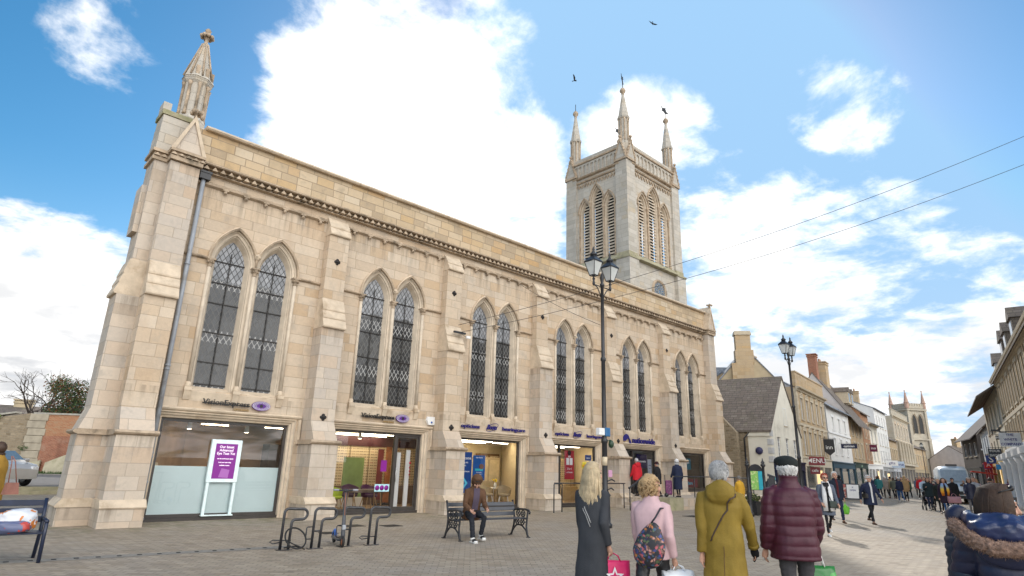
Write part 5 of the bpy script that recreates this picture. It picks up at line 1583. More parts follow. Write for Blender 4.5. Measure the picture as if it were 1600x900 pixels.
def leaf_ball(mb, c, r, n, size, mats, seed=0, flat=1.0):
    rr = random.Random(seed)
    for i in range(n):
        d = Vector((rr.gauss(0, 1), rr.gauss(0, 1), rr.gauss(0, 1))).normalized() * (r * rr.random() ** .4)
        p = Vector(c) + Vector((d.x, d.y, d.z * flat))
        a = Vector((rr.gauss(0, 1), rr.gauss(0, 1), rr.gauss(0, 1))).normalized(); b = a.orthogonal().normalized()
        s = size * rr.uniform(.6, 1.3)
        c_ = a.cross(b)
        mb.add([p - b * s, p + c_ * s * .5, p + b * s, p - c_ * s * .5], [(0, 1, 2, 3)], rr.choice(mats))
LEAF1 = plain('leaf_green', (.055, .10, .03), .6, 0, .3, 3); LEAF2 = plain('leaf_pale', (.16, .19, .06), .6, 0, .3, 3)
q = MB(); leaf_ball(q, (0, 0, .66), .30, 260, .06, [LEAF1, LEAF2], 4, .6); q.build('foliage', LEAF1, t, fix=False)
q = MB(); leaf_ball(q, (0, 0, .74), .26, 90, .035, [plain('cream_petals', (.7, .68, .35), .6)], 6, .5); q.build('flowers', WHITE, t, fix=False)
t = thing('leaflet_rack', 'dark rack of striped leaflets beside the notice board', 'leaflet rack', (19.5, -6.9, 0), rad(20))
q = MB(); q.bbox(-.2, .2, -.12, .12, .9, 1.55, .01); q.tube([(0, 0, 0), (0, 0, .9)], .03, 8); q.prism([(-.14, 1.55), (.16, 1.55), (.16, 1.66)], 'x', -.22, .22); q.build('case', DARKMETAL, t)
for i in range(4):
    q = MB(); q.box(-.17, .17, -.128, -.121, .96 + i * .15, 1.06 + i * .15); q.build('leaflet', plain(['white_lf', 'red_lf', 'white_lf', 'teal_lf'][i], [(.7, .7, .7), (.5, .06, .06), (.7, .7, .7), (.1, .35, .4)][i]), t)
# bollard-like litter bin with gold band behind the board
t = thing('litter_bin', 'black litter bin with gold bands behind the notice board', 'litter bin', (21.8, -5.7, 0))
q = MB(); q.lathe([(.26, 0), (.28, .05), (.26, .1), (.27, 1.0), (.30, 1.05), (.24, 1.2), (.05, 1.36), (.03, 1.45)], (0, 0, 0), 16); q.build('body', DARKMETAL, t)
q = MB(); q.lathe([(.275, .9), (.28, .92), (.275, .94)], (0, 0, 0), 16); q.build('band', plain('gold_band', (.45, .30, .08), .4, .6), t)

# ================================================================ overhead cables
def cable(name, a, b, sag, lab, r=.0095, n=24):
    a, b = Vector(a), Vector(b)
    pts = [a.lerp(b, i / n) - Vector((0, 0, sag * 4 * (i / n) * (1 - i / n))) for i in range(n + 1)]
    q = MB(); q.tube(pts, r, 5); o = q.build(name, DARKMETAL); tag(o, lab, 'cable', 'overhead cables crossing the street')
cable('overhead_cable', (7.55, -.62, 6.75), (23.74, -22.2, 16.44), .86, 'upper black cable sagging from the church to the right-hand roofs')
cable('overhead_cable', (7.55, -.62, 6.45), (23.74, -22.2, 15.26), .94, 'lower black cable sagging from the church to the right-hand roofs')
cable('overhead_cable', (10.9, -.02, 9.5), (8.75, -6.5, 6.1), .12, 'thin cable running from the church cornice down to lamp post', .008)

# ================================================================ birds
FEATH = plain('black_feathers', (.02, .02, .022), .7)
def bird(c, size, rz, roll, dihedral, lab):
    t = thing('bird', lab, 'bird', c, rz)
    t.rotation_euler = (0, rad(roll), rz)
    q = MB()
    q.tube([(0, .5, .02), (0, .42, .03), (0, .25, 0), (0, -.1, 0), (0, -.3, 0), (0, -.55, .0)], .1, 8, rs=[.01, .07, .11, .13, .08, .02])
    q.add([(-.05, -.35, 0), (.05, -.35, 0), (.16, -.68, 0), (-.16, -.68, 0), (0, -.4, .02), (0, -.7, .02)], [(0, 1, 2, 5, 3), (0, 4, 1), (0, 3, 5, 4), (4, 5, 2, 1)])
    for s in (-1, 1):
        d = math.tan(rad(dihedral))
        up = [(0.05, .16, .02), (.45, .26, .02 + .45 * d), (.85, .10, .02 + .85 * d), (1.15, -.22, .02 + 1.1 * d), (.80, -.20, .01 + .8 * d), (.4, -.22, .01 + .4 * d), (.05, -.18, .01)]
        lo = [(x, y, z - .03) for (x, y, z) in up]
        n = len(up)
        q.add([(s * x, y, z) for (x, y, z) in up + lo], [tuple(range(n)), tuple(range(2 * n - 1, n - 1, -1))] + [(i, (i + 1) % n, n + (i + 1) % n, n + i) for i in range(n)])
    q.xf(Matrix.Scale(size, 4)); q.build('body', FEATH, t)
bird((22.96, -.12, 30.26), .30, rad(-60), 38, 8, 'black bird gliding with wide wings high above the tower')
bird((20.01, 4.2, 26.47), .27, rad(200), -20, 48, 'black bird with raised wings flying left of the tower')
# ================================================================ street houses
WGLASS = plain('house_window_glass', (.05, .058, .07), .12, 0, .4, 2.0, spec=.8)
SLATE = masonry('stone_slates', [(0, (.13, .105, .09)), (.4, (.19, .155, .13)), (.7, (.155, .13, .115)), (1, (.235, .20, .165))], (.06, .05, .045), .42, .20, .014, stain=((.11, .10, .07), .8, .5), stain2=((.20, .19, .10), 1.4, .35), fine=.3)
SLATEB = masonry('blue_slates', [(0, (.16, .175, .20)), (.5, (.21, .23, .26)), (1, (.26, .275, .30))], (.10, .11, .12), .3, .2, .01, fine=.2)
CREAMR = plain('cream_render', (.72, .68, .58), .85, 0, .07, 1.2, .2, 30, dirt=((.48, .44, .36), .5))
WHITER = plain('white_render', (.70, .69, .66), .8, 0, .05, 1.0, .15, 30, dirt=((.56, .55, .52), .6))
PINKW = plain('pale_pink_render', (.56, .50, .46), .85, 0, .08, 1.0, dirt=((.46, .41, .38), .6))
BUFFR = plain('buff_render', (.44, .36, .24), .88, 0, .12, 1.0, .3, 20, dirt=((.34, .29, .20), .7))
LIME_ST = masonry('honey_ashlar', [(0, (.40, .29, .17)), (.4, (.48, .37, .24)), (.7, (.44, .35, .245)), (1, (.50, .35, .19))], (.36, .28, .19), .7, .32, .01, stain=((.30, .23, .15), .7, .4))
PALE_ST = masonry('pale_ashlar', [(0, (.40, .36, .29)), (.5, (.47, .43, .35)), (1, (.43, .37, .28))], (.34, .30, .25), .7, .32, .01, stain=((.25, .23, .2), .6, .5))
RUBBLE = masonry('rubble_wall', [(0, (.20, .155, .10)), (.25, (.36, .29, .20)), (.5, (.28, .225, .155)), (.75, (.45, .37, .26)), (1, (.24, .18, .11))], (.30, .25, .18), .34, .17, .022, wob=.20, bump=.9, fine=.35, stain=((.13, .11, .08), 2.5, .4))
REDBR = masonry('red_brick', [(0, (.24, .075, .04)), (.35, (.36, .13, .07)), (.65, (.30, .095, .05)), (1, (.42, .19, .11))], (.34, .27, .21), .225, .075, .010, stain=((.12, .06, .045), .7, .5), stain2=((.40, .30, .22), 1.2, .4), fine=.3)
OLDBR = masonry('orange_brick', [(0, (.33, .12, .055)), (.5, (.43, .19, .09)), (1, (.38, .23, .13))], (.36, .28, .2), .225, .075, .010, stain=((.2, .11, .07), .8, .4))
SURR = plain('window_stone_trim', (.50, .43, .32), .85, 0, .12)
PAVED = plain('grey_asphalt', (.20, .185, .17), .85, 0, .2, 3, .3, 40)


def facade(mb, L, H, holes, m, depth=.16, side=None):
    """wall in the local x-z plane at y=0 with rectangular openings and their reveals"""
    xs = sorted({0, L, *[h[0] for h in holes], *[h[1] for h in holes]})
    zs = sorted({0, H, *[h[2] for h in holes], *[h[3] for h in holes]})
    inh = lambda x, z: any(h[0] < x < h[1] and h[2] < z < h[3] for h in holes)
    for i in range(len(xs) - 1):
        for j in range(len(zs) - 1):
            if not inh((xs[i] + xs[i + 1]) / 2, (zs[j] + zs[j + 1]) / 2):
                mb.add([(xs[i], 0, zs[j]), (xs[i + 1], 0, zs[j]), (xs[i + 1], 0, zs[j + 1]), (xs[i], 0, zs[j + 1])], [(0, 1, 2, 3)], m)
    for (x0, x1, z0, z1) in holes:
        a = [(x0, 0, z0), (x1, 0, z0), (x1, 0, z1), (x0, 0, z1)]
        b = [(x, depth, z) for (x, _, z) in a]
        mb.strip(a, b, m, False, True)


def sash(parent, x0, x1, z0, z1, fm=WHITE, depth=.12, trim=None, bars=(1, 3), arched=False, sill=True):
    w = MB()
    t = .06
    y0, y1 = depth - .04, depth + .03
    w.box(x0, x0 + t, y0, y1, z0, z1, fm); w.box(x1 - t, x1, y0, y1, z0, z1, fm)
    w.box(x0 + t, x1 - t, y0, y1, z0, z0 + t, fm); w.box(x0 + t, x1 - t, y0, y1, z1 - t, z1, fm)
    for i in range(1, bars[1] + 1):
        z = z0 + (z1 - z0) * i / (bars[1] + 1); w.box(x0 + t, x1 - t, y0 + .012, y1 - .015, z - .018, z + .018, fm)
    for i in range(1, bars[0] + 1):
        x = x0 + (x1 - x0) * i / (bars[0] + 1); w.box(x - .016, x + .016, y0 + .010, y1 - .017, z0 + t, z1 - t, fm)
    if trim:
        w.box(x0 - .16, x0 - .002, -.05, .02, z0, z1, trim); w.box(x1 + .002, x1 + .16, -.05, .02, z0, z1, trim); w.box(x0 - .20, x1 + .20, -.07, .02, z1 + .002, z1 + .22, trim)
        if arched: w.prism([(x0 - .2, z1 + .23), (x1 + .2, z1 + .23), ((x0 + x1) / 2, z1 + .62)], 'y', -.09, .02, trim); w.ball(((x0 + x1) / 2, -.06, z1 + .42), .13, trim, 6)
    if sill: w.box(x0 - .10, x1 + .10, -.09, depth, z0 - .10, z0 - .002, trim or SURR)
    o = w.build('window', fm, parent)
    p = MB(); p.add([(x0 + t, depth, z0 + t), (x1 - t, depth, z0 + t), (x1 - t, depth, z1 - t), (x0 + t, depth, z1 - t)], [(0, 1, 2, 3)]); p.build('pane', WGLASS, o, fix=False)


def shopfront(parent, L, H, m, glassm=None, cols=3, fascia=.55, text=None, tm=WHITE, door=True, light=None):
    f = MB()
    f.box(.05, L - .05, -.16, .05, H - fascia, H, m); f.box(0, L, -.26, .05, H, H + .12, m)
    for i in range(cols + 1):
        x = .1 + (L - .5) * i / cols
        f.box(x, x + .3, -.14, .05, .0, H - fascia - .002, m)
        f.box(x - .03, x + .33, -.17, .05, H - fascia - .22, H - fascia - .06, m)
    f.box(.4, L - .4, -.10, .05, 0, .55, m)
    o = f.build('shopfront', m, parent)
    g = MB(); g.add([(.4, -.03, .55), (L - .4, -.03, .55), (L - .4, -.03, H - fascia), (.4, -.03, H - fascia)], [(0, 1, 2, 3)]); g.build('pane', glassm or WGLASS, o, fix=False)
    if light:
        g = MB(); g.box(L * .35, L * .62, -.035, -.032, .7, H - fascia - .3); g.build('lit_display', light, o, fix=False)
    if text:
        text_obj('shop_lettering', text, fascia * .55, tm, o, face_y(L / 2, -.165, H - fascia / 2), .006, .004)
    return o


def chimney(parent, x, y, z0, z1, w, d, m, pots=2):
    c = MB(); c.box(x - w / 2, x + w / 2, y - d / 2, y + d / 2, z0, z1, m); c.box(x - w / 2 - .08, x + w / 2 + .08, y - d / 2 - .08, y + d / 2 + .08, z1 - .42, z1 - .25, m); c.box(x - w / 2 - .12, x + w / 2 + .12, y - d / 2 - .12, y + d / 2 + .12, z1 - .12, z1, m)
    o = c.build('chimney', m, parent)
    for i in range(pots):
        p = MB(); xx = x + (i - (pots - 1) / 2) * .42 * (w / max(w, d)) if w >= d else x
        yy = y if w >= d else y + (i - (pots - 1) / 2) * .42
        p.lathe([(.13, z1), (.14, z1 + .06), (.11, z1 + .12), (.10, z1 + .42), (.12, z1 + .45)], (xx, yy, 0), 10); p.build('chimney_pot', plain('clay_pot', (.36, .2, .12), .8), o)


def house(lab, A, az, L, D, H, wall, roofm, ridge, rows, shop=None, roof='ridge', parapet=None, cornice=None, trim=None, sidew=None, chims=(), dormers=(), bands=(), fm=WHITE, name='house', bars=(1, 3), quoins=None, signs=(), overhang=.35, gable_m=None, arched=False, group=None, y_ridge=.5):
    """rows: (z0, z1, count, width, margin). roof 'ridge' runs along the street, 'gable' faces it, 'flat' hides behind a parapet"""
    t = thing(name, lab, 'building', (A[0], A[1], 0), rad(az), group)
    holes = []
    for (z0, z1, n, w, mg) in rows:
        for i in range(n):
            c = mg + (L - 2 * mg) * ((i + .5) / n if n > 1 else .5)
            holes.append((c - w / 2, c + w / 2, z0, z1))
    mb = MB()
    sh = shop['H'] if shop else 0
    allh = list(holes)
    if shop: allh.append((.35, L - .35, .0, sh - .3))
    facade(mb, L, H, allh, wall)
    sw = sidew or wall
    mb.add([(0, 0, 0), (0, D, 0), (0, D, H), (0, 0, H)], [(0, 1, 2, 3)], sw)
    mb.add([(L, 0, 0), (L, D, 0), (L, D, H), (L, 0, H)], [(0, 1, 2, 3)], sw)
    mb.add([(0, D, 0), (L, D, 0), (L, D, H), (0, D, H)], [(0, 1, 2, 3)], sw)
    yr = D * y_ridge
    if roof == 'ridge':
        for x in (0, L): mb.add([(x, 0, H), (x, D, H), (x, yr, ridge)], [(0, 1, 2)], gable_m or sw)
    elif roof == 'gable':
        for y in (0, D): mb.add([(0, y, H), (L, y, H), (L / 2, y, ridge)], [(0, 1, 2)], gable_m or wall)
    mb.build('wall', wall, t, fix=False)
    r = MB(); oh = overhang; th = .12
    if roof == 'ridge':
        k = (ridge - H) / yr; k2 = (ridge - H) / (D - yr)
        r.prism([(-oh, H - oh * k), (yr, ridge), (D + oh, H - oh * k2), (D + oh, H - oh * k2 + th), (yr, ridge + th * 1.3), (-oh, H - oh * k + th)], 'x', -.06, L + .06)
    elif roof == 'gable':
        k = (ridge - H) / (L / 2)
        r.prism([(-oh, H - oh * k), (L / 2, ridge), (L + oh, H - oh * k), (L + oh, H - oh * k + th), (L / 2, ridge + th * 1.3), (-oh, H - oh * k + th)], 'y', -.08, D + .08)
    else:
        r.box(.05, L - .05, .3, D - .05, H - .3, H - .15)
    ro = r.build('roof', roofm, t)
    for (x, y, z0, z1, w, d, m, pots) in chims: chimney(ro, x, y, z0, z1, w, d, m, pots)
    for (x, z0, w, h, m) in dormers:
        d = MB(); d.box(x - w / 2, x + w / 2, .5, 3.2, z0, z0 + h, m); d.prism([(x - w / 2 - .15, z0 + h), (x + w / 2 + .15, z0 + h), (x, z0 + h + w * .5)], 'y', .4, 3.4, roofm)
        do = d.build('dormer', m, ro); p = MB(); p.box(x - w * .32, x + w * .32, .48, .5, z0 + .2, z0 + h - .15); p.build('pane', WGLASS, do)
    if cornice:
        c = MB(); c.prism([(-.003, H - .35), (-.12, H - .30), (-.16, H - .18), (-.38, H - .10), (-.42, H + .02), (-.003, H + .06)], 'x', -.1, L + .1); c.build('cornice', cornice, t)
    if parapet:
        c = MB(); c.box(-.02, L + .02, -.06, .3, H + .06, H + parapet[0]); c.box(-.06, L + .06, -.12, .36, H + parapet[0], H + parapet[0] + .12); c.build('parapet', parapet[1], t)
    if bands:
        c = MB()
        for z in bands: c.box(0, L, -.10, 0.0, z, z + .22)
        c.build('string_course', trim or SURR, t)
    if quoins:
        for side in (0, 1):
            c = MB(); z = 0; i = 0
            while z < H - .3:
                w = .55 if i % 2 else .32
                x0, x1 = ((-.03, w), (L - w, L + .03))[side]
                c.box(x0, x1, -.03, .2, z + .01, z + .36); z += .37; i += 1
            c.build('quoins', quoins, t)
    for (x0, x1, z0, z1) in holes: sash(t, x0, x1, z0, z1, fm, trim=trim, bars=bars, arched=arched)
    if shop: shopfront(t, L, sh, shop['m'], shop.get('g'), shop.get('cols', 3), shop.get('fascia', .55), shop.get('text'), shop.get('tm', WHITE), light=shop.get('light'))
    return t


def hanging_sign(t, lab, x, z, w, h, m, text=None, tm=WHITE, proj=1.0, shape='rect', tsize=None):
    """board on a bracket square to a street wall; t is the building empty it hangs on"""
    M = t.matrix_basis.copy() if False else Matrix.Translation(t.location) @ Matrix.Rotation(t.rotation_euler[2], 4, 'Z')
    p = M @ Vector((x, 0, 0))
    s = thing('hanging_sign', lab, 'sign', (p.x, p.y, z), t.rotation_euler[2])
    q = MB()
    if shape == 'shield': q.prism([(-.2 - w, h), (-.2, h), (-.2, .25 * h), (-.2 - w / 2, 0), (-.2 - w, .25 * h)], 'x', -.03, .03); 
    if shape == 'shield': q.v = [(x_, y_, z_) for (x_, y_, z_) in q.v]
    else: q.bbox(-.03, .03, -.2 - w, -.2, 0, h, .01)
    q.build('board', m, s)
    q = MB(); q.tube([(0, 0, h + .08), (0, -.25 - w, h + .08)], .02, 6); q.tube([(0, -.25, h + .08), (0, -.25, h - .02)], .012, 5); q.tube([(0, -.15 - w, h + .08), (0, -.15 - w, h - .02)], .012, 5); q.build('bracket', DARKMETAL, s)
    if text:
        lines = text.split('|')
        for i, l in enumerate(lines):
            zz = h * (1 - (i + .5) / len(lines))
            sz = tsize or min(h / len(lines) * .75, 1.7 * w / max(3, len(l)))
            for sgn in (-1, 1):
                # read from the camera side: board faces along the street
                Mx = Matrix.Translation((sgn * .034, -.2 - w / 2, zz)) @ Matrix.Rotation(rad(-90 if sgn < 0 else 90), 4, 'Z') @ Matrix.Rotation(rad(90), 4, 'X')
                text_obj('sign_lettering', l, sz, tm, s, Mx, .003, .004)
    return s


LAZ = 9.0
ld = Vector((math.cos(rad(LAZ)), math.sin(rad(LAZ)), 0)); ln = Vector((-ld.y, ld.x, 0))
G0 = Vector((40.99, 2.36, 0))
LP = lambda t, off=0.0: tuple((G0 + ld * t + ln * off)[:2])
DKBLUE = plain('teal_blue_paint', (.03, .075, .11), .5, 0, .1); DKGREEN = plain('dark_green_paint', (.015, .04, .03), .5); NAVYP = plain('navy_paint', (.012, .016, .045), .5); CREAMP = plain('cream_paint', (.62, .56, .44), .6); GREYP = plain('grey_paint', (.34, .35, .36), .6)
WARML = emit('lit_shop_display', (1.0, .72, .35), .5)

# G: cream gabled house with a stone-slate roof and rubble side
t = house('cream rendered house with a steep stone slate gable beside the church end', LP(0), LAZ, 9.6, 13.5, 4.95, CREAMR, SLATE, 9.55,
          [(2.95, 4.5, 3, .95, .9)], shop=dict(H=2.55, m=NAVYP, cols=3), roof='gable', overhang=.2, bars=(1, 3), chims=())
w = MB()
for z in (2.5, 3.15, 3.8, 4.45):
    w.bbox(-.05, .45, -.04, .3, z, z + .45, .01)
w.build('quoins', plain('pale_grey_quoin', (.50, .50, .50), .8), t)
w = MB(); w.box(4.28, 5.32, -.05, .02, 5.45, 5.52, SURR); w.build('window_sill', SURR, t)
sash(t, 4.3, 5.3, 5.55, 7.0, WHITE, .03, bars=(1, 3), sill=False)
w = MB(); w.box(-.06, .0, 1.75, 13.4, 0, 4.9, RUBBLE); w.box(-.10, 0.0, .1, 1.74, 4.45, 4.75, CREAMR); w.build('side_wall', RUBBLE, t)
w = MB(); w.tube([(-.12, 2.0, 0), (-.12, 2.0, 4.3), (-.05, 1.6, 4.75)], .06, 6); w.build('downpipe', DARKMETAL, t)
w = MB(); w.lathe([(.28, 0), (.28, .05)], (0, 0, 0), 14); w.xf(Matrix.Translation((-.06, .95, 3.35)) @ Matrix.Rotation(rad(-90), 4, 'Y')); w.build('wall_plaque', plain('dark_plaque', (.05, .05, .12), .5), t)
# rubble gable stub against the church end
t = thing('rubble_building', 'low rough rubble stone gable squeezed between church end and cream house', 'building', (39.75, 4.55, 0), rad(LAZ))
q = MB(); pts = [(0, 0), (9.5, 0), (9.5, 6.5), (2.4, 6.55), (1.4, 6.3), (.8, 5.6), (.3, 5.05), (0, 4.7)]
q.prism(pts, 'x', 0, .6, RUBBLE); q.v = [(x, y, z) for (x, y, z) in q.v]; q.build('wall', RUBBLE, t)
q = MB(); q.box(-.06, -.01, .55, 3.2, .2, 2.4); q.build('notice_case', DARKMETAL, t)
q = MB(); q.box(-.08, -.062, .7, 1.8, .4, 2.2); q.box(-.08, -.062, 1.95, 3.05, .4, 2.2); q.build('pane', plain('grey_glass', (.22, .21, .2), .2), t)
# H: big buff gable with chimney stack behind
t = house('tall buff rendered gable with a broad stone chimney stack behind the cream house', (48.2, 10.9), -54, 6.9, 9, 9.3, BUFFR, SLATEB, 13.3, [], roof='gable', overhang=.15)
chs = MB(); chs.box(2.0, 4.0, -.35, .6, 3, 11.9, LIME_ST); chs.box(2.4, 4.1, -.3, .6, 11.9, 13.2, LIME_ST); chs.box(2.5, 3.9, -.28, .55, 13.2, 14.7, LIME_ST); chs.box(2.4, 4.0, -.36, .62, 14.7, 14.92, SURR); chs.box(2.45, 3.95, -.3, .58, 14.92, 15.1, SURR)
chs.build('chimney', LIME_ST, t)
house('long blue slate roofed wing showing left of the buff gable', (50.2, 13.6), -48, 7.5, 8, 8.6, BUFFR, SLATEB, 12.6, [], roof='ridge', overhang=.2, chims=[(1.6, 4, 11, 13.8, .6, .6, LIME_ST, 0)])
house('grey slate roof with stone stack rising behind the honey stone bank', LP(11.0, 3), LAZ, 9, 8, 9.0, LIME_ST, SLATEB, 11.3, [], roof='ridge', chims=[(2.2, 2.0, 9, 13.2, 1.5, 1.1, LIME_ST, 0)])
# S: honey stone three-storey
t = house('honey stone three storey bank with rows of arched pedimented windows', LP(9.7), LAZ, 11.9, 12, 9.4, LIME_ST, SLATEB, 12, [(6.55, 8.5, 5, .95, .6), (3.45, 5.5, 5, .95, .6)],
          shop=dict(H=3.1, m=CREAMP, cols=3, text='BAR', tm=BLACKL, light=WARML, fascia=.7), roof='flat', parapet=(1.35, LIME_ST), cornice=SURR, trim=SURR, bands=(5.95,), quoins=SURR, bars=(0, 1), arched=True)
hanging_sign(t, 'black shield-shaped hanging sign on the honey stone bank', 8.6, 3.55, .95, 1.6, DARKMETAL, 'inn', WHITE, shape='shield')
hanging_sign(t, 'dark red hanging sign low on the honey stone bank', 1.2, 2.5, 1.3, .75, plain('dull_red_sign', (.22, .05, .06), .5), 'MENU', WHITE)
hanging_sign(t, 'small dark red hanging sign under the shield sign', 1.5, 1.75, .8, .6, plain('dull_red_sign', (.22, .05, .06), .5), 'cafe', WHITE)
# W: white rendered
t = house('white rendered three storey house with a dark teal shopfront', LP(22.4), LAZ, 13.2, 10, 9.0, WHITER, SLATEB, 12.2, [(6.5, 7.9, 3, 1.0, 1.3), (3.9, 5.6, 3, 1.0, 1.3)],
          shop=dict(H=3.0, m=DKBLUE, cols=3, light=plain('pale_display', (.4, .35, .28))), roof='ridge', sidew=plain('grey_side_render', (.36, .36, .36), .85), bands=(6.05,), trim=WHITE, y_ridge=.5, overhang=.45)
hanging_sign(t, 'small navy hanging sign on the white rendered house', 5.2, 4.6, 1.6, .5, NAVYP, 'optician', WHITE)
# B: taller house with pale gable end and big stacks
t = house('tall stone slate roofed house with a pale pink gable end above white house', LP(35.8), LAZ, 10, 7, 9.2, LIME_ST, SLATE, 14.4, [(6.6, 8.3, 3, 1.1, .8), (3.9, 5.7, 3, 1.1, .8)],
          shop=dict(H=3.2, m=DKGREEN, cols=2, text='ARMS', tm=plain('pale_green_letter', (.4, .55, .4))), roof='ridge', gable_m=PINKW, sidew=PINKW, chims=[(.7, 3.4, 11, 17.0, 1.2, 1.0, REDBR, 0), (4.2, 3.2, 12, 16.4, 2.0, 1.6, LIME_ST, 3)], dormers=[(6.4, 11.0, 1.4, 1.5, SURR), (8.8, 11.0, 1.4, 1.5, SURR)], trim=SURR, overhang=1.1, bars=(1, 1))
# C: red brick sliver
t = house('narrow orange brick house with dark eaves past the slate roofed house', LP(46.0), LAZ - .5, 6, 10, 10.2, OLDBR, SLATE, 14, [(6.8, 8.8, 2, 1.0, .5), (3.9, 5.9, 2, 1.0, .5)], shop=dict(H=3.2, m=WHITE, cols=2), trim=SURR, chims=[(3, 5, 13, 17, 1.6, 1.2, LIME_ST, 2), (5.5, 5, 13, 16.5, 1, 1, LIME_ST, 2)], bars=(1, 1))
hanging_sign(t, 'dark maroon hanging sign on the orange brick house', 3.0, 5.0, .9, .95, plain('maroon_sign', (.13, .02, .05), .5), 'inn', WHITE)
t = house('cream stuccoed house with a heavy overhanging cornice in the far street', LP(52.2), LAZ - 1, 7.5, 10, 9.2, CREAMR, SLATEB, 11, [(6.4, 8.2, 2, 1.1, .6), (3.9, 5.7, 2, 1.1, .6)], shop=dict(H=3.3, m=WHITE, cols=2, light=WARML), cornice=SURR, overhang=1.0, bars=(1, 1))
t = house('tall white house with rows of sash windows in far street', LP(60.0), LAZ - 1, 12, 11, 12.0, WHITER, SLATEB, 14.2, [(9.2, 11, 4, 1.0, .8), (6.4, 8.4, 4, 1.0, .8), (3.8, 5.6, 4, 1.0, .8)], shop=dict(H=3.1, m=GREYP, cols=3, text='STORES', light=WARML), trim=None, bars=(1, 1), chims=[(10.8, 4, 12, 16, 1.2, 1.2, LIME_ST, 2)])
hanging_sign(t, 'pale white hanging sign before the tall white house', 4.0, 3.4, 1.6, .8, WHITE, 'gifts', NAVY)
hanging_sign(t, 'pale blue hanging sign further along the tall white house', 10.0, 3.2, 1.8, 1.0, plain('pale_blue_sign', (.45, .55, .68), .5), 'home', NAVY)
t = house('brown stone house with sagging dark slate roof in far street', LP(72.3), LAZ - 1, 11, 11, 8.0, LIME_ST, SLATE, 11.5, [(4.6, 6.4, 4, 1.0, .6)], shop=dict(H=3.2, m=plain('pale_grey_shop', (.5, .52, .55), .6), cols=3, text='cards', tm=NAVY), trim=SURR, bars=(1, 1))
t = house('grand grey stone fronted building with columns and parapet in far street', LP(84.0), LAZ - 2, 20, 14, 12.8, PALE_ST, SLATEB, 14, [(9.0, 11.4, 5, 1.4, 1), (5.0, 7.8, 5, 1.4, 1)], shop=dict(H=3.8, m=PALE_ST, cols=5), roof='flat', parapet=(1.2, PALE_ST), cornice=SURR, trim=TRIM, sidew=PALE_ST, arched=True, bars=(1, 1), bands=(8.4,))
q = MB()
for i in range(6): q.lathe([(.34, 4.2), (.26, 4.5), (.24, 8.0), (.36, 8.3)], (1.2 + i * 3.5, -.4, 0), 10)
q.box(.3, 19.7, -.9, .0, 3.85, 4.2); q.build('colonnade', PALE_ST, t)
t = house('low buff stone terrace past the grand grey building', LP(105), LAZ - 3, 26, 12, 8.2, LIME_ST, SLATE, 11.5, [(4.6, 6.6, 7, 1.1, .6)], shop=dict(H=3.4, m=plain('sand_shop', (.40, .33, .22), .6), cols=6), trim=SURR, bars=(1, 1), chims=[(20, 5, 10, 14, 1.6, 1.2, REDBR, 3)])
t = house('white cottage row with dark signs near the bend in the street', LP(132), LAZ - 6, 24, 12, 7.4, WHITER, SLATE, 11.8, [(4.4, 6.2, 5, 1.2, .8)], shop=dict(H=3.3, m=CREAMP, cols=5), bars=(1, 1), chims=[(9, 4, 10, 15.4, 2.4, 1.6, REDBR, 4), (20, 5, 10, 14.4, 2.0, 1.4, LIME_ST, 2)])
hanging_sign(t, 'green square hanging sign near the bend in the street', 2, 4.4, 1.8, 1.3, plain('green_sign', (.02, .22, .14), .5), '+', WHITE)
hanging_sign(t, 'black square hanging sign near the bend in the street', 7, 4.6, 1.8, 1.3, DARKMETAL, 'cafe', WHITE)
hanging_sign(t, 'bright green small hanging sign near the bend in the street', 11, 3.6, 1.6, 1.2, plain('bright_green_sign', (.08, .45, .08), .5))
t = house('pale house closing the far end of the street', (168, 12.0), LAZ - 32, 16, 10, 6.2, PINKW, SLATE, 9.2, [(4.0, 5.6, 5, 1.2, .8)], shop=dict(H=3.4, m=CREAMP, cols=4), bars=(1, 1), chims=[(3, 5, 8, 11, 1.4, 1.2, LIME_ST, 2)])
t = house('white gabled shop house with blue signs at street end', (148.5, 3.6), LAZ - 80, 7.0, 10, 7.2, WHITER, SLATE, 9.6, [(4.6, 6.4, 2, 1.6, .4)], shop=dict(H=3.2, m=WHITE, cols=2), roof='ridge', bars=(1, 1))
hanging_sign(t, 'square navy sign on the white house at street end', 2.0, 5.4, 2.6, 1.9, plain('royal_blue', (.03, .06, .26), .5), 'B', WHITE)

# far church tower down the street
t = thing('far_church_tower', 'distant grey church tower with battlements and four pinnacles above the street', 'tower', (172.5, 24.3, -1.4), rad(57))
W2 = 2.45
q = MB()
q.box(-W2, W2, -W2, W2, 0, 19.6)
for (sx, sy) in ((1, 1), (1, -1), (-1, 1), (-1, -1)):
    q.box(sx * W2 - .4, sx * W2 + .4, sy * W2 - .4, sy * W2 + .4, 0, 12); q.box(sx * W2 - .3, sx * W2 + .3, sy * W2 - .3, sy * W2 + .3, 12, 19.6)
for z in (12, 19.2): q.box(-W2 - .4, W2 + .4, -W2 - .4, W2 + .4, z, z + .4)
q.build('wall', PALE_ST, t)
q = MB()
for i in range(7):
    x = -W2 + .3 + i * (2 * W2 - .6) / 6
    for s in (-1, 1):
        q.box(x - .28, x + .28, s * W2 - .25, s * W2 + .25, 20.3, 20.95); q.box(s * W2 - .25, s * W2 + .25, x - .28, x + .28, 20.3, 20.95)
for s in (-1, 1): q.box(-W2, W2, s * W2 - .27, s * W2 + .27, 19.7, 20.3); q.box(s * W2 - .27, s * W2 + .27, -W2, W2, 19.7, 20.3)
q.build('battlement', PALE_ST, t)
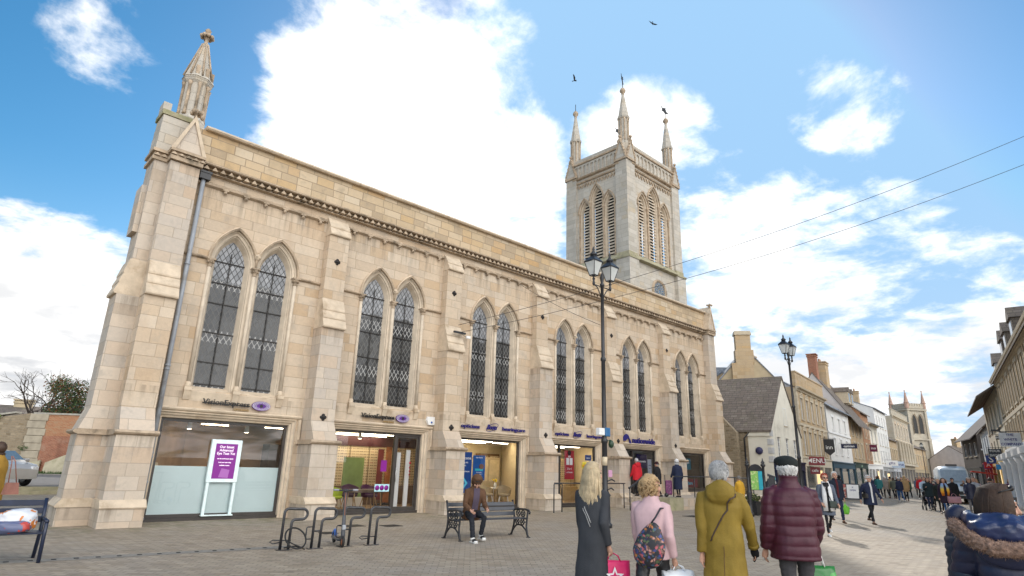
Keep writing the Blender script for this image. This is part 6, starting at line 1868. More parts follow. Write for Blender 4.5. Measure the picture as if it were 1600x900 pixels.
for (sx, sy) in ((1, 1), (1, -1), (-1, 1), (-1, -1)):
    q = MB(); q.lathe([(.55, 19.7), (.5, 20.9), (.65, 21.1), (.5, 21.3), (.08, 23.8), (.18, 24.0), (.05, 24.3)], (sx * W2, sy * W2, 0), 8, None, False); q.build('pinnacle', plain('pinkish_pinnacle', (.42, .28, .22), .85), t)
for face in range(4):
    for x in (-.85, .85):
        q = MB(); st0 = 0
        A = [(p[0], -W2 - .02, p[1]) for p in arch(x, .62, 13.6, 16.6, 1.6, 5)]; B = [(p[0], -W2 - .3, p[1]) for p in arch(x, .74, 13.4, 16.6, 1.9, 5)]
        q.strip(A, B, TRIM); q.add([(p[0], -W2 - .012, p[1]) for p in arch(x, .62, 13.6, 16.6, 1.6, 5)], [tuple(range(len(A)))], plain('dark_opening', (.05, .05, .05), .9))
        q.xf(Matrix.Rotation(face * math.pi / 2, 4, 'Z')); q.build('belfry_opening', TRIM, t, fix=False)
    q = MB(); P_ = arch(0, .9, 7.5, 9.6, 1.3, 5); q.add([(p[0], -W2 - .012, p[1]) for p in P_], [tuple(range(len(P_)))]); q.xf(Matrix.Rotation(face * math.pi / 2, 4, 'Z')); q.build('window', plain('dark_opening', (.05, .05, .05), .9), t, fix=False)

# ---------------------------------------------------------------- right-hand side of the street
RAZ = 12.0
rdv = Vector((math.cos(rad(RAZ)), math.sin(rad(RAZ)), 0))
R0 = Vector((44.7, -11.8, 0))
RP = lambda t: tuple((R0 + rdv * t)[:2])
# builder's u runs back towards the camera, so each house starts at its far end
t = house('honey stone classical building with tall pilasters and deep cornice on right', RP(4.3), RAZ + 180, 32, 12, 8.5, LIME_ST, SLATE, 13.6, [(6.0, 7.9, 11, 1.2, .5), (3.9, 5.3, 11, 1.2, .5)],
          shop=dict(H=3.6, m=WHITE, cols=7), trim=SURR, cornice=SURR, bars=(1, 1), bands=(5.5,), chims=[(6.5, 4.2, 10, 14.6, 2.0, 1.3, plain('grey_stack', (.33, .30, .27), .85), 0), (27.0, 5.9, 12, 17, 1.6, 1.0, LIME_ST, 2)], dormers=[(2.2, 9.4, 1.6, 1.6, SLATE), (5, 9.4, 1.6, 1.6, SLATE), (9.4, 9.4, 1.6, 1.6, SLATE)])
q = MB()
for i in range(23):
    x = .35 + i * 1.4
    q.box(x, x + .36, -.06, 0, 3.75, 8.1)
q.build('pilasters', LIME_ST, t)
for i in range(8):
    x = .25 + i * 3.6
    if x > 25.6: break
    q = MB(); q.lathe([(.34, 0), (.30, .3), (.25, .4), (.22, 2.6), (.34, 2.9)], (x + .1, -.45, 0), 12); q.prism([(-.8, 3.0), (-.8, 3.3), (-.2, 3.62), (-.02, 3.62), (-.02, 3.0)], 'x', x - .5, x + .7)
    q.build('portico_column', WHITE, t)
house_sign = t
hanging_sign(t, 'white two-line hanging sign with thin black lettering on the right', 10.6, 3.52, .98, .76, plain('pale_sign', (.62, .64, .66), .5), 'THE|WHITE|COMPANY', NAVY)
t2 = hanging_sign(t, 'black strip hanging sign beside the white two-line sign', 2.7, 4.3, .62, .26, BLACKL, 'BEAGLE', WHITE)
q = MB()
# little cut-out hound and horse on the iron bracket
for (cx, sc, pts) in ((-.9, .55, [(-.5, .0), (-.42, .35), (-.5, .5), (-.35, .45), (.3, .42), (.45, .62), (.62, .6), (.5, .42), (.5, 0), (.42, 0), (.36, .25), (-.3, .25), (-.4, 0)]), (-1.7, .9, [(-.5, 0), (-.4, .4), (-.6, .3), (-.45, .62), (.25, .6), (.5, .95), (.7, .85), (.5, .5), (.6, 0), (.5, 0), (.35, .35), (-.25, .35), (-.38, 0)])):
    q.prism([(cx * .5 + .1 + p[0] * sc * .55, .36 + p[1] * sc * .55) for p in pts], 'x', -.02, .02)
q.build('cut_out_animals', DARKMETAL, t2)
t = house('cream building with wide overhanging eaves on the right', RP(22), RAZ + 180, 17.5, 11, 8.3, plain('pale_cream_paint', (.52, .47, .37), .7, 0, .06, 1), SLATE, 12, [(5.6, 7.6, 5, 1.7, .5), (3.9, 4.9, 5, 1.2, .8)], shop=dict(H=3.4, m=plain('yellow_shop', (.55, .40, .14), .6), cols=4, light=WARML), overhang=1.3, bars=(2, 0), chims=[(7, 5, 10, 14, 1.2, 1.2, REDBR, 2)], dormers=[(12.5, 8.9, 1.8, 1.6, GREYP)])
hanging_sign(t, 'dark grey square hanging sign with pale lettering on the right', 14.1, 3.3, .82, .64, plain('charcoal_sign', (.05, .06, .08), .5), 'FOUR|SHOPS', WHITE)
hanging_sign(t, 'square royal blue hanging sign with white letter S on the right', 7.2, 3.0, .68, .68, plain('royal_blue', (.03, .06, .26), .5), 'S', WHITE, tsize=.75)
hanging_sign(t, 'bright cyan-blue hanging board under the dark grey sign', 17.2, 2.4, .70, .36, plain('azure_sign', (.03, .25, .55), .5))
hanging_sign(t, 'red hanging sign with white mark under the royal blue sign', 2.0, 2.7, .62, .55, plain('signal_red', (.5, .03, .03), .5), 'A', WHITE, tsize=.5)
hanging_sign(t, 'purple hanging sign beyond the red sign', 0.5, 2.65, .6, .55, plain('purple_sign', (.12, .04, .22), .5))
t = house('pale blue-white shop building low on the right', RP(34), RAZ + 180, 11.8, 10, 6.6, plain('pale_blue_render', (.50, .53, .55), .7, 0, .05), SLATE, 10, [(4.2, 5.8, 3, 1.4, .6)], shop=dict(H=3.3, m=plain('red_shop', (.42, .04, .04), .5), cols=3), bars=(1, 1))
t = house('dark timbered jettied house with a tall slate gable on right', (92.5, -.2), RAZ + 188, 9.5, 9, 6.9, plain('dark_timbering', (.06, .05, .045), .8), plain('dark_slate_gable', (.10, .085, .08), .85, 0, .2, 2), 11.2, [(4.4, 6.0, 3, 1.3, .5)], shop=dict(H=3.0, m=DARKMETAL, cols=3), roof='ridge', gable_m=plain('dark_slate_gable', (.10, .085, .08), .85, 0, .2, 2), overhang=.7, bars=(1, 1), sidew=plain('dark_timbering', (.06, .05, .045), .8))
q = MB()
for z in (.8, 3.1, 5.0): q.box(9.45, 9.56, .2, 8.8, z, z + .18)
for y in (.4, 2.4, 4.4, 6.4, 8.2): q.box(9.45, 9.55, y, y + .2, 0, 6.8)
q.build('pale_panels', plain('pale_plaster', (.45, .45, .46), .8), t)
t = house('orange-brown slate roofed house behind the jettied house', (120, 4.5), RAZ + 186, 14, 10, 7.0, plain('mustard_wall', (.30, .20, .09), .8), SLATE, 10.6, [(4.4, 6.0, 3, 1.3, .5)], shop=dict(H=3.0, m=CREAMP, cols=3), bars=(1, 1))
# red market awning
t = thing('market_awning', 'red canvas awning over a stall on the right side of street', 'awning', (64, -6.9, 0), rad(RAZ))
q = MB(); q.prism([(-1.1, 2.1), (1.1, 2.35), (1.1, 2.42), (-1.1, 2.17)], 'x', -2.4, 2.4); q.box(-2.4, 2.4, -1.12, -1.08, 1.85, 2.12); q.build('canopy', plain('red_canvas', (.5, .03, .02), .7), t)
for (x, y) in ((-2.3, -1), (2.3, -1), (-2.3, 1), (2.3, 1)):
    q = MB(); q.tube([(x, y, 0), (x, y, 2.1 + .1 * (y > 0))], .03, 6); q.build('leg', WHITE, t)

# far lamp posts
lamp_post(LP(98, -3.0)[0], LP(98, -3.0)[1], 'slim dark lamp post far down the street by the buff terrace')

# boards on the pavement
def a_board(x, y, rz, m, lab, text=None, tm=WHITE, w=.62, h=1.05, fm=DARKMETAL):
    t = thing('pavement_sign', lab, 'pavement sign', (x, y, 0), rz)
    for s in (-1, 1):
        q = MB(); q.box(-w / 2, w / 2, -.015, .015, .06, h); q.xf(Matrix.Translation((0, s * .22, 0)) @ Matrix.Rotation(s * rad(11), 4, 'X')); o = q.build('panel', fm, t)
        q = MB(); q.box(-w / 2 + .05, w / 2 - .05, -.02, -.016, .16, h - .06)
        q.xf(Matrix.Translation((0, s * .22, 0)) @ Matrix.Rotation(s * rad(11), 4, 'X') @ Matrix.Rotation(math.pi if s > 0 else 0, 4, 'Z')); q.build('poster_sheet', m, o)
        if text and s < 0:
            for i, l in enumerate(text.split('|')):
                text_obj('sign_lettering', l, .15, tm, o, Matrix.Translation((0, s * .22, 0)) @ Matrix.Rotation(s * rad(11), 4, 'X') @ face_y(0, -.022, h - .25 - i * .2), .002, .003)
    return t
a_board(42.9, -1.7, rad(-78), print_mat('red_menu', (.40, .08, .06), [(.6, .5, .4), (.7, .65, .6), (.45, .05, .05)], 7), 'red pavement sign board standing behind the man in navy jacket', None, w=.85, h=1.15)
a_board(42.5, -2.5, rad(-78), WHITE, 'white pavement sign board with navy mark beside the red board', 'X|OPEN', NAVY, w=.85, h=1.15)
a_board(15.6, -14.9, rad(-62), plain('pale_screen', (.45, .60, .72), .3), 'pale blue pavement sign board behind the woman with fur hood', None, w=.8, h=1.25)
# ---------------------------------------------------------------- white van
def wheel(parent, x, y, r=.34, w=.22):
    q = MB(); q.lathe([(r - .05, -w / 2), (r, -w / 2 + .03), (r, w / 2 - .03), (r - .05, w / 2)], (0, 0, 0), 20); q.xf(Matrix.Translation((x, y, r)) @ Matrix.Rotation(rad(90), 4, 'X')); o = q.build('wheel', plain('black_tyre', (.02, .02, .02), .6), parent)
    q = MB(); q.lathe([(r * .62, -w / 2 - .01), (r * .55, -w / 2 - .005), (.05, -w / 2 - .03)], (0, 0, 0), 16)
    for i in range(5):
        a = i * 2 * math.pi / 5; q.box(-.02, .02, .05, r * .6, -w / 2 - .03, -w / 2 - .005) if False else None
    s = -1 if y < 0 else 1
    q.xf(Matrix.Translation((x, y, r)) @ Matrix.Rotation(rad(90 if s < 0 else -90), 4, 'X') @ Matrix.Scale(1, 4)); q.build('rim', plain('alloy', (.45, .46, .48), .35, .7), o)


t = thing('van', 'pale blue-white delivery van facing up the crowded street', 'van', (50.56, -6.9, 0), rad(196))
VANP = plain('pale_van_paint', (.60, .68, .74), .3, 0, .04, 2, spec=.6, coat=.4)
q = MB()
sec = [(-2.6, .95, 2.55), (1.0, .95, 2.6), (1.55, .92, 2.45), (2.15, .88, 1.45), (2.65, .84, 1.15), (2.85, .78, .75)]
rings = []
for (x, hw, zt) in sec:
    rings.append([(x, -hw, .35), (x, -hw, zt * .6), (x, -hw * .97, zt - .25), (x, -hw * .8, zt - .04), (x, 0, zt), (x, hw * .8, zt - .04), (x, hw * .97, zt - .25), (x, hw, zt * .6), (x, hw, .35)])
for i in range(len(rings) - 1): q.strip(rings[i], rings[i + 1], None, True)
q.add(rings[0], [tuple(range(9))]); q.add(rings[-1], [tuple(range(9))])
q.build('body', VANP, t)
q = MB(); q.add([(1.66, -.78, 2.28), (1.66, .78, 2.28), (2.2, .80, 1.48), (2.2, -.80, 1.48)], [(0, 1, 2, 3)]); q.v = [(x + .03, y, z + .03) for (x, y, z) in q.v]; q.build('windscreen', plain('painted_glare_glass', (.32, .38, .43), .1, spec=.8), t, fix=False)  # pale base colour stands in for glare on the windscreen
q = MB(); q.box(2.80, 2.90, -.5, .5, .62, .85); q.box(2.78, 2.92, -.75, .75, .35, .55); q.build('grille', DARKMETAL, t)
for s in (-1, 1):
    q = MB(); q.bbox(2.62, 2.84, s * .66 - .12, s * .66 + .12, .82, 1.05, .03); q.build('headlight', plain('headlight_lens', (.7, .72, .75), .1), t)
    wheel(t, 1.9, s * .82); wheel(t, -1.8, s * .82)
q = MB(); q.box(1.0, 1.12, -.35, .35, 2.6, 2.72); q.build('roof_light', DARKMETAL, t)

# ================================================================ left background: raised lane, wall, car, tree
g = MB(); g.add([(-60, 14.3, .27), (-1.0, 14.3, .27), (5.0, 40, .27), (5, 60, .27), (-60, 60, .27)], [(0, 1, 2, 3, 4)], PAVED); struct('road', g)
g = MB(); g.box(-40, 2.5, 13.6, 14.32, 0, .14, TRIM_GR); g.box(-40, 2.5, 13.95, 14.32, .14, .28, TRIM_GR); struct('kerb', g)
g = MB(); g.add([(-40, 32.0, .274), (3.5, 32.0, .274), (3.5, 33.2, .274), (-40, 33.2, .274)], [(0, 1, 2, 3)], plain('pale_bay_marking', (.42, .38, .33), .8, 0, .2, 2)); g.add([(-1.2, 16, .275), (-1.05, 16, .275), (.6, 26, .275), (.45, 26, .275)], [(0, 1, 2, 3)], plain('pale_bay_marking', (.42, .38, .33), .8, 0, .2, 2)); struct('road_marking', g)
# wall with brick and rubble stretches, copings and leaning gravestones
WD = Vector((4.2, -3.4, 0)).normalized(); WA = Vector((-1.05, 35.8, 0))
t = thing('boundary_wall', 'old boundary wall part red brick part rubble beyond the lane', 'wall', tuple(WA), math.atan2(WD.y, WD.x))
q = MB(); q.box(.9, 9.5, 0, .45, .25, 4.2, OLDBR); o = q.build('brick_stretch', OLDBR, t)
q = MB(); q.box(1.0, 9.0, -.06, 0.0, .25, 2.75, REDBR); q.build('brick_infill', REDBR, t)
q = MB()
q.prism([(-14, .25), (.5, .25), (.5, 4.2), (-.2, 4.25), (-1.2, 4.1), (-4, 3.6), (-14, 3.2)], 'y', .02, .5, RUBBLE); q.build('rubble_stretch', RUBBLE, t)
q = MB()
for i in range(8): q.bbox(-.15 + (.1 if i % 2 else 0) - i * .02, .95 + (.1 if i % 2 else 0), -.06, .5, .25 + i * .5, .73 + i * .5, .02)
q.build('stone_pier', plain('pier_stone', (.38, .33, .25), .85, 0, .2, 2), t)
q = MB(); q.box(.0, 9.5, -.06, .5, 4.2, 4.32); q.prism([(-6, 3.42), (-1.2, 4.22), (-1.2, 4.34), (-6, 3.54)], 'y', -.05, .55); q.build('coping', plain('grey_coping', (.36, .34, .29), .85, 0, .2), t)
q = MB(); leaf_ball(q, (-2.4, .1, 3.9), .5, 150, .07, [LEAF1, LEAF2], 4, .5); leaf_ball(q, (-.1, -.05, 1.9), .35, 100, .06, [LEAF1], 5, .5); leaf_ball(q, (6.8, -.0, 4.1), .5, 160, .07, [LEAF1, LEAF2], 6, .5); q.build('ivy', LEAF1, t, fix=False)
GS = plain('gravestone', (.42, .38, .27), .9, 0, .2, 2, .4, dirt=((.25, .25, .12), 1.5))
for i, (x, w, h, lab, sk) in enumerate(((.6, 1.5, .85, 'low broken gravestone leaning at the foot of wall near the pier', -.3), (2.9, 2.4, 1.6, 'large slanted gravestone slab leaning against red brick wall', .9), (5.2, 1.0, 1.2, 'narrow gravestone next to the church buttress', 0))):
    q = MB(); q.prism([(-w / 2, 0), (w / 2, 0), (w / 2, h), (w * .2, h - .12), (-w / 2, h - abs(sk))], 'y', -.14, 0); p = Matrix.Translation(WA) @ Matrix.Rotation(math.atan2(WD.y, WD.x), 4, 'Z') @ Vector((x, -.3, .27))
    q.xf(Matrix.Rotation(rad(-9), 4, 'X')); o = q.build('gravestone', GS, None, p); o.rotation_euler[2] = math.atan2(WD.y, WD.x); tag(o, lab, 'gravestone')
g = MB(); leaf_ball(g, (0, 0, 0), 1, 10, .1, [LEAF1]); g = MB()
rr = random.Random(9)
for i in range(1500):
    u = rr.uniform(.2, 9); p = WA + WD * u + Vector((WD.y, -WD.x, 0)) * rr.uniform(.15, .9)
    h = rr.uniform(.06, .22); a = rr.uniform(0, 6.28); d = Vector((math.cos(a), math.sin(a), 0)) * .03
    g.add([p + d + Vector((0, 0, .27)), p - d + Vector((0, 0, .27)), p + d * rr.uniform(-1, 1) * 2 + Vector((0, 0, .27 + h))], [(0, 1, 2)], LEAF1)
o = g.build('grass', LEAF1, fix=False); tag(o, 'strip of grass along the foot of the old wall', 'grass', kind='stuff')
# roof beyond wall
house('low dark slate roof with pale chimney showing over the old wall', (-11, 62), -10, 17, 10, 4.3, BUFFR, SLATE, 6.2, [], chims=[(11.0, 5, 5, 7.0, 1.6, 1.0, BUFFR, 0)], y_ridge=.5)


def tree(c, H, seed, lab, leaves=0, spread=1.0, lm=None, lr=1.0, name='tree'):
    t = thing(name, lab, 'tree', c)
    rr = random.Random(seed)
    q = MB(); tips = []
    def grow(p, d, L, r, lev):
        n = 4
        pts = [Vector(p)]
        for i in range(n):
            d = (d + Vector((rr.gauss(0, .16), rr.gauss(0, .16), rr.gauss(.02, .1)))).normalized(); pts.append(pts[-1] + d * L / n)
        q.tube(pts, r, 5, None, False, rs=[r * (1 - .4 * i / n) for i in range(n + 1)])
        tips.append(pts[-1])
        if lev < 5:
            for k in range(rr.choice((2, 3, 3)) if lev else 4):
                a = pts[rr.choice((2, 3, 4))]
                nd = (d + Vector((rr.gauss(0, .6 * spread), rr.gauss(0, .6 * spread), rr.gauss(.15, .35)))).normalized()
                grow(a, nd, L * rr.uniform(.6, .82), r * .56, lev + 1)
    grow(Vector((0, 0, 0)), Vector((.03, 0, 1)), H * .36, H * .02, 0)
    q.build('trunk', plain('bark', (.07, .055, .045), .9, 0, .3), t)
    if leaves:
        lf = MB()
        for p in tips[::2]:
            leaf_ball(lf, p, lr, leaves, .10, lm, rr.random(), .8)
        lf.build('crown', lm[0], t, fix=False)
    return t


def seat(x, y, H, s): return None
tree((2.4, 53, .2), 11.5, 5, 'bare spreading tree beyond the old wall', spread=1.25)
tree((3.0, 44.0, .2), 8.2, 21, 'bushy evergreen with rusty leaves beside the bare tree', 55, 1.0, [plain('rusty_leaf', (.16, .075, .03), .7, 0, .3), LEAF1, plain('dark_leaf', (.03, .05, .02), .7, 0, .3)], .75)
# parked silver car behind the bench
t = thing('car', 'silver grey hatchback parked on the raised lane at the left edge', 'car', (-4.05, 16.0, .27), rad(-62))
CARP = plain('silver_car_paint', (.46, .45, .44), .3, .15, .05, 3, spec=.6, coat=.5)
q = MB()
prof = [(-2.0, .45, .62), (-1.95, .85, .74), (-1.7, 1.0, .80), (-1.25, 1.42, .62), (-.3, 1.50, .60), (.45, 1.40, .62), (1.05, 1.0, .78), (1.75, .88, .76), (2.0, .70, .66), (2.05, .42, .6)]
rings = []
for (x, zt, hw) in prof:
    w0 = .84 if -1.9 < x < 1.9 else hw + .08
    zb = .30
    zs_ = min(zt, .88)
    rings.append([(x, -w0 * .96, zb), (x, -w0, .55), (x, -w0 * .97, zs_ - .02), (x, -min(hw, w0), zt - .03), (x, 0, zt + .02), (x, min(hw, w0), zt - .03), (x, w0 * .97, zs_ - .02), (x, w0, .55), (x, w0 * .96, zb)])
for i in range(len(rings) - 1): q.strip(rings[i], rings[i + 1], None, True)
q.add(rings[0], [tuple(range(9))]); q.add(rings[-1], [tuple(range(9))])
q.build('body', CARP, t)
for s in (-1, 1):
    q = MB(); q.add([(-1.25, s * .80, .95), (.85, s * .80, .95), (.42, s * .655, 1.34), (-.3, s * .63, 1.43), (-1.1, s * .66, 1.36)], [(0, 1, 2, 3, 4)]); q.v = [(x, y + s * .02, z) for (x, y, z) in q.v]; q.build('side_window', WGLASS, t, fix=False)
    q = MB(); q.bbox(.62, .85, s * .98 - .12, s * .98 + .08, .95, 1.1, .03); q.build('wing_mirror', CARP, t)
    q = MB(); q.bbox(1.75, 2.0, s * .60 - .14, s * .60 + .14, .64, .80, .03); q.build('headlight', plain('headlight_lens', (.7, .72, .75), .1), t)
    q = MB(); q.bbox(-1.98, -1.85, s * .66 - .12, s * .66 + .12, .72, .95, .03); q.build('tail_light', plain('tail_red', (.35, .01, .01), .2), t)
    wheel(t, 1.25, s * .78, .31, .2); wheel(t, -1.25, s * .78, .31, .2)
q = MB(); q.add([(.50, -.58, 1.385), (.50, .58, 1.385), (1.03, .70, 1.03), (1.03, -.70, 1.03)], [(0, 1, 2, 3)]); q.v = [(x + .01, y, z + .02) for (x, y, z) in q.v]; q.build('windscreen', plain('painted_sky_glass', (.09, .14, .19), .1, spec=.8), t, fix=False)  # blue of the reflected sky is put into the glass colour
q = MB(); q.add([(-1.3, -.58, 1.40), (-1.3, .58, 1.40), (-1.68, .68, 1.02), (-1.68, -.68, 1.02)], [(0, 1, 2, 3)]); q.v = [(x - .02, y, z + .01) for (x, y, z) in q.v]; q.build('rear_window', plain('painted_sky_glass', (.05, .16, .30), .08, spec=.9), t, fix=False)
# ================================================================ people
def remeshed(mb, voxel, smooth=2, name='tmp'):
    """union of closed shapes as one continuous skin"""
    me = mb.mesh(name)
    bm = bmesh.new(); bm.from_mesh(me); bmesh.ops.recalc_face_normals(bm, faces=bm.faces[:]); bm.to_mesh(me); bm.free()
    o = bpy.data.objects.new(name, me); COL.objects.link(o)
    r = o.modifiers.new('r', 'REMESH'); r.mode = 'VOXEL'; r.voxel_size = voxel; r.use_smooth_shade = True
    s = o.modifiers.new('s', 'SMOOTH'); s.iterations = smooth; s.factor = .5
    dg = bpy.context.evaluated_depsgraph_get()
    out = bpy.data.meshes.new_from_object(o.evaluated_get(dg))
    bpy.data.objects.remove(o); bpy.data.meshes.remove(me)
    out.materials.clear()
    out.polygons.foreach_set('use_smooth', [True] * len(out.polygons))
    return out


def link_mesh(name, me, m, parent):
    me.name = name; me.materials.append(m)
    o = bpy.data.objects.new(name, me); COL.objects.link(o); o.parent = parent
    return o


def wrinkle(me, amp, sc, seed=0, stretch=(1, 1, .5), ridge=None):
    """folds in cloth; ridge=(spacing, depth) adds the stitched rolls of a quilted coat"""
    nrm = [v.normal.copy() for v in me.vertices]
    for v, n in zip(me.vertices, nrm):
        p = Vector((v.co.x * stretch[0], v.co.y * stretch[1], v.co.z * stretch[2])) * sc + Vector((seed * 3.7, seed * 1.3, 0))
        d = amp * (noise.noise(p) + .5 * noise.noise(p * 2.3))
        if ridge:
            ph = (v.co.z + .008 * noise.noise(v.co * 6)) / ridge[0]
            f = ph - math.floor(ph)
            d += ridge[1] * (math.sqrt(max(0, math.sin(math.pi * f))) - .75)
        v.co = v.co + n * d
    me.update()


def ring_loft(mb, rings, n=20, e=.85, m=None):
    """rings: (z, half width, half depth, y offset[, x offset]) -> closed surface"""
    v = []; f = []
    for r in rings:
        z, hw, hd, yo = r[:4]; xo = r[4] if len(r) > 4 else 0
        for j in range(n):
            t = 2 * math.pi * j / n
            c, s = math.cos(t), math.sin(t)
            v.append((xo + hw * math.copysign(abs(c) ** e, c), yo + hd * math.copysign(abs(s) ** e, s), z))
    k = len(rings)
    for i in range(k - 1):
        for j in range(n): f.append((i * n + j, i * n + (j + 1) % n, (i + 1) * n + (j + 1) % n, (i + 1) * n + j))
    f.append(tuple(reversed(range(n)))); f.append(tuple((k - 1) * n + j for j in range(n)))
    return mb.add(v, f, m, True)


SKIN = plain('skin', (.52, .30, .215), .6, 0, .08, 8, spec=.3)
SKIN2 = plain('tanned_skin', (.40, .215, .14), .6, 0, .08, 8, spec=.3)
def cloth(name, c, rough=.85, var=.12, bump=.25, bs=90, spec=.2): return plain(name, c, rough, 0, var, 5, bump, bs, spec)
HAIRM = lambda nm, c: plain(nm, c, .55, 0, .3, 14, .5, 60, .4)
H_BLOND = HAIRM('blonde_hair', (.44, .345, .215)); H_GREY = HAIRM('grey_hair', (.40, .40, .40)); H_WHITE = HAIRM('white_hair', (.62, .61, .59)); H_BROWN = HAIRM('brown_hair', (.055, .03, .018)); H_RED = HAIRM('dyed_red_hair', (.35, .045, .02)); H_SANDY = HAIRM('sandy_hair', (.40, .27, .14)); H_BLACK = HAIRM('black_hair', (.015, .012, .011))


def person(lab, pos, face_az, H=1.68, coat=None, legs=None, shoes=None, hair=('short', H_BROWN), hat=None, lod=.03, stride=18, phase=1, arms=((-12, 6, 15), (14, 6, 18)), head=(0, 0), w=1.0, lean=0, scarf=None,
           sit=False, hands=None, skin=None, z0=0.0, extra=None, group=None, glasses=False, hands_fine=False):
    """face_az: direction the person faces, degrees from +X. arms: right then left, each (swing forward, out, elbow bend)"""
    skin = skin or SKIN
    t = thing('person', lab, 'person', (pos[0], pos[1], z0), rad(face_az - 90), group)
    S = H
    hipz = .52 * S
    kn, an = .245 * S, .235 * S
    legs_j = []
    if sit:
        hipz = .50
        for s, (tp, kb) in zip((1, -1), sit):
            hp = Vector((s * .06 * S, 0, hipz)); spread = s * .10
            k = hp + Vector((spread, math.sin(rad(tp)), -math.cos(rad(tp)))).normalized() * kn
            a = k + Vector((-spread * .2, math.sin(rad(tp - kb)), -math.cos(rad(tp - kb)))).normalized() * an
            legs_j.append([hp, k, a])
    else:
        for s, ph in ((1, phase), (-1, -phase)):
            tp = stride * ph
            kb = 8 + (stride * .9 if ph < 0 else 0)
            hp = Vector((s * .052 * S, 0, hipz))
            k = hp + Vector((0, math.sin(rad(tp)), -math.cos(rad(tp)))) * kn
            a = k + Vector((0, math.sin(rad(tp - kb)), -math.cos(rad(tp - kb)))) * an
            legs_j.append([hp, k, a])
    low = min(j[2].z for j in legs_j) - .045 * S
    sh = Vector((0, 0, -low))
    for j in legs_j:
        for i in range(3): j[i] = j[i] + sh
    hip0 = Vector((0, 0, hipz)) + sh
    LM = Matrix.Translation(hip0) @ Matrix.Rotation(-rad(lean), 4, 'X') @ Matrix.Translation(-hip0)
    zsh = hip0.z + .283 * S
    arms_j = []
    for s, (p, ab, fl) in zip((1, -1), arms):
        so = Vector((s * .108 * S * w, 0, zsh))
        e = so + Vector((s * math.sin(rad(ab)), math.sin(rad(p)) * math.cos(rad(ab)), -math.cos(rad(p)) * math.cos(rad(ab)))) * .175 * S
        q = p + fl
        inw = -s * .25 * (1 if fl > 40 else 0)
        wr = e + Vector((inw + s * math.sin(rad(ab)) * .4, math.sin(rad(q)), -math.cos(rad(q)))).normalized() * .15 * S
        arms_j.append([LM @ so, LM @ e, LM @ wr])
    neck = LM @ Vector((0, .0, hip0.z + .33 * S))
    hc = LM @ Vector((0, .015 * S, hip0.z + .415 * S))
    HM = Matrix.Translation(hc) @ Matrix.Rotation(rad(head[0]), 4, 'Z') @ Matrix.Rotation(rad(-head[1]), 4, 'X')
    k_ = S / 1.7
    fine = lod < .02
    # ---- body: one continuous surface
    b = MB()
    s0 = len(b.v)
    b.ball((0, -.005, .025), .1, None, 20, (.80 * k_, .96 * k_, .98 * k_))
    b.ball((0, .022, -.04), .08, None, 16, (.76 * k_, .90 * k_, .98 * k_))
    if fine:
        b.ball((0, .088 * k_, -.10 * k_), .024, None, 8, (1.1, .8, .8))        # chin
        b.tube([(0, .092 * k_, .03 * k_), (0, .108 * k_, -.005 * k_), (0, .122 * k_, -.03 * k_), (0, .098 * k_, -.042 * k_)], .012, 8, rs=[.009, .012, .017, .012])
        b.ball((0, .094 * k_, -.066 * k_), .02, None, 8, (1.3, .75, .5)); b.ball((0, .091 * k_, -.078 * k_), .02, None, 8, (1.1, .75, .5))
        for s in (-1, 1):
            b.ball((s * .082 * k_, -.005, -.012), .03, None, 8, (.35, .75, 1.1))
            b.ball((s * .034 * k_, .082 * k_, .030 * k_), .02, None, 8, (1.4, .6, .5)); b.ball((s * .045 * k_, .066 * k_, -.035 * k_), .03, None, 8)
    else:
        b.ball((0, .105 * k_, -.02), .018, None, 6, (.8, 1, 1.3))
    b.xf(HM, s0)
    b.tube([neck - Vector((0, .0, .06 * S)), neck, hc + Vector((0, -.01, -.05 * S))], .05 * k_, 10, rs=[.06 * k_, .052 * k_, .05 * k_])
    s0 = len(b.v)
    cw = min(1, w) * .80
    ring_loft(b, [(hip0.z - .05 * S, .08 * S * cw, .06 * S * cw, 0), (hip0.z + .02 * S, .09 * S * cw, .065 * S * cw, 0), (hip0.z + .12 * S, .08 * S * cw, .06 * S * cw, 0), (hip0.z + .25 * S, .095 * S * cw, .062 * S * cw, 0), (hip0.z + .29 * S, .075 * S * cw, .05 * S * cw, 0), (hip0.z + .335 * S, .04 * S, .035 * S, 0)], 14)
    b.xf(LM, s0)
    for (so, e, wr) in arms_j: b.tube([so, so.lerp(e, .5), e, e.lerp(wr, .4), wr], .03, 8, rs=[.032 * k_, .032 * k_, .029 * k_, .028 * k_, .022 * k_])
    lk = .8 * min(1, legs[1]) if legs else 1
    for j in legs_j:
        b.tube([j[0], j[0].lerp(j[1], .5), j[1], j[1].lerp(j[2], .35), j[2], j[2] - Vector((0, 0, .02))], .05, 8, rs=[.07 * k_ * lk, .062 * k_ * lk, .045 * k_ * lk, .046 * k_ * lk, .03 * k_, .03 * k_])
        b.tube([j[2] + Vector((0, -.03, -.03)), j[2] + Vector((0, .10, -.05))], .03, 8)
    hand_w = []
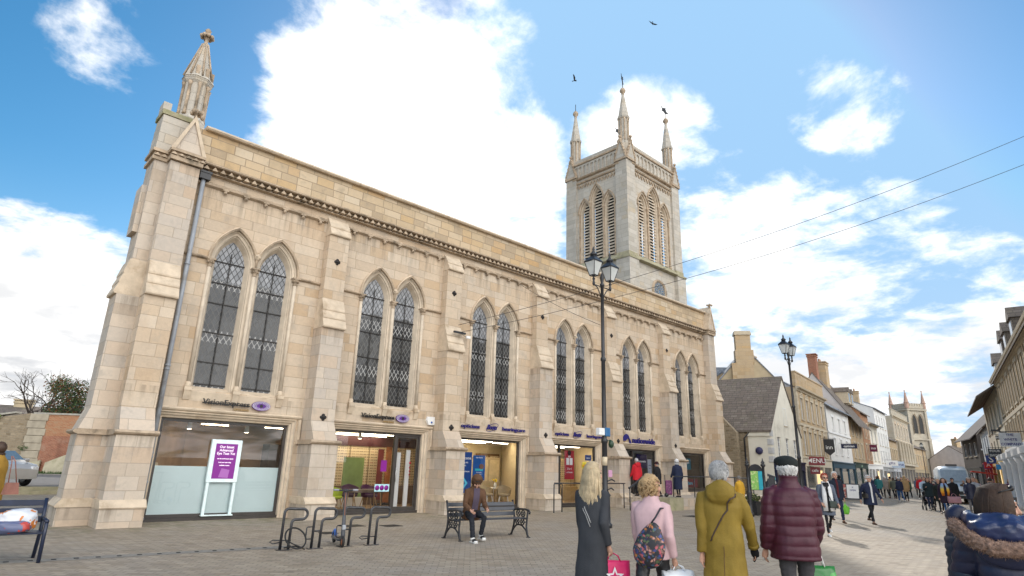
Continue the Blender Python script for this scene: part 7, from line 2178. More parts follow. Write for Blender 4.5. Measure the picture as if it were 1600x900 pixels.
    for ai, (so, e, wr) in enumerate(arms_j):
        d = (wr - e).normalized()
        sgn = 1 if ai == 0 else -1
        side = Vector((-sgn, 0, 0)); side = (side - d * side.dot(d)).normalized()     # palm faces the thigh
        fw = d.cross(side) * (1 if ai == 0 else -1)
        fw = fw if fw.y > 0 or abs(fw.y) < .2 else -fw
        hl = .10 * k_
        if fine or hands_fine:
            pa = wr + d * .045 * k_
            b.tube([wr, pa, wr + d * .088 * k_], .03, 10, rs=[.024 * k_, .036 * k_, .033 * k_], flat=.62)
            for fi, (off, L) in enumerate(((.028, .070), (.010, .080), (-.009, .074), (-.027, .058))):
                r0 = wr + d * .075 * k_ + fw * off * k_
                curl = (hands or {}).get(ai, .35)
                p1 = r0 + d * L * .45 * k_ + side * L * .15 * curl
                p2 = p1 + (d * (1 - curl) + side * curl).normalized() * L * .35 * k_
                p3 = p2 + (d * (1 - 1.7 * curl) + side * 1.5 * curl).normalized() * L * .28 * k_
                b.tube([r0, p1, p2, p3], .0095, 7, rs=[.0105, .0098, .009, .0075])
            t0 = wr + d * .03 * k_ + fw * .026 * k_
            b.tube([t0, t0 + fw * .022 + d * .025 + side * .012, t0 + fw * .026 + d * .055 + side * .026], .011, 7, rs=[.013, .0115, .009])
        else:
            b.tube([wr, wr + d * .05, wr + d * .10 + side * .02], .03, 7, rs=[.022, .038, .024], flat=.6)
            b.tube([wr + d * .03, wr + d * .06 + fw * .035], .012, 5)
        hand_w.append(wr + d * .10 * k_)
    me = remeshed(b, max(.0065 if fine else .02, lod * .55), 2)
    link_mesh('body', me, skin, t)
    if fine or lod < .024:
        q = MB()
        for s in (-1, 1):
            q.ball((s * .033 * k_, .088 * k_, .008 * k_), .012, H_BLACK, 8, (1.2, .5, .7))
            q.tube([(s * .018 * k_, .097 * k_, .032 * k_), (s * .036 * k_, .096 * k_, .037 * k_), (s * .052 * k_, .084 * k_, .030 * k_)], .004, 5, H_BROWN)
        q.ball((0, .1035 * k_, -.072 * k_), .017, plain('lips', (.36, .14, .12), .5), 8, (1.4, .35, .30)); q.xf(HM); q.build('face_features', None, t, fix=True)
    # ---- legs and shoes
    if legs:
        lm, lw = legs
        q = MB()
        ring_loft(q, [(hip0.z - .075 * S, .07 * S, .065 * S, 0), (hip0.z - .03 * S, .094 * S * w, .070 * S * w, -.003), (hip0.z + .07 * S, .088 * S * w, .066 * S * w, 0)], 14)
        for j in legs_j:
            q.tube([j[0] + Vector((0, 0, .02)), j[0].lerp(j[1], .5), j[1], j[1].lerp(j[2], .5), j[2] + Vector((0, 0, .012 * S))], .05, 10, rs=[.078 * k_ * lw, .072 * k_ * lw, .056 * k_ * lw, .052 * k_ * lw, .045 * k_ * lw])
        me = remeshed(q, max(.013, lod * .7), 2); wrinkle(me, .010 if fine else .006, 9, 2, (1, 1, 2.2)); link_mesh('trousers', me, lm, t)
    if shoes:
        for j in legs_j:
            q = MB(); a = j[2]; gz = a.z - .045 * S
            ring_loft_y = [(-.075, .030, .055), (-.05, .036, .085), (.02, .036, .085), (.08, .042, .060), (.14, .040, .045), (.18, .022, .034)]
            v = []; f = []; n = 10
            for (y, hw, hz) in ring_loft_y:
                for i in range(n):
                    tt = 2 * math.pi * i / n; v.append((a.x + hw * k_ * math.cos(tt), a.y + y * k_, max(gz, gz + hz * k_ * .5 + hz * k_ * .55 * math.sin(tt))))
            for i in range(len(ring_loft_y) - 1):
                for jn in range(n): f.append((i * n + jn, i * n + (jn + 1) % n, (i + 1) * n + (jn + 1) % n, (i + 1) * n + jn))
            f.append(tuple(reversed(range(n)))); f.append(tuple((len(ring_loft_y) - 1) * n + i for i in range(n)))
            q.add(v, f, None, True); q.build('shoe', shoes, t)
    # ---- coat or top
    if coat:
        cm, length, fit, puff = coat['m'], coat.get('len', .45), coat.get('fit', 1.0) * w, coat.get('puff')
        flare = coat.get('flare', 1.0)
        q = MB()
        top = hip0.z + .325 * S
        zb = hip0.z + (.30 - length) * S
        s0 = len(q.v)
        rings = []
        def prof(z):
            h = (z - hip0.z) / S
            pts = [(-.45, .118 * flare, .098 * flare), (-.25, .115 * flare, .095 * flare), (-.08, .112, .088), (.0, .108, .085), (.10, .098, .078), (.2, .107, .082), (.25, .112, .078), (.285, .098, .068), (.31, .072, .058), (.325, .055, .05)]
            for (a, b_) in zip(pts, pts[1:]):
                if a[0] <= h <= b_[0]:
                    u = (h - a[0]) / (b_[0] - a[0]); return a[1] + (b_[1] - a[1]) * u, a[2] + (b_[2] - a[2]) * u
            return (pts[0][1:] if h < pts[0][0] else pts[-1][1:])
        nz = 14
        for i in range(nz + 1):
            z = zb + (top - zb) * i / nz
            hw, hd = prof(z)
            belly = coat.get('belly', 0) * math.exp(-((z - hip0.z - .06 * S) / (.12 * S)) ** 2)
            rings.append((z, hw * S * fit, (hd * S + belly * .5) * fit, belly * .4 - .008))
        rings.append((top + .03 * S, .048 * S, .048 * S, .0)); 
        if coat.get('collar'): rings.append((top + .03 * S + coat['collar'], .056 * S, .056 * S, .0))
        ring_loft(q, rings, 24, .88)
        q.xf(LM, s0)
        aw = coat.get('arm', 1.0)
        ex = .02 if puff else 0
        for (so, e, wr) in arms_j:
            so2 = so + Vector((0, 0, .004))
            q.tube([so2.lerp(neck, .35), so2.lerp(neck, .02), so.lerp(e, .35), so.lerp(e, .75), e, e.lerp(wr, .5), e.lerp(wr, .94)], .06, 12, rs=[.040 * k_ + ex, .058 * k_ * aw + ex, .064 * k_ * aw + ex, .056 * k_ * aw + ex, .053 * k_ * aw + ex, .050 * k_ * aw + ex, .044 * k_ * aw + ex * .5])
        if coat.get('hood'):
            s0 = len(q.v)
            q.ball((0, -.078 * S, top - .02), .075 * S, None, 14, (1.15, .55, 1.0)); q.tube([(.065 * S, .01, top + .01), (.07 * S, -.045 * S, top + .015), (.0, -.09 * S, top + .015), (-.07 * S, -.045 * S, top + .015), (-.065 * S, .01, top + .01)], .023 * S, 8)
            q.xf(LM, s0)
        me = remeshed(q, max(.011, lod * .7), 3)
        wrinkle(me, coat.get('wr', .008 if fine else .006), coat.get('ws', 7), coat.get('seed', 1), (1, 1, .8), (puff, .011) if puff else None)
        link_mesh('coat', me, cm, t)
        if coat.get('front'):
            fm, fw_ = coat['front']
            q = MB(); s0 = 0
            zz = [zb + .05 * S + (top - zb - .03 * S) * i / 8 for i in range(9)]
            A = []; B = []
            for z in zz:
                hw, hd = prof(z); A.append((-fw_ * S, (hd * S) * fit + .002, z)); B.append((fw_ * S, (hd * S) * fit + .002, z))
            M_ = [(0, a[1] + .02, a[2]) for a in A]
            q.strip(A, M_, None, True); q.strip(M_, B, None, True); q.xf(LM); q.build('shirt_front', fm, t, fix=False)
    # ---- hair
    def cap(mat, nm, c, r, faceopen=True, low=-.07, noise_a=.0, sd=0, part='hair'):
        q = MB(); n, mrow = (28, 18) if fine else (16, 10)
        v = []; f = []
        for i in range(mrow + 1):
            a = -math.pi / 2 + math.pi * i / mrow
            for jn in range(n):
                tt = 2 * math.pi * jn / n
                d = Vector((math.cos(a) * math.cos(tt), math.cos(a) * math.sin(tt), math.sin(a)))
                rr = 1.0
                if faceopen:
                    fy = d.y; hl = .42 - .25 * abs(d.x)
                    if fy > .18 and d.z < hl + .30: rr = .70
                    if d.z < low / .1: rr = min(rr, .75)
                nn = noise.noise(Vector((d.x * 5, d.y * 5, d.z * 2.5)) + Vector((sd, 0, 0)))
                rr *= 1 + noise_a * nn
                v.append((c[0] + d.x * r[0] * rr, c[1] + d.y * r[1] * rr, c[2] + d.z * r[2] * rr))
        for i in range(mrow):
            for jn in range(n): f.append((i * n + jn, i * n + (jn + 1) % n, (i + 1) * n + (jn + 1) % n, (i + 1) * n + jn))
        q.add(v, f, None, True); q.xf(HM)
        return q.build(part, mat, t)
    ht, hm = hair[:2]
    if ht == 'short':
        cap(hm, 'h', (0, -.014 * k_, .028 * k_), (.093 * k_, .108 * k_, .112 * k_), low=-.065, noise_a=.06 if fine else .05)
        if fine:
            q = MB(); rr = random.Random(4)
            for i in range(420):
                a = rr.uniform(0, 6.28); el = rr.uniform(-.55, 1.5)
                d = Vector((math.cos(el) * math.cos(a), math.cos(el) * math.sin(a), math.sin(el)))
                if d.y > .25 and d.z < .62: continue
                if hat and d.z > .35: continue
                p = Vector((d.x * .092 * k_, -.014 * k_ + d.y * .107 * k_, .028 * k_ + d.z * .111 * k_))
                tg = (Vector((0, -.3, -1)) + Vector((rr.gauss(0, .35), rr.gauss(0, .35), 0))); tg = (tg - d * tg.dot(d)).normalized()
                q.tube([p - d * .006, p + tg * .02 + d * .005, p + tg * .045 + d * .002], .005, 4, None, False, rs=[.005, .005, .002])
            q.xf(HM); q.build('hair_strands', hm, t, fix=False)
    elif ht == 'bob':
        cap(hm, 'h', (0, -.012 * k_, .022 * k_), (.100 * k_, .112 * k_, .118 * k_), low=-.9, noise_a=.05)
        q = MB(); s0 = 0
        q.tube([(-.078 * k_, .02, -.03), (-.088 * k_, -.02, -.09), (-.03 * k_, -.085 * k_, -.10), (.03 * k_, -.085 * k_, -.10), (.088 * k_, -.02, -.09), (.078 * k_, .02, -.03)], .035 * k_, 8); q.xf(HM); q.build('hair_ends', hm, t)
    elif ht == 'long':
        cap(hm, 'h', (0, -.012 * k_, .022 * k_), (.098 * k_, .112 * k_, .118 * k_), low=-.9, noise_a=.04)
        q = MB(); rr = random.Random(5)
        L = hair[2] if len(hair) > 2 else .45
        nst = 170 if fine else 34
        for i in range(nst):
            a = math.pi * (1.04 + .92 * rr.random()) if rr.random() < .86 else math.pi * (.92 + 1.16 * rr.random())
            x0 = .092 * k_ * math.cos(a); y0 = -.012 + .105 * k_ * math.sin(a)
            Ls = L * rr.uniform(.55, 1.1); out = 1.0 + .42 * rr.random() ** 1.5
            wv = rr.uniform(-.018, .018)
            q.tube([(x0 * .55, y0 * .55, .115 * k_), (x0 * .98, y0 * .98, .04), (x0 * out, y0 * 1.08, -.07), (x0 * (out + .18) + wv, y0 * 1.12 - .015, -.07 - Ls * .45), (x0 * (out + .2) - wv, y0 * 1.08 - .02, -.07 - Ls * .75), (x0 * (out + .12), y0 - .015, -.07 - Ls)], .011, 5, None, False, rs=[.012, .014, .014, .012, .010, .003] if fine else [.022, .026, .026, .024, .02, .006])
        q.xf(HM); q.build('hair_strands', hm, t, fix=False)
    elif ht == 'curly':
        cap(hm, 'h', (0, -.016 * k_, .02 * k_), (.108 * k_, .12 * k_, .118 * k_), low=-.95, noise_a=.12)
        q = MB(); rr = random.Random(8)
        for i in range(330 if fine else 60):
            a = rr.uniform(0, 6.28); el = rr.uniform(-1.05, 1.5)
            d = Vector((math.cos(el) * math.cos(a), math.cos(el) * math.sin(a), math.sin(el)))
            if d.y > .30 and d.z < .50: continue
            p = Vector((d.x * .112 * k_, -.018 + d.y * .124 * k_, .012 + d.z * .122 * k_))
            u = d.orthogonal().normalized(); w_ = d.cross(u); r_ = rr.uniform(.012, .024); ph = rr.uniform(0, 6.28)
            q.tube([p + (u * math.cos(ph + s_ * .9) + w_ * math.sin(ph + s_ * .9)) * r_ + d * (.004 * s_ - .008) - Vector((0, 0, .006 * s_)) for s_ in range(7)], .0065, 5, None, False, rs=[.004, .007, .0075, .0075, .007, .006, .003])
        q.xf(HM); q.build('hair_strands', hm, t, fix=False)
    if hat:
        kind, hmn = hat
        if kind == 'beanie':
            cap(hmn, 'hat', (0, -.008, .032 * k_), (.103 * k_, .116 * k_, .118 * k_), True, -.02, .02, part='hat')
            q = MB(); q.tube([(.098 * k_ * math.cos(i * math.pi / 10), -.012 + .108 * k_ * math.sin(i * math.pi / 10), .03 + .018 * math.sin(i * math.pi / 10)) for i in range(21)], .02, 7, None, False); q.xf(HM); q.build('hat_brim', hmn, t)
        elif kind == 'flat':
            q = MB(); q.ball((0, .005, .088 * k_), .1, None, 22, (1.12 * k_, 1.30 * k_, .60 * k_)); q.ball((0, -.03, .068 * k_), .1, None, 18, (1.06 * k_, .98 * k_, .62 * k_)); q.ball((0, .10 * k_, .055 * k_), .06, None, 12, (1.1, .8, .22))
            q.xf(HM); me = remeshed(q, .008, 2); wrinkle(me, .004, 14, 3); link_mesh('flat_cap', me, hmn, t)
        elif kind == 'cap':
            cap(hmn, 'hat', (0, -.005, .04 * k_), (.099 * k_, .112 * k_, .108 * k_), True, .02, .0, part='hat')
            q = MB(); q.ball((0, .12 * k_, .06 * k_), .07, None, 12, (1, .9, .12)); q.xf(HM); q.build('hat_peak', hmn, t)
        elif kind == 'hood':
            cap(hmn, 'hat', (0, -.004, .025 * k_), (.132 * k_, .150 * k_, .15 * k_), True, -.95, .04, part='hood')
    if glasses:
        q = MB()
        for s in (-1, 1): q.ball((s * .034 * k_, .098 * k_, .008 * k_), .026, None, 10, (1.1, .35, .8)); q.tube([(s * .06 * k_, .092 * k_, .012), (s * .085 * k_, .0, .01)], .004, 4)
        q.tube([(-.02, .103 * k_, .012), (.02, .103 * k_, .012)], .004, 4); q.xf(HM); q.build('sunglasses', BLACKL, t)
    if scarf:
        q = MB(); nk = neck + Vector((0, .0, .012 * S))
        q.tube([nk + Vector((.075 * math.cos(i * math.pi / 8), .07 * math.sin(i * math.pi / 8), .012 * math.sin(i * 1.7))) for i in range(17)], .035, 8, None, False)
        if len(scarf) > 1:
            for s in (-1, 1):
                ds = scarf[1]
                pts = [nk + Vector((s * .055, .06, 0)), nk + Vector((s * .075, .125, -.15)), nk + Vector((s * .085, .15, -.35)), nk + Vector((s * .09, .155, -.15 - ds))]
                q.tube(pts, .05, 8, None, True, rs=[.045, .055, .06, .065], flat=.35)
        q.build('scarf', scarf[0], t)
    W = Matrix.Translation(t.location) @ Matrix.Rotation(t.rotation_euler[2], 4, 'Z')
    info = dict(t=t, hand=[W @ h for h in hand_w], hand_l=hand_w, neck=neck, hip=hip0, W=W, HM=HM, LM=LM, S=S, arms=arms_j, top=hip0.z + .325 * S)
    return info


def tote(hand, w, h, d, m, lab, rz=0, handle=.16, cat='shopping bag', name='shopping_bag', soft=.04, hm=None, decor=None, seed=0):
    """flat-sided carrier hanging from a hand"""
    t = thing(name, lab, cat, (hand[0], hand[1], hand[2] - handle - h), rz)
    bm = bmesh.new(); bmesh.ops.create_cube(bm, size=1); bmesh.ops.subdivide_edges(bm, edges=bm.edges[:], cuts=6, use_grid_fill=True)
    for v in bm.verts:
        x, y, z = v.co
        tz = z + .5
        bul = (1 - (2 * abs(tz - .45)) ** 2 * .6)
        v.co = Vector((x * w * (1 + .10 * (tz - .5)), y * d * (.45 + .55 * bul) * (1 - .7 * max(0, tz - .7) / .3), tz * h))
        n_ = noise.noise(v.co * 9 + Vector((seed, 0, 0)))
        v.co += Vector((n_ * soft * .35, noise.noise(v.co * 11 + Vector((0, seed, 5))) * soft, n_ * soft * .25 if tz > .5 else 0))
    q = MB(); q.bm(bm, None, True); q.build('bag_body', m, t)
    q = MB()
    for s in (-1, 1):
        q.tube([(-w * .22, s * d * .12, h - .01), (-w * .15, s * d * .10, h + handle * .6), (0, 0, h + handle), (w * .15, s * d * .10, h + handle * .6), (w * .22, s * d * .12, h - .01)], .007, 5)
    q.build('bag_handle', hm or m, t)
    if decor: decor(t, w, h, d)
    return t
def leather(nm, c): return plain(nm, c, .45, 0, .2, 6, .2, 50, .5)
BLACKC = cloth('black_cloth', (.018, .018, .021)); NAVYC = cloth('navy_cloth', (.020, .026, .055)); CHAR = cloth('charcoal_wool', (.045, .048, .055)); DENIM = cloth('blue_denim', (.035, .085, .20)); DKDENIM = cloth('dark_denim', (.028, .04, .075)); GREYC = cloth('grey_cloth', (.20, .20, .22)); BROWNC = cloth('brown_cloth', (.13, .075, .04)); KHAKI = cloth('khaki_cloth', (.25, .20, .12)); REDC = cloth('red_cloth', (.48, .02, .03)); BEIGEC = cloth('beige_cloth', (.42, .36, .28)); LBLUE = cloth('pale_blue_fleece', (.36, .45, .55)); WHITEC = cloth('white_knit', (.62, .62, .62)); GREENC = cloth('dark_green_cloth', (.03, .07, .05)); PURPC = cloth('plum_cloth', (.12, .03, .09)); YELC = cloth('mustard_yellow_cloth', (.60, .34, .04)); OCHRE = cloth('ochre_wool', (.33, .19, .035)); SHOEB = leather('black_shoe', (.02, .018, .017)); SHOEW = leather('white_trainer', (.6, .6, .58)); SHOEBR = leather('brown_shoe', (.12, .06, .035)); PINKC = cloth('pale_pink_wool', (.58, .40, .42))
OLIVE = cloth('olive_waxed_cotton', (.215, .145, .022), .7, .14, .35, 60, .3)
BURG = plain('burgundy_quilted_nylon', (.060, .010, .022), .50, 0, .15, 6, .25, 70, .4)
NAVYQ = plain('navy_quilted_nylon', (.016, .020, .052), .42, 0, .15, 6, .25, 70, .45)
NAVYSH = plain('shiny_navy_lining', (.022, .032, .09), .28, 0, .2, 5, .3, 30, .6)

def drape(info, pts, off=.003):
    co = [c for c in bpy.data.objects if c.parent == info['t'] and c.name.split('.')[0] == 'coat'][0]
    out = []
    bpy.context.view_layer.update()
    for p in pts:
        ok, loc, nor, _ = co.closest_point_on_mesh(Vector(p))
        out.append(loc + nor * off)
    # fill in between and pull those points onto the cloth too
    fin = []
    for a, b in zip(out, out[1:]):
        for i in range(4):
            ok, loc, nor, _ = co.closest_point_on_mesh(a.lerp(b, i / 4) + nor * .03)
            fin.append(loc + nor * off)
    return fin + [out[-1]]


# ---------------------------------------------------------------- the five walkers in front
# 1 blonde woman
B = person('blonde woman seen from behind in long charcoal coat with yellow flower in hair', (-.62, -13.69), 8, 1.70, dict(m=CHAR, len=.74, fit=1.0, flare=1.10, arm=.88, wr=.012, ws=5, collar=.02), (BLACKC, .8), SHOEB,
           ('long', H_BLOND, .50), None, .014, 7, 1, ((-14, 4, 34), (8, 4, 14)), (-12, 0), .92, hands={0: .9, 1: .35})
t = B['t']
q = MB(); HM = B['HM']
for i in range(6):
    a = i * math.pi / 3; q.ball((-.085 + .028 * math.cos(a), -.055, .085 + .028 * math.sin(a)), .02, plain('daffodil_petal', (.78, .62, .06), .6), 8, (1, .4, 1))
q.ball((-.085, -.068, .085), .014, plain('daffodil_heart', (.70, .33, .02), .6), 8); q.xf(HM); q.build('hair_flower', None, t)
q = MB(); q.tube([(-.08, -.03, .09), (-.02, -.10, .06), (.05, -.09, .05), (.08, -.04, .05)], .016, 6); q.xf(HM); q.build('hair_twist', H_SANDY, t)
q = MB(); tp = B['top']
q.tube(drape(B, [(-.03, -.2, tp - .20), (.02, -.2, tp - .28), (.075, -.2, tp - .37)]), .006, 4); q.tube(drape(B, [(-.055, -.2, tp - .22), (.0, -.2, tp - .30), (.06, -.2, tp - .41)]), .006, 4); q.build('coat_straps', plain('grey_strap', (.3, .3, .3)), t)
def starbag(t, w, h, d):
    WHT = plain('white_print', (.75, .72, .74), .5, 0, .02)
    for s in (-1, 1):
        q = MB(); pts = []
        for i in range(10):
            r = .105 if i % 2 == 0 else .045; a = math.pi / 2 + i * math.pi / 5; pts.append((r * math.cos(a), h * .60 + r * math.sin(a)))
        q.prism(pts, 'y', s * (d * .5 + .012) - .004, s * (d * .5 + .012) + .004)
        q.build('star', WHT, t)
        q = MB(); p2 = [(p[0] * .58, h * .60 + (p[1] - h * .60) * .58) for p in pts]; q.prism(p2, 'y', s * (d * .5 + .0165) - .002, s * (d * .5 + .0165) + .002); q.build('star_centre', plain('cerise_plastic', (.62, .02, .13), .4, 0, .1), t)
        text_obj('bag_lettering', 'Superdrug', .075, WHT, t, Matrix.Translation((0, s * (d * .5 + .010), h * .20)) @ Matrix.Rotation(math.pi if s > 0 else 0, 4, 'Z') @ Matrix.Rotation(rad(90), 4, 'X'), .004, .002)
tote(B['hand'][0] + Vector((.02, -.02, .02)), .34, .40, .07, plain('cerise_plastic', (.62, .02, .13), .4, 0, .1), 'bright pink carrier bag with white star held by the blonde woman', rad(-38), .07, soft=.012, decor=starbag)

# 2 curly woman in pink with floral bag
P = person('woman with curly sandy hair in pale pink jacket and black leather trousers', (-.35, -14.29), 14, 1.62, dict(m=PINKC, len=.335, fit=1.06, wr=.010, ws=6, arm=1.08), (leather('black_leather_trousers', (.016, .016, .018)), 1.12), SHOEB,
           ('curly', H_SANDY), None, .014, 22, 1, ((-10, 7, 34), (10, 5, 20)), (-38, 0), .95, hands={0: .9, 1: .35})
t = P['t']; tp = P['top']; hip = P['hip']
m, tt, bb = new_mat('floral_print')
tc = tt.new('ShaderNodeTexCoord'); vo = tt.new('ShaderNodeTexVoronoi'); vo.inputs['Scale'].default_value = 34; tt.link(tt.vmath('ADD', tc.outputs['Object'], tt.vmath('SCALE', tt.noise(tc.outputs['Object'], 14, 3, .5, col=True), scale=.09)), vo.inputs['Vector'])
cc = tt.ramp(tt.sep(vo.outputs['Color'])[0], [(0, (.02, .022, .03)), (.25, (.05, .10, .16)), (.4, (.02, .02, .025)), (.5, (.45, .10, .12)), (.62, (.55, .28, .22)), (.72, (.10, .14, .06)), (.82, (.5, .18, .05)), (.92, (.05, .06, .22))], 'CONSTANT')
cc = tt.mix(tt.math('MULTIPLY', tt.smooth(vo.outputs['Distance'], .3, .7), .8), cc, (.02, .02, .028))
tt.link(cc, bb.inputs['Base Color']); bb.inputs['Roughness'].default_value = .5
FLORAL = m
bag = thing('shoulder_bag', 'dark floral print shoulder bag worn on the back of pink jacket woman', 'shoulder bag', tuple(P['W'] @ Vector((.02, -.235, hip.z - .13))), P['t'].rotation_euler[2])
q = MB()
bmx = bmesh.new(); bmesh.ops.create_icosphere(bmx, subdivisions=4, radius=1)
for v in bmx.verts:
    x, y, z = v.co; tz = (z + 1) / 2
    v.co = Vector((x * (.21 - .10 * tz) * (1 + .1 * noise.noise(v.co * 2)) + .03 * (tz - .5), y * .075 * (1.1 - .5 * tz), tz * .46))
q.bm(bmx, None, True); q.xf(Matrix.Rotation(rad(10), 4, 'Y')); q.build('bag_body', FLORAL, bag)
q = MB(); q.tube([(.06, .0, .44), (.10, .03, .50), (.125, .12, .585), (.13, .22, .58), (.13, .30, .50)], .020, 6, flat=.4); q.tube([(.06, .0, .42), (.11, .05, .30), (.12, .06, .12)], .014, 6); q.build('strap', leather('black_strap', (.02, .02, .03)), bag)
tote(P['hand'][0] + Vector((.02, -.01, .02)), .33, .36, .20, plain('thin_white_plastic', (.66, .70, .74), .3, 0, .06, 6, .3, 18, .5), 'white plastic carrier bag held by the woman in pink', rad(-30), .05, soft=.07, seed=3)

# 3 grey-haired person in olive coat
O = person('grey haired person in long olive green hooded coat seen from behind', (.02, -14.92), 26, 1.74, dict(m=OLIVE, len=.64, fit=1.08, flare=1.08, wr=.014, ws=5.5, hood=True, arm=1.14), (DKDENIM, 1.05), SHOEBR, ('short', H_GREY), None, .014, 12, -1, ((16, 15, 16), (-12, 5, 14)), (-16, 0), .98, hands={0: .35, 1: .4})
t = O['t']
ar = O['arms'][0]
d_ = (ar[2] - ar[1]).normalized()
q = MB(); q.tube([ar[1].lerp(ar[2], .80), ar[1].lerp(ar[2], .95)], .058, 10); q.build('cuff', OLIVE, t)
gl = MB(); wr = ar[2]; 
gl.tube([wr - d_ * .01, wr + d_ * .05, wr + d_ * .10], .038, 10, rs=[.034, .046, .040], flat=.7)
for off in (-.027, -.009, .009, .027): gl.tube([wr + d_ * .09 + Vector((0, off, 0)), wr + d_ * .135 + Vector((-.01, off, 0)), wr + d_ * .165 + Vector((-.025, off, 0))], .013, 6)
gl.tube([wr + d_ * .04 + Vector((0, .03, 0)), wr + d_ * .09 + Vector((-.01, .06, 0))], .013, 6)
link_mesh('glove', remeshed(gl, .008, 1), BLACKC, t)
tp = O['top']
q = MB(); q.tube(drape(O, [(.14, -.06, tp - .02), (.10, -.3, tp - .12), (.05, -.3, tp - .19), (.0, -.3, tp - .27), (-.05, -.3, tp - .34), (-.10, -.25, tp - .42), (-.16, -.2, tp - .50)], .004), .010, 6, flat=.6); q.build('bag_strap', leather('brown_strap', (.06, .035, .025)), t)
q = MB(); q.tube([(.075, .0, tp + .045), (.05, -.075, tp + .055), (0, -.095, tp + .055), (-.05, -.075, tp + .055), (-.075, 0, tp + .045)], .022, 8); q.build('collar', cloth('grey_fleece', (.22, .22, .235)), t)
q = MB(); q.tube(drape(O, [(0, -.3, tp - .55 - .06 * i) for i in range(8)], .001), .004, 4); q.build('back_seam', BROWNC, t)

# 4 man in burgundy puffer and flat cap
U = person('man in burgundy quilted jacket and dark flat cap seen from behind', (.55, -15.43), 40, 1.80, dict(m=BURG, len=.37, fit=1.20, puff=.095, wr=.008, ws=6, arm=1.08, collar=.055, belly=.03), (cloth('dark_grey_trousers', (.06, .058, .062)), 1.12), SHOEB, ('short', H_WHITE), ('flat', cloth('black_green_wool', (.018, .022, .022))), .014, 6, 1, ((6, 9, 34), (-4, 10, 26)), (0, 0), 1.02, hands={0: .9, 1: .5})
def greenprint(t, w, h, d):
    for s in (-1, 1):
        q = MB(); q.prism([(-.12, h * .30), (-.02, h * .72), (.05, h * .40), (.13, h * .66), (.10, h * .25)], 'y', s * (d * .5 + .010) - .003, s * (d * .5 + .010) + .003); q.build('leaf_print', plain('pale_leaf_print', (.30, .50, .22), .4), t)
tote(U['hand'][0] + Vector((.02, -.01, .02)), .34, .36, .14, print_mat('glossy_green_plastic', (.02, .16, .03), [(.05, .30, .05), (.10, .38, .08)], 5, .25), 'green supermarket bag with white handles held by burgundy jacket man', rad(-48), .15, soft=.02, hm=WHITE, decor=greenprint, seed=6)

# 5 woman in navy coat with fur-trimmed hood, carrying a child
N = person('dark haired woman in navy quilted coat with brown fur trimmed hood at right edge', (-1.07, -17.45), 12, 1.59, dict(m=NAVYQ, len=.50, fit=1.08, puff=.075, wr=.008, ws=6, arm=1.2), (DKDENIM, 1.1), SHOEB, ('bob', H_BROWN), None, .013, 4, 1, ((4, 8, 60), (24, 16, 70)), (-74, 6), 1.0)
t = N['t']; tp = N['top']
q = MB()
HP = [(.20, .03, tp + .005), (.235, -.07, tp - .005), (.19, -.165, tp - .055), (.08, -.225, tp - .105), (-.08, -.225, tp - .105), (-.19, -.165, tp - .055), (-.245, -.07, tp + .0), (-.26, .05, tp + .015)]
q.tube(HP, .05, 12, None, True, rs=[.038, .044, .046, .046, .046, .046, .044, .036])
me = remeshed(q, .008, 1); wrinkle(me, .012, 60, 2, (1, 1, 1)); 
FUR = plain('brown_fur', (.29, .19, .145), .95, 0, .4, 40, 1.0, 120, .1)
link_mesh('fur_trim', me, FUR, t)
q = MB(); rr = random.Random(3)
fv = [v for v in me.vertices]
for v in rr.sample(fv, min(2200, len(fv))):
    n_ = v.normal; d2 = (n_ + Vector((rr.gauss(0, .4), rr.gauss(0, .4), rr.gauss(-.2, .4)))).normalized() * rr.uniform(.010, .022); s_ = n_.orthogonal().normalized() * .0022
    q.add([v.co + s_, v.co - s_, v.co + d2], [(0, 1, 2)])
q.build('fur_hairs', FUR, t, fix=False)
q = MB(); q.ball((0, -.10, tp + .0), .16, None, 20, (1.28, .80, .58)); q.tube([(.15, .04, tp + .06), (.16, -.06, tp + .045), (0, -.14, tp + .055), (-.16, -.06, tp + .045), (-.16, .05, tp + .06)], .05, 10)
me = remeshed(q, .012, 2); wrinkle(me, .016, 11, 4, (1, 1, 1.5)); link_mesh('hood', me, NAVYSH, t)
q = MB(); q.ball((0, -.155, tp - .13), .13, None, 18, (1.25, .42, .75)); me = remeshed(q, .012, 2); wrinkle(me, .006, 8, 2); link_mesh('hood_back', me, NAVYQ, t)
q = MB(); HMn = N['HM']
for s in (-1, 1): q.ball((s * .035 + .015, .055, .118), .028, None, 10, (1.1, .6, .7)); q.tube([(s * .065 + .015, .05, .115), (s * .095, -.03, .08)], .005, 4)
q.tube([(-.01, .07, .12), (.04, .07, .12)], .005, 4); q.xf(HMn); q.build('sunglasses', BLACKL, t)
q = MB(); rr = random.Random(12)
for i in range(240):
    a = math.pi * (.80 + 1.4 * rr.random()); x0 = .100 * math.cos(a); y0 = -.012 + .112 * math.sin(a)
    q.tube([(x0 * .3, y0 * .4 + .02, .138), (x0 * .85, y0 * .85, .095), (x0 * 1.02, y0 * 1.02, .02), (x0 * 1.05, y0 * 1.05, -.05), (x0 * .96, y0 * 1.0, -.10)], .007, 4, None, False, rs=[.005, .007, .007, .006, .003])
q.xf(HMn); q.build('hair_strands', H_BROWN, t, fix=False)
q = MB(); q.bbox(-.06, -.01, -.172, -.160, N['hip'].z + .22, N['hip'].z + .25, .004); q.tube([(-.12, -.158, N['hip'].z + .235), (.06, -.168, N['hip'].z + .235)], .010, 5, flat=.4); q.build('back_buckle', plain('dull_metal', (.2, .19, .18), .4, .6), t)
q = MB(); q.ball((.17, -.10, N['hip'].z + .30), .022, None, 8, (1, .4, 1)); q.build('sleeve_badge', plain('white_badge', (.6, .62, .65)), t)
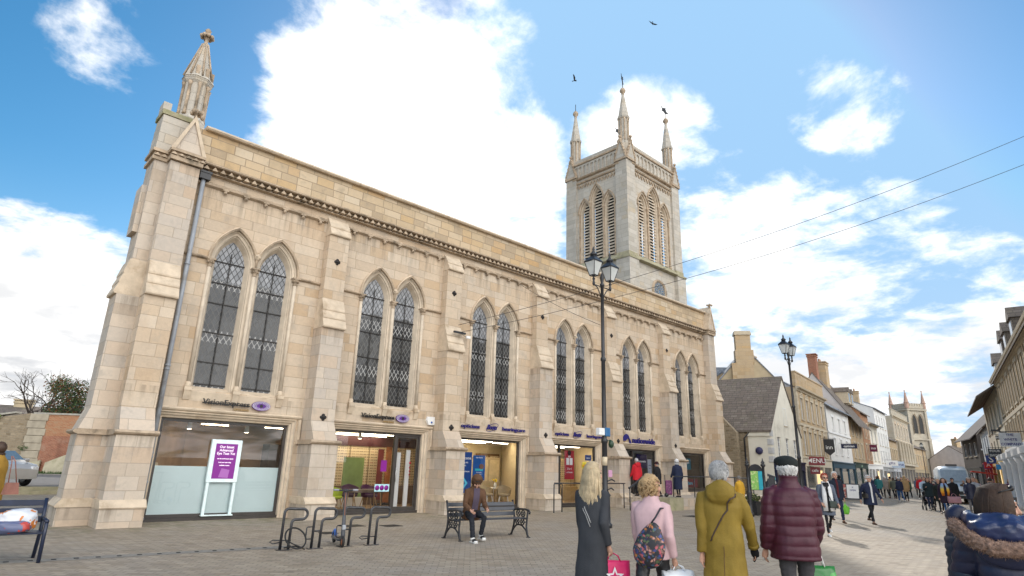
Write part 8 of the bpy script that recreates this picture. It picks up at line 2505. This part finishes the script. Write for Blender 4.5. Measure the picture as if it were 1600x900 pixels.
W_ = N['W']
cpos = W_ @ Vector((-.235, .145, 0))
K = person('small child in dark striped snowsuit carried on the hip of navy coat woman', (cpos.x, cpos.y), 12 - 75, .88, dict(m=plain('child_snowsuit', (.022, .035, .06), .5, 0, .15, 5, .2, 50), len=.42, fit=1.25, puff=.05, arm=1.35), (plain('child_trousers', (.50, .36, .30), .8), 1.2), leather('pale_child_shoe', (.6, .62, .60)), ('short', H_SANDY), ('hood', NAVYQ), .013, 0, 1, ((20, 20, 30), (12, 34, 20)), (20, 0), 1.0, sit=((60, 70), (20, 14)), z0=.58)
ka = K['arms'][1]
q = MB(); q.tube([ka[1].lerp(ka[2], .42), ka[1].lerp(ka[2], .60)], .050, 10); q.build('reflective_band', plain('pale_reflective', (.6, .62, .64), .4), K['t'])
q = MB(); q.ball(ka[2] + Vector((0, 0, -.02)), .04, None, 8); q.build('mitten', NAVYQ, K['t'])

# ---------------------------------------------------------------- seated man
D = person('seated man in brown hooded jacket looking down at phone on the bench', (3.30, -6.93), -108, 1.76, dict(m=cloth('brown_jacket', (.105, .056, .032), .8, .15, .3, 60), len=.38, fit=1.08, arm=1.1, wr=.012, ws=7, front=(cloth('mauve_grey_shirt', (.085, .066, .095)), .042)), (cloth('black_jeans', (.020, .022, .028)), 1.08), None, ('short', H_BLACK), ('hood', cloth('brown_jacket', (.105, .056, .032), .8, .15, .3, 60)), .016, 0, 1, ((24, 8, 62), (26, 10, 66)), (-8, 40), 1.02, lean=19, sit=((74, 62), (78, 96)))
q = MB(); q.ball((0, .058, -.082), .05, None, 12, (1.05, .8, .85)); q.xf(D['HM']); q.build('beard', H_BLACK, D['t'])
q = MB(); q.ball((0, .062, .068), .05, None, 12, (1.3, .75, .55)); q.xf(D['HM']); q.build('fringe', H_BLACK, D['t'])
hm_ = (D['hand'][0] + D['hand'][1]) / 2
ph = thing('mobile_phone', 'black mobile phone in the hands of seated man', 'phone', tuple(D['hand'][0] + Vector((.03, -.03, .02))), rad(-108 - 90))
q = MB(); q.bbox(-.036, .036, -.075, .075, -.004, .004, .003); q.xf(Matrix.Rotation(rad(35), 4, 'X')); q.build('case', BLACKL, ph)
q = MB(); q.box(-.032, .032, -.068, .068, .0045, .0055); q.xf(Matrix.Rotation(rad(35), 4, 'X')); q.build('screen', emit('phone_screen', (.6, .65, .75), .4), ph)
# chunky trainers: black and white
for (hp_, k2, a2) in []: pass
def trainers(info, sit, m1, m2):
    t = info['t']; S = info['S']
    for ch in [c for c in bpy.data.objects if c.parent == t and c.name.startswith('trousers')]:
        pass
sit_j = []
hipz = .50
for s, (tp_, kb) in zip((1, -1), ((74, 62), (78, 96))):
    hp = Vector((s * .06 * 1.76, 0, hipz)); sp = s * .10; kn = .245 * 1.76; an = .235 * 1.76
    k2 = hp + Vector((sp, math.sin(rad(tp_)), -math.cos(rad(tp_)))).normalized() * kn
    a2 = k2 + Vector((-sp * .2, math.sin(rad(tp_ - kb)), -math.cos(rad(tp_ - kb)))).normalized() * an
    sit_j.append(a2)
low = min(a.z for a in sit_j) - .045 * 1.76
for a in sit_j:
    a = a - Vector((0, 0, low)); g_ = a.z - .045 * 1.76
    q = MB(); q.bbox(a.x - .048, a.x + .048, a.y - .09, a.y + .20, g_, g_ + .035, .012, SHOEW); q.ball((a.x, a.y + .10, g_ + .055), .05, SHOEB, 12, (.95, 1.8, .85)); q.ball((a.x, a.y - .01, g_ + .085), .052, SHOEW, 12, (.95, 1.3, 1.1)); q.bbox(a.x - .045, a.x + .045, a.y + .15, a.y + .205, g_ + .02, g_ + .06, .012, SHOEW)
    q.build('shoe', SHOEW, D['t'])

# ---------------------------------------------------------------- walkers in the middle distance
A = person('red haired woman in sunglasses with long white scarf and blue-grey coat', (12.97, -11.31), 214, 1.70, dict(m=cloth('blue_grey_coat', (.10, .115, .15)), len=.48, fit=1.05, front=(BLACKC, .045)), (cloth('black_leggings', (.016, .016, .018)), .72), SHOEW, ('short', H_RED), None, .017, 17, 1, ((-4, 8, 50), (12, 8, 30)), (8, 0), .97, scarf=(WHITEC, .62), glasses=True)
q = thing('crossbody_bag', 'dark green crossbody bag on the red haired woman', 'handbag', tuple(A['W'] @ Vector((-.13, .19, A['hip'].z - .10))), A['t'].rotation_euler[2])
b = MB(); b.bbox(-.12, .12, -.04, .04, 0, .19, .02); b.build('bag_body', leather('dark_green_leather', (.022, .035, .028)), q)
b = MB(); b.tube([(.05, 0, .18), (.13, .0, .40), (.22, -.09, .66)], .010, 5); b.build('strap', BLACKC, q)
M2 = person('white haired man in navy zip jacket carrying a green bag', (18.71, -9.6), 222, 1.78, dict(m=cloth('dark_navy_jacket', (.016, .022, .036)), len=.37, fit=1.12, collar=.02, front=(cloth('dark_red_jumper', (.09, .02, .025)), .02)), (NAVYC, 1.05), SHOEBR, ('short', H_WHITE), None, .018, 14, -1, ((8, 8, 16), (-10, 9, 16)), (0, 0), 1.05)
tote(M2['hand'][1], .42, .34, .22, plain('lime_green_bag', (.13, .42, .03), .4, 0, .2, 4), 'lime green shopping bag held by the man in navy jacket', rad(20), .10, soft=.06, seed=2)
NW = person('woman in navy coat and pale grey knitted hat walking toward viewer', (19.47, -10.49), 226, 1.70, dict(m=NAVYC, len=.42, fit=1.14, flare=1.05, front=(WHITEC, .018)), (BLACKC, 1.0), SHOEBR, ('bob', H_WHITE), ('beanie', cloth('pale_grey_knit', (.38, .37, .36))), .018, 18, 1, ((-20, 16, 22), (20, 14, 14)), (14, 0), 1.05)
q = thing('handbag', 'small black handbag under the arm of navy coat woman in grey hat', 'handbag', tuple(NW['W'] @ Vector((.22, .10, NW['hip'].z + .03))), NW['t'].rotation_euler[2])
b = MB(); b.bbox(-.05, .05, -.13, .13, 0, .16, .02); b.build('bag_body', SHOEB, q)
b = MB(); b.tube([(0, -.08, .15), (0, 0, .26), (0, .08, .15)], .01, 5); b.build('strap', SHOEB, q)
person('person in mustard yellow coat and grey hat walking away by railings', (21.9, -4.27), 65, 1.50, dict(m=YELC, len=.42, fit=1.2, flare=1.1), (NAVYC, .95), SHOEB, ('short', H_GREY), ('beanie', cloth('dull_grey_knit', (.20, .19, .18))), .024, 12, 1)
person('person in long navy coat and white hat standing on the stone platform', (19.35, -2.55), 62, 1.66, dict(m=NAVYC, len=.62, fit=1.08), (BLACKC, .8), SHOEB, ('bob', H_GREY), ('beanie', WHITEC), .024, 4, 1, z0=.5)
person('person in bright red jacket entering the bank door', (18.0, -1.25), 75, 1.66, dict(m=REDC, len=.40, fit=1.15, hood=True), (BLACKC, 1.0), SHOEB, ('short', H_GREY), None, .024, 12, 1, z0=.5)
SP = person('person in dark hat and coat pulling a plum shopping trolley', (18.55, -2.0), 95, 1.52, dict(m=BLACKC, len=.46, fit=1.1), (BLACKC, 1.0), SHOEB, ('short', H_GREY), ('beanie', cloth('dark_plum_hat', (.04, .015, .02))), .026, 8, 1, z0=.5)
t = thing('shopping_trolley', 'plum patterned two-wheeled shopping trolley beside the bank steps', 'shopping trolley', (18.6, -2.55, .52), rad(30))
q = MB(); q.bbox(-.19, .19, -.14, .14, .10, .72, .03); q.build('bag', print_mat('plum_pattern', (.12, .02, .09), [(.25, .06, .18), (.06, .02, .08)], 12), t)
q = MB(); q.tube([(-.15, .15, .08), (-.15, .17, .95), (.15, .17, .95), (.15, .15, .08)], .012, 6); q.build('frame', DARKMETAL, t)
for s in (-1, 1):
    q = MB(); q.lathe([(.09, -.02), (.09, .02)], (0, 0, 0), 12); q.xf(Matrix.Translation((s * .2, .12, .09)) @ Matrix.Rotation(rad(90), 4, 'Y')); q.build('wheel', DARKMETAL, t)
OC = person('person in ochre coat with pink handbag behind the bench at left edge', (-5.08, -2.0), 150, 1.80, dict(m=OCHRE, len=.58, fit=1.2), (BLACKC, 1.0), SHOEB, ('bob', H_BROWN), None, .018, 8, 1, ((-6, 10, 10), (6, 10, 10)))
q = thing('handbag', 'dusty pink leather handbag hanging beside the ochre coat', 'handbag', tuple(Vector((-4.80, -2.5, .84))), rad(20))
b = MB(); b.prism([(-.13, 0), (.13, 0), (.09, .22), (-.09, .22)], 'y', -.05, .05); b.build('bag_body', leather('dusty_pink_leather', (.28, .12, .09)), q)
b = MB(); b.tube([(-.07, 0, .21), (-.10, .0, .62), (-.12, .02, .72)], .010, 5); b.tube([(.07, 0, .21), (-.04, .0, .62), (-.10, .02, .72)], .010, 5); b.build('strap', leather('dusty_pink_leather', (.28, .12, .09)), q)

# ---------------------------------------------------------------- the crowd up the street
G_ = 'people in the far crowd along the street'
PC = person('woman in dark teal coat and blue jeans raising a hand to her face', (33.4, -9.2), 205, 1.68, dict(m=cloth('dark_teal_coat', (.018, .03, .036)), len=.40, fit=1.12), (DKDENIM, .95), SHOEB, ('bob', H_BROWN), None, .028, 10, 1, ((10, 8, 110), (-8, 8, 14)))
F = person('woman in pale blue fleece pushing a black pushchair', (35.3, -8.6), 200, 1.72, dict(m=LBLUE, len=.38, fit=1.15), (BLACKC, .95), SHOEB, ('short', H_BROWN), None, .026, 10, 1, ((35, 8, 40), (35, 8, 40)))
t = thing('pushchair', 'black three-wheeled pushchair with a small child sitting in it', 'pushchair', (34.1, -8.95, 0), rad(200 - 90))
q = MB(); q.tube([(-.22, -.55, 1.02), (.22, -.55, 1.02)], .018, 6)
for s in (-1, 1): q.tube([(s * .22, -.55, 1.02), (s * .24, -.1, .62), (s * .24, .35, .22)], .018, 6); q.tube([(s * .24, -.1, .62), (s * .26, -.35, .15)], .018, 6)
q.build('frame', DARKMETAL, t)
q = MB(); q.ball((0, -.12, .60), .24, None, 12, (1, .9, .9)); q.ball((0, -.15, .88), .24, None, 12, (1, .8, .6)); q.bbox(-.22, .22, -.1, .28, .32, .46, .03); q.build('seat', BLACKC, t)
for (x, y) in ((-.26, -.36), (.26, -.36), (-.2, .42), (.2, .42)):
    q = MB(); q.lathe([(.11, -.03), (.13, -.02), (.13, .02), (.11, .03)], (0, 0, 0), 12); q.xf(Matrix.Translation((x, y, .13)) @ Matrix.Rotation(rad(90), 4, 'Y')); q.build('wheel', DARKMETAL, t)
cp_ = Matrix.Translation((34.1, -8.95, 0)) @ Matrix.Rotation(rad(110), 4, 'Z') @ Vector((0, .02, 0))
person('toddler in pale clothes sitting in the black pushchair', (cp_.x, cp_.y), 200, .80, dict(m=cloth('lilac_top', (.45, .40, .52)), len=.36, fit=1.2), (PINKC, 1.1), SHOEW, ('short', H_SANDY), None, .028, 0, 1, ((20, 8, 40), (20, 8, 40)), sit=((80, 60), (80, 60)), z0=.30)
tote(Vector((34.6, -9.45, 1.02)), .50, .42, .16, plain('turquoise_bag', (.02, .42, .52), .5, 0, .1), 'bright turquoise shopping bag hanging on the pushchair handle', rad(110), .12, soft=.04)
RB = person('woman in dark coat with rainbow ombre scarf and blue jeans', (28.2, -11.0), 208, 1.68, dict(m=cloth('dark_aubergine_coat', (.03, .02, .035)), len=.46, fit=1.08), (DENIM, .85), SHOEBR, ('long', H_BROWN, .25), None, .026, 14, 1, ((-8, 8, 14), (10, 10, 30)))
m, tt, bb = new_mat('rainbow_ombre')
tc = tt.new('ShaderNodeTexCoord'); z_ = tt.sep(tc.outputs['Object'])[2]
tt.link(tt.ramp(tt.math('DIVIDE', tt.math('SUBTRACT', z_, .85), .65), [(0, (.55, .06, .02)), (.3, (.75, .28, .02)), (.55, (.75, .50, .06)), (.75, (.25, .42, .60)), (1, (.35, .40, .65))]), bb.inputs['Base Color']); bb.inputs['Roughness'].default_value = .9
q = MB()
for s in (-1, 1): q.tube([Vector((s * .06, .05, RB['top'] + .05)), Vector((s * .11, .13, RB['top'] - .12)), Vector((s * .12, .15, RB['top'] - .30)), Vector((s * .10, .14, RB['top'] - .50))], .06, 8, None, True, rs=[.05, .07, .075, .05], flat=.4)
q.build('scarf', m, RB['t'])
tote(RB['hand'][1] + Vector((0, 0, .25)), .50, .28, .16, plain('dusty_rose_leather', (.42, .22, .25), .5, 0, .1), 'dusty rose handbag carried by the woman in rainbow scarf', rad(118), .14, 'handbag', 'handbag', soft=.05)
far = [
    ((56.8, -0.1), 40, LBLUE, .38, DKDENIM, ('bob', H_BROWN), None, 'dark haired person in pale blue jacket walking away down the street'),
    ((52.6, -1.8), 30, cloth('grey_brown_coat', (.22, .19, .17)), .42, BLACKC, ('short', H_WHITE), None, 'pale haired person in grey brown coat walking away'),
    ((52.9, -2.1), 60, KHAKI, .40, BLACKC, ('short', H_BLACK), None, 'dark haired person in khaki jacket with black trousers'),
    ((51.9, -2.6), 30, cloth('dark_sage_coat', (.09, .10, .08)), .42, BLACKC, ('bob', H_BROWN), None, 'dark haired person in sage coat next to khaki jacket person'),
    ((45.0, -4.8), 35, NAVYC, .36, DENIM, ('short', H_GREY), None, 'grey haired person in navy jacket and bright blue jeans walking away'),
    ((48.8, -4.0), 200, BLACKC, .44, BLACKC, ('bob', H_BLACK), None, 'person in black coat just behind the bright blue jeans'),
    ((51.4, -4.6), 210, REDC, .34, BLACKC, ('short', H_SANDY), None, 'person in red top partly hidden behind the pushchair woman'),
    ((31.0, -10.2), 212, cloth('black_green_coat', (.02, .026, .024)), .46, BLACKC, ('short', H_SANDY), None, 'sandy haired person in black-green coat beside the rainbow scarf woman'),
    ((39.0, -9.2), 205, BLACKC, .45, BLACKC, ('short', H_BLACK), ('cap', NAVYC), 'person in black coat and navy cap behind the rainbow scarf woman'),
    ((31.4, -11.4), 196, NAVYQ, .40, GREYC, ('bob', H_BROWN), ('cap', cloth('pale_cap', (.5, .47, .43))), 'person in navy puffer jacket and pale peaked cap'),
    ((33.6, -11.2), 200, cloth('pale_grey_hoodie', (.40, .42, .46)), .36, cloth('stone_trousers', (.38, .36, .33)), ('short', H_BROWN), None, 'person in pale grey hoodie and stone trousers behind navy puffer'),
    ((41.0, -9.7), 190, BLACKC, .42, DKDENIM, ('short', H_BROWN), ('cap', BLACKC), 'man in black jacket and black cap behind the pale cap person'),
    ((48.3, -8.0), 200, BROWNC, .42, BLACKC, ('short', H_GREY), None, 'grey haired person in brown jacket in front of the van side'),
    ((52.2, -7.4), 180, cloth('mid_blue_coat', (.05, .09, .22)), .42, BLACKC, ('short', H_BLACK), None, 'person in mid blue coat near the van'),
    ((44.0, -9.5), 200, PINKC, .40, BLACKC, ('bob', H_SANDY), None, 'person in pale pink coat near the red awning'),
    ((36.8, -11.4), 20, NAVYC, .42, BLACKC, ('short', H_BROWN), None, 'brown haired person in navy coat just above the fur hooded woman'),
    ((46.9, -10.8), 195, PURPC, .42, BLACKC, ('bob', H_BROWN), None, 'person in plum coat walking by the white columned shopfront'),
    ((62.6, 2.2), 210, NAVYC, .40, BLACKC, ('short', H_BROWN), None, 'person in navy coat far off outside the honey stone bank'),
    ((65.6, 2.6), 205, BLACKC, .40, BLACKC, ('short', H_GREY), None, 'grey haired person in black far down the street'),
    ((54.0, -3.1), 215, GREENC, .40, BLACKC, ('short', H_BLACK), None, 'person in dark green coat in the thick of crowd'),
    ((52.7, -4.8), 200, BEIGEC, .42, BLACKC, ('bob', H_SANDY), None, 'sandy haired person in beige coat in the thick of crowd'),
    ((48.0, -6.2), 200, NAVYC, .40, DKDENIM, ('short', H_BLACK), ('beanie', BLACKC), 'person in navy jacket and black beanie left of the van'),
    ((50.7, -5.8), 30, cloth('pale_stone_coat', (.5, .46, .4)), .42, BLACKC, ('short', H_WHITE), None, 'white haired person in pale stone coat left of the van'),
    ((62.4, -2.5), 200, BLACKC, .42, BLACKC, ('bob', H_BROWN), None, 'brown haired person in black coat far up the street'),
    ((64.4, -1.5), 200, WHITEC, .40, BLACKC, ('short', H_BLACK), None, 'dark haired person in white top far up the street'),
    ((71.1, -2.1), 190, GREYC, .40, BLACKC, ('short', H_BROWN), None, 'person in mid grey coat at far end of crowd'),
    ((77.0, -1.9), 190, NAVYC, .40, BLACKC, ('short', H_GREY), ('beanie', REDC), 'person in navy coat and red hat at far end of crowd'),
    ((68.7, -2.7), 190, BROWNC, .42, BLACKC, ('bob', H_BLACK), None, 'person in brown coat far up the street'),
    ((73.6, 3.6), 190, BLACKC, .40, BLACKC, ('short', H_BROWN), None, 'person in black at far end of crowd by buff terrace'),
    ((46.5, -0.3), 20, BLACKC, .44, BLACKC, ('short', H_BLACK), ('hood', BLACKC), 'person in black hooded coat by the teal shopfront'),
    ((80.0, 3.5), 190, cloth('rust_coat', (.30, .09, .03)), .42, BLACKC, ('bob', H_SANDY), None, 'person in rust coat at far end of crowd'),
    ((49.5, -2.2), 35, cloth('teal_jacket', (.03, .14, .15)), .38, BLACKC, ('bob', H_BROWN), None, 'person in teal jacket walking away among dark coats'),
    ((56.0, -1.8), 200, BLACKC, .42, DENIM, ('short', H_GREY), None, 'grey haired person in black coat and pale jeans far up the street'),
    ((47.2, -4.6), 30, cloth('camel_coat', (.33, .22, .11)), .44, BLACKC, ('bob', H_SANDY), None, 'sandy haired person in camel coat walking away'),
    ((58.5, -3.4), 195, cloth('bottle_green_coat', (.015, .06, .03)), .42, BLACKC, ('short', H_BROWN), None, 'person in bottle green coat far up the street'),
    ((60.5, -2.2), 205, cloth('slate_blue_coat', (.10, .14, .20)), .42, BLACKC, ('bob', H_BLACK), None, 'person in slate blue coat far up the street'),
    ((45.6, -6.6), 200, cloth('oatmeal_coat', (.45, .40, .32)), .44, BLACKC, ('short', H_BROWN), None, 'person in oatmeal coat just left of the van'),
    ((42.2, -8.2), 205, BLACKC, .40, GREYC, ('short', H_SANDY), None, 'sandy haired person in black jacket and grey trousers before the van'),
    ((38.0, -8.3), 200, cloth('dark_wine_coat', (.10, .015, .03)), .42, BLACKC, ('bob', H_BROWN), None, 'person in dark wine coat behind the pushchair woman'),
    ((44.2, -10.3), 190, NAVYC, .40, DKDENIM, ('short', H_WHITE), None, 'white haired person in navy jacket by the dark timbered house'),
    ((40.0, -10.8), 195, cloth('cobalt_jacket', (.04, .08, .32)), .38, BLACKC, ('short', H_BLACK), ('cap', NAVYC), 'person in cobalt jacket and navy cap right of the van'),
    ((66.5, -1.2), 200, BLACKC, .42, BLACKC, ('bob', H_SANDY), None, 'sandy haired person in black coat beyond the teal jacket'),
    ((53.8, -6.0), 20, cloth('lilac_coat', (.34, .27, .42)), .42, BLACKC, ('short', H_GREY), None, 'grey haired person in lilac coat beside the van'),
]
rr = random.Random(11)
for i, (p, az, cm, ln_, lm, hr, ht, lab) in enumerate(far):
    person(lab, p, az + rr.uniform(-12, 12), rr.uniform(1.58, 1.80), dict(m=cm, len=ln_, fit=rr.uniform(1.02, 1.2), seed=i), (lm, rr.uniform(.9, 1.08)), rr.choice((SHOEB, SHOEBR, SHOEW)), hr, ht, .034, rr.uniform(8, 18), rr.choice((-1, 1)),
           ((rr.uniform(-18, 18), 8, rr.uniform(8, 40)), (rr.uniform(-18, 18), 8, rr.uniform(8, 40))), (rr.uniform(-20, 20), rr.uniform(-8, 4)), rr.uniform(.95, 1.1), group=G_)
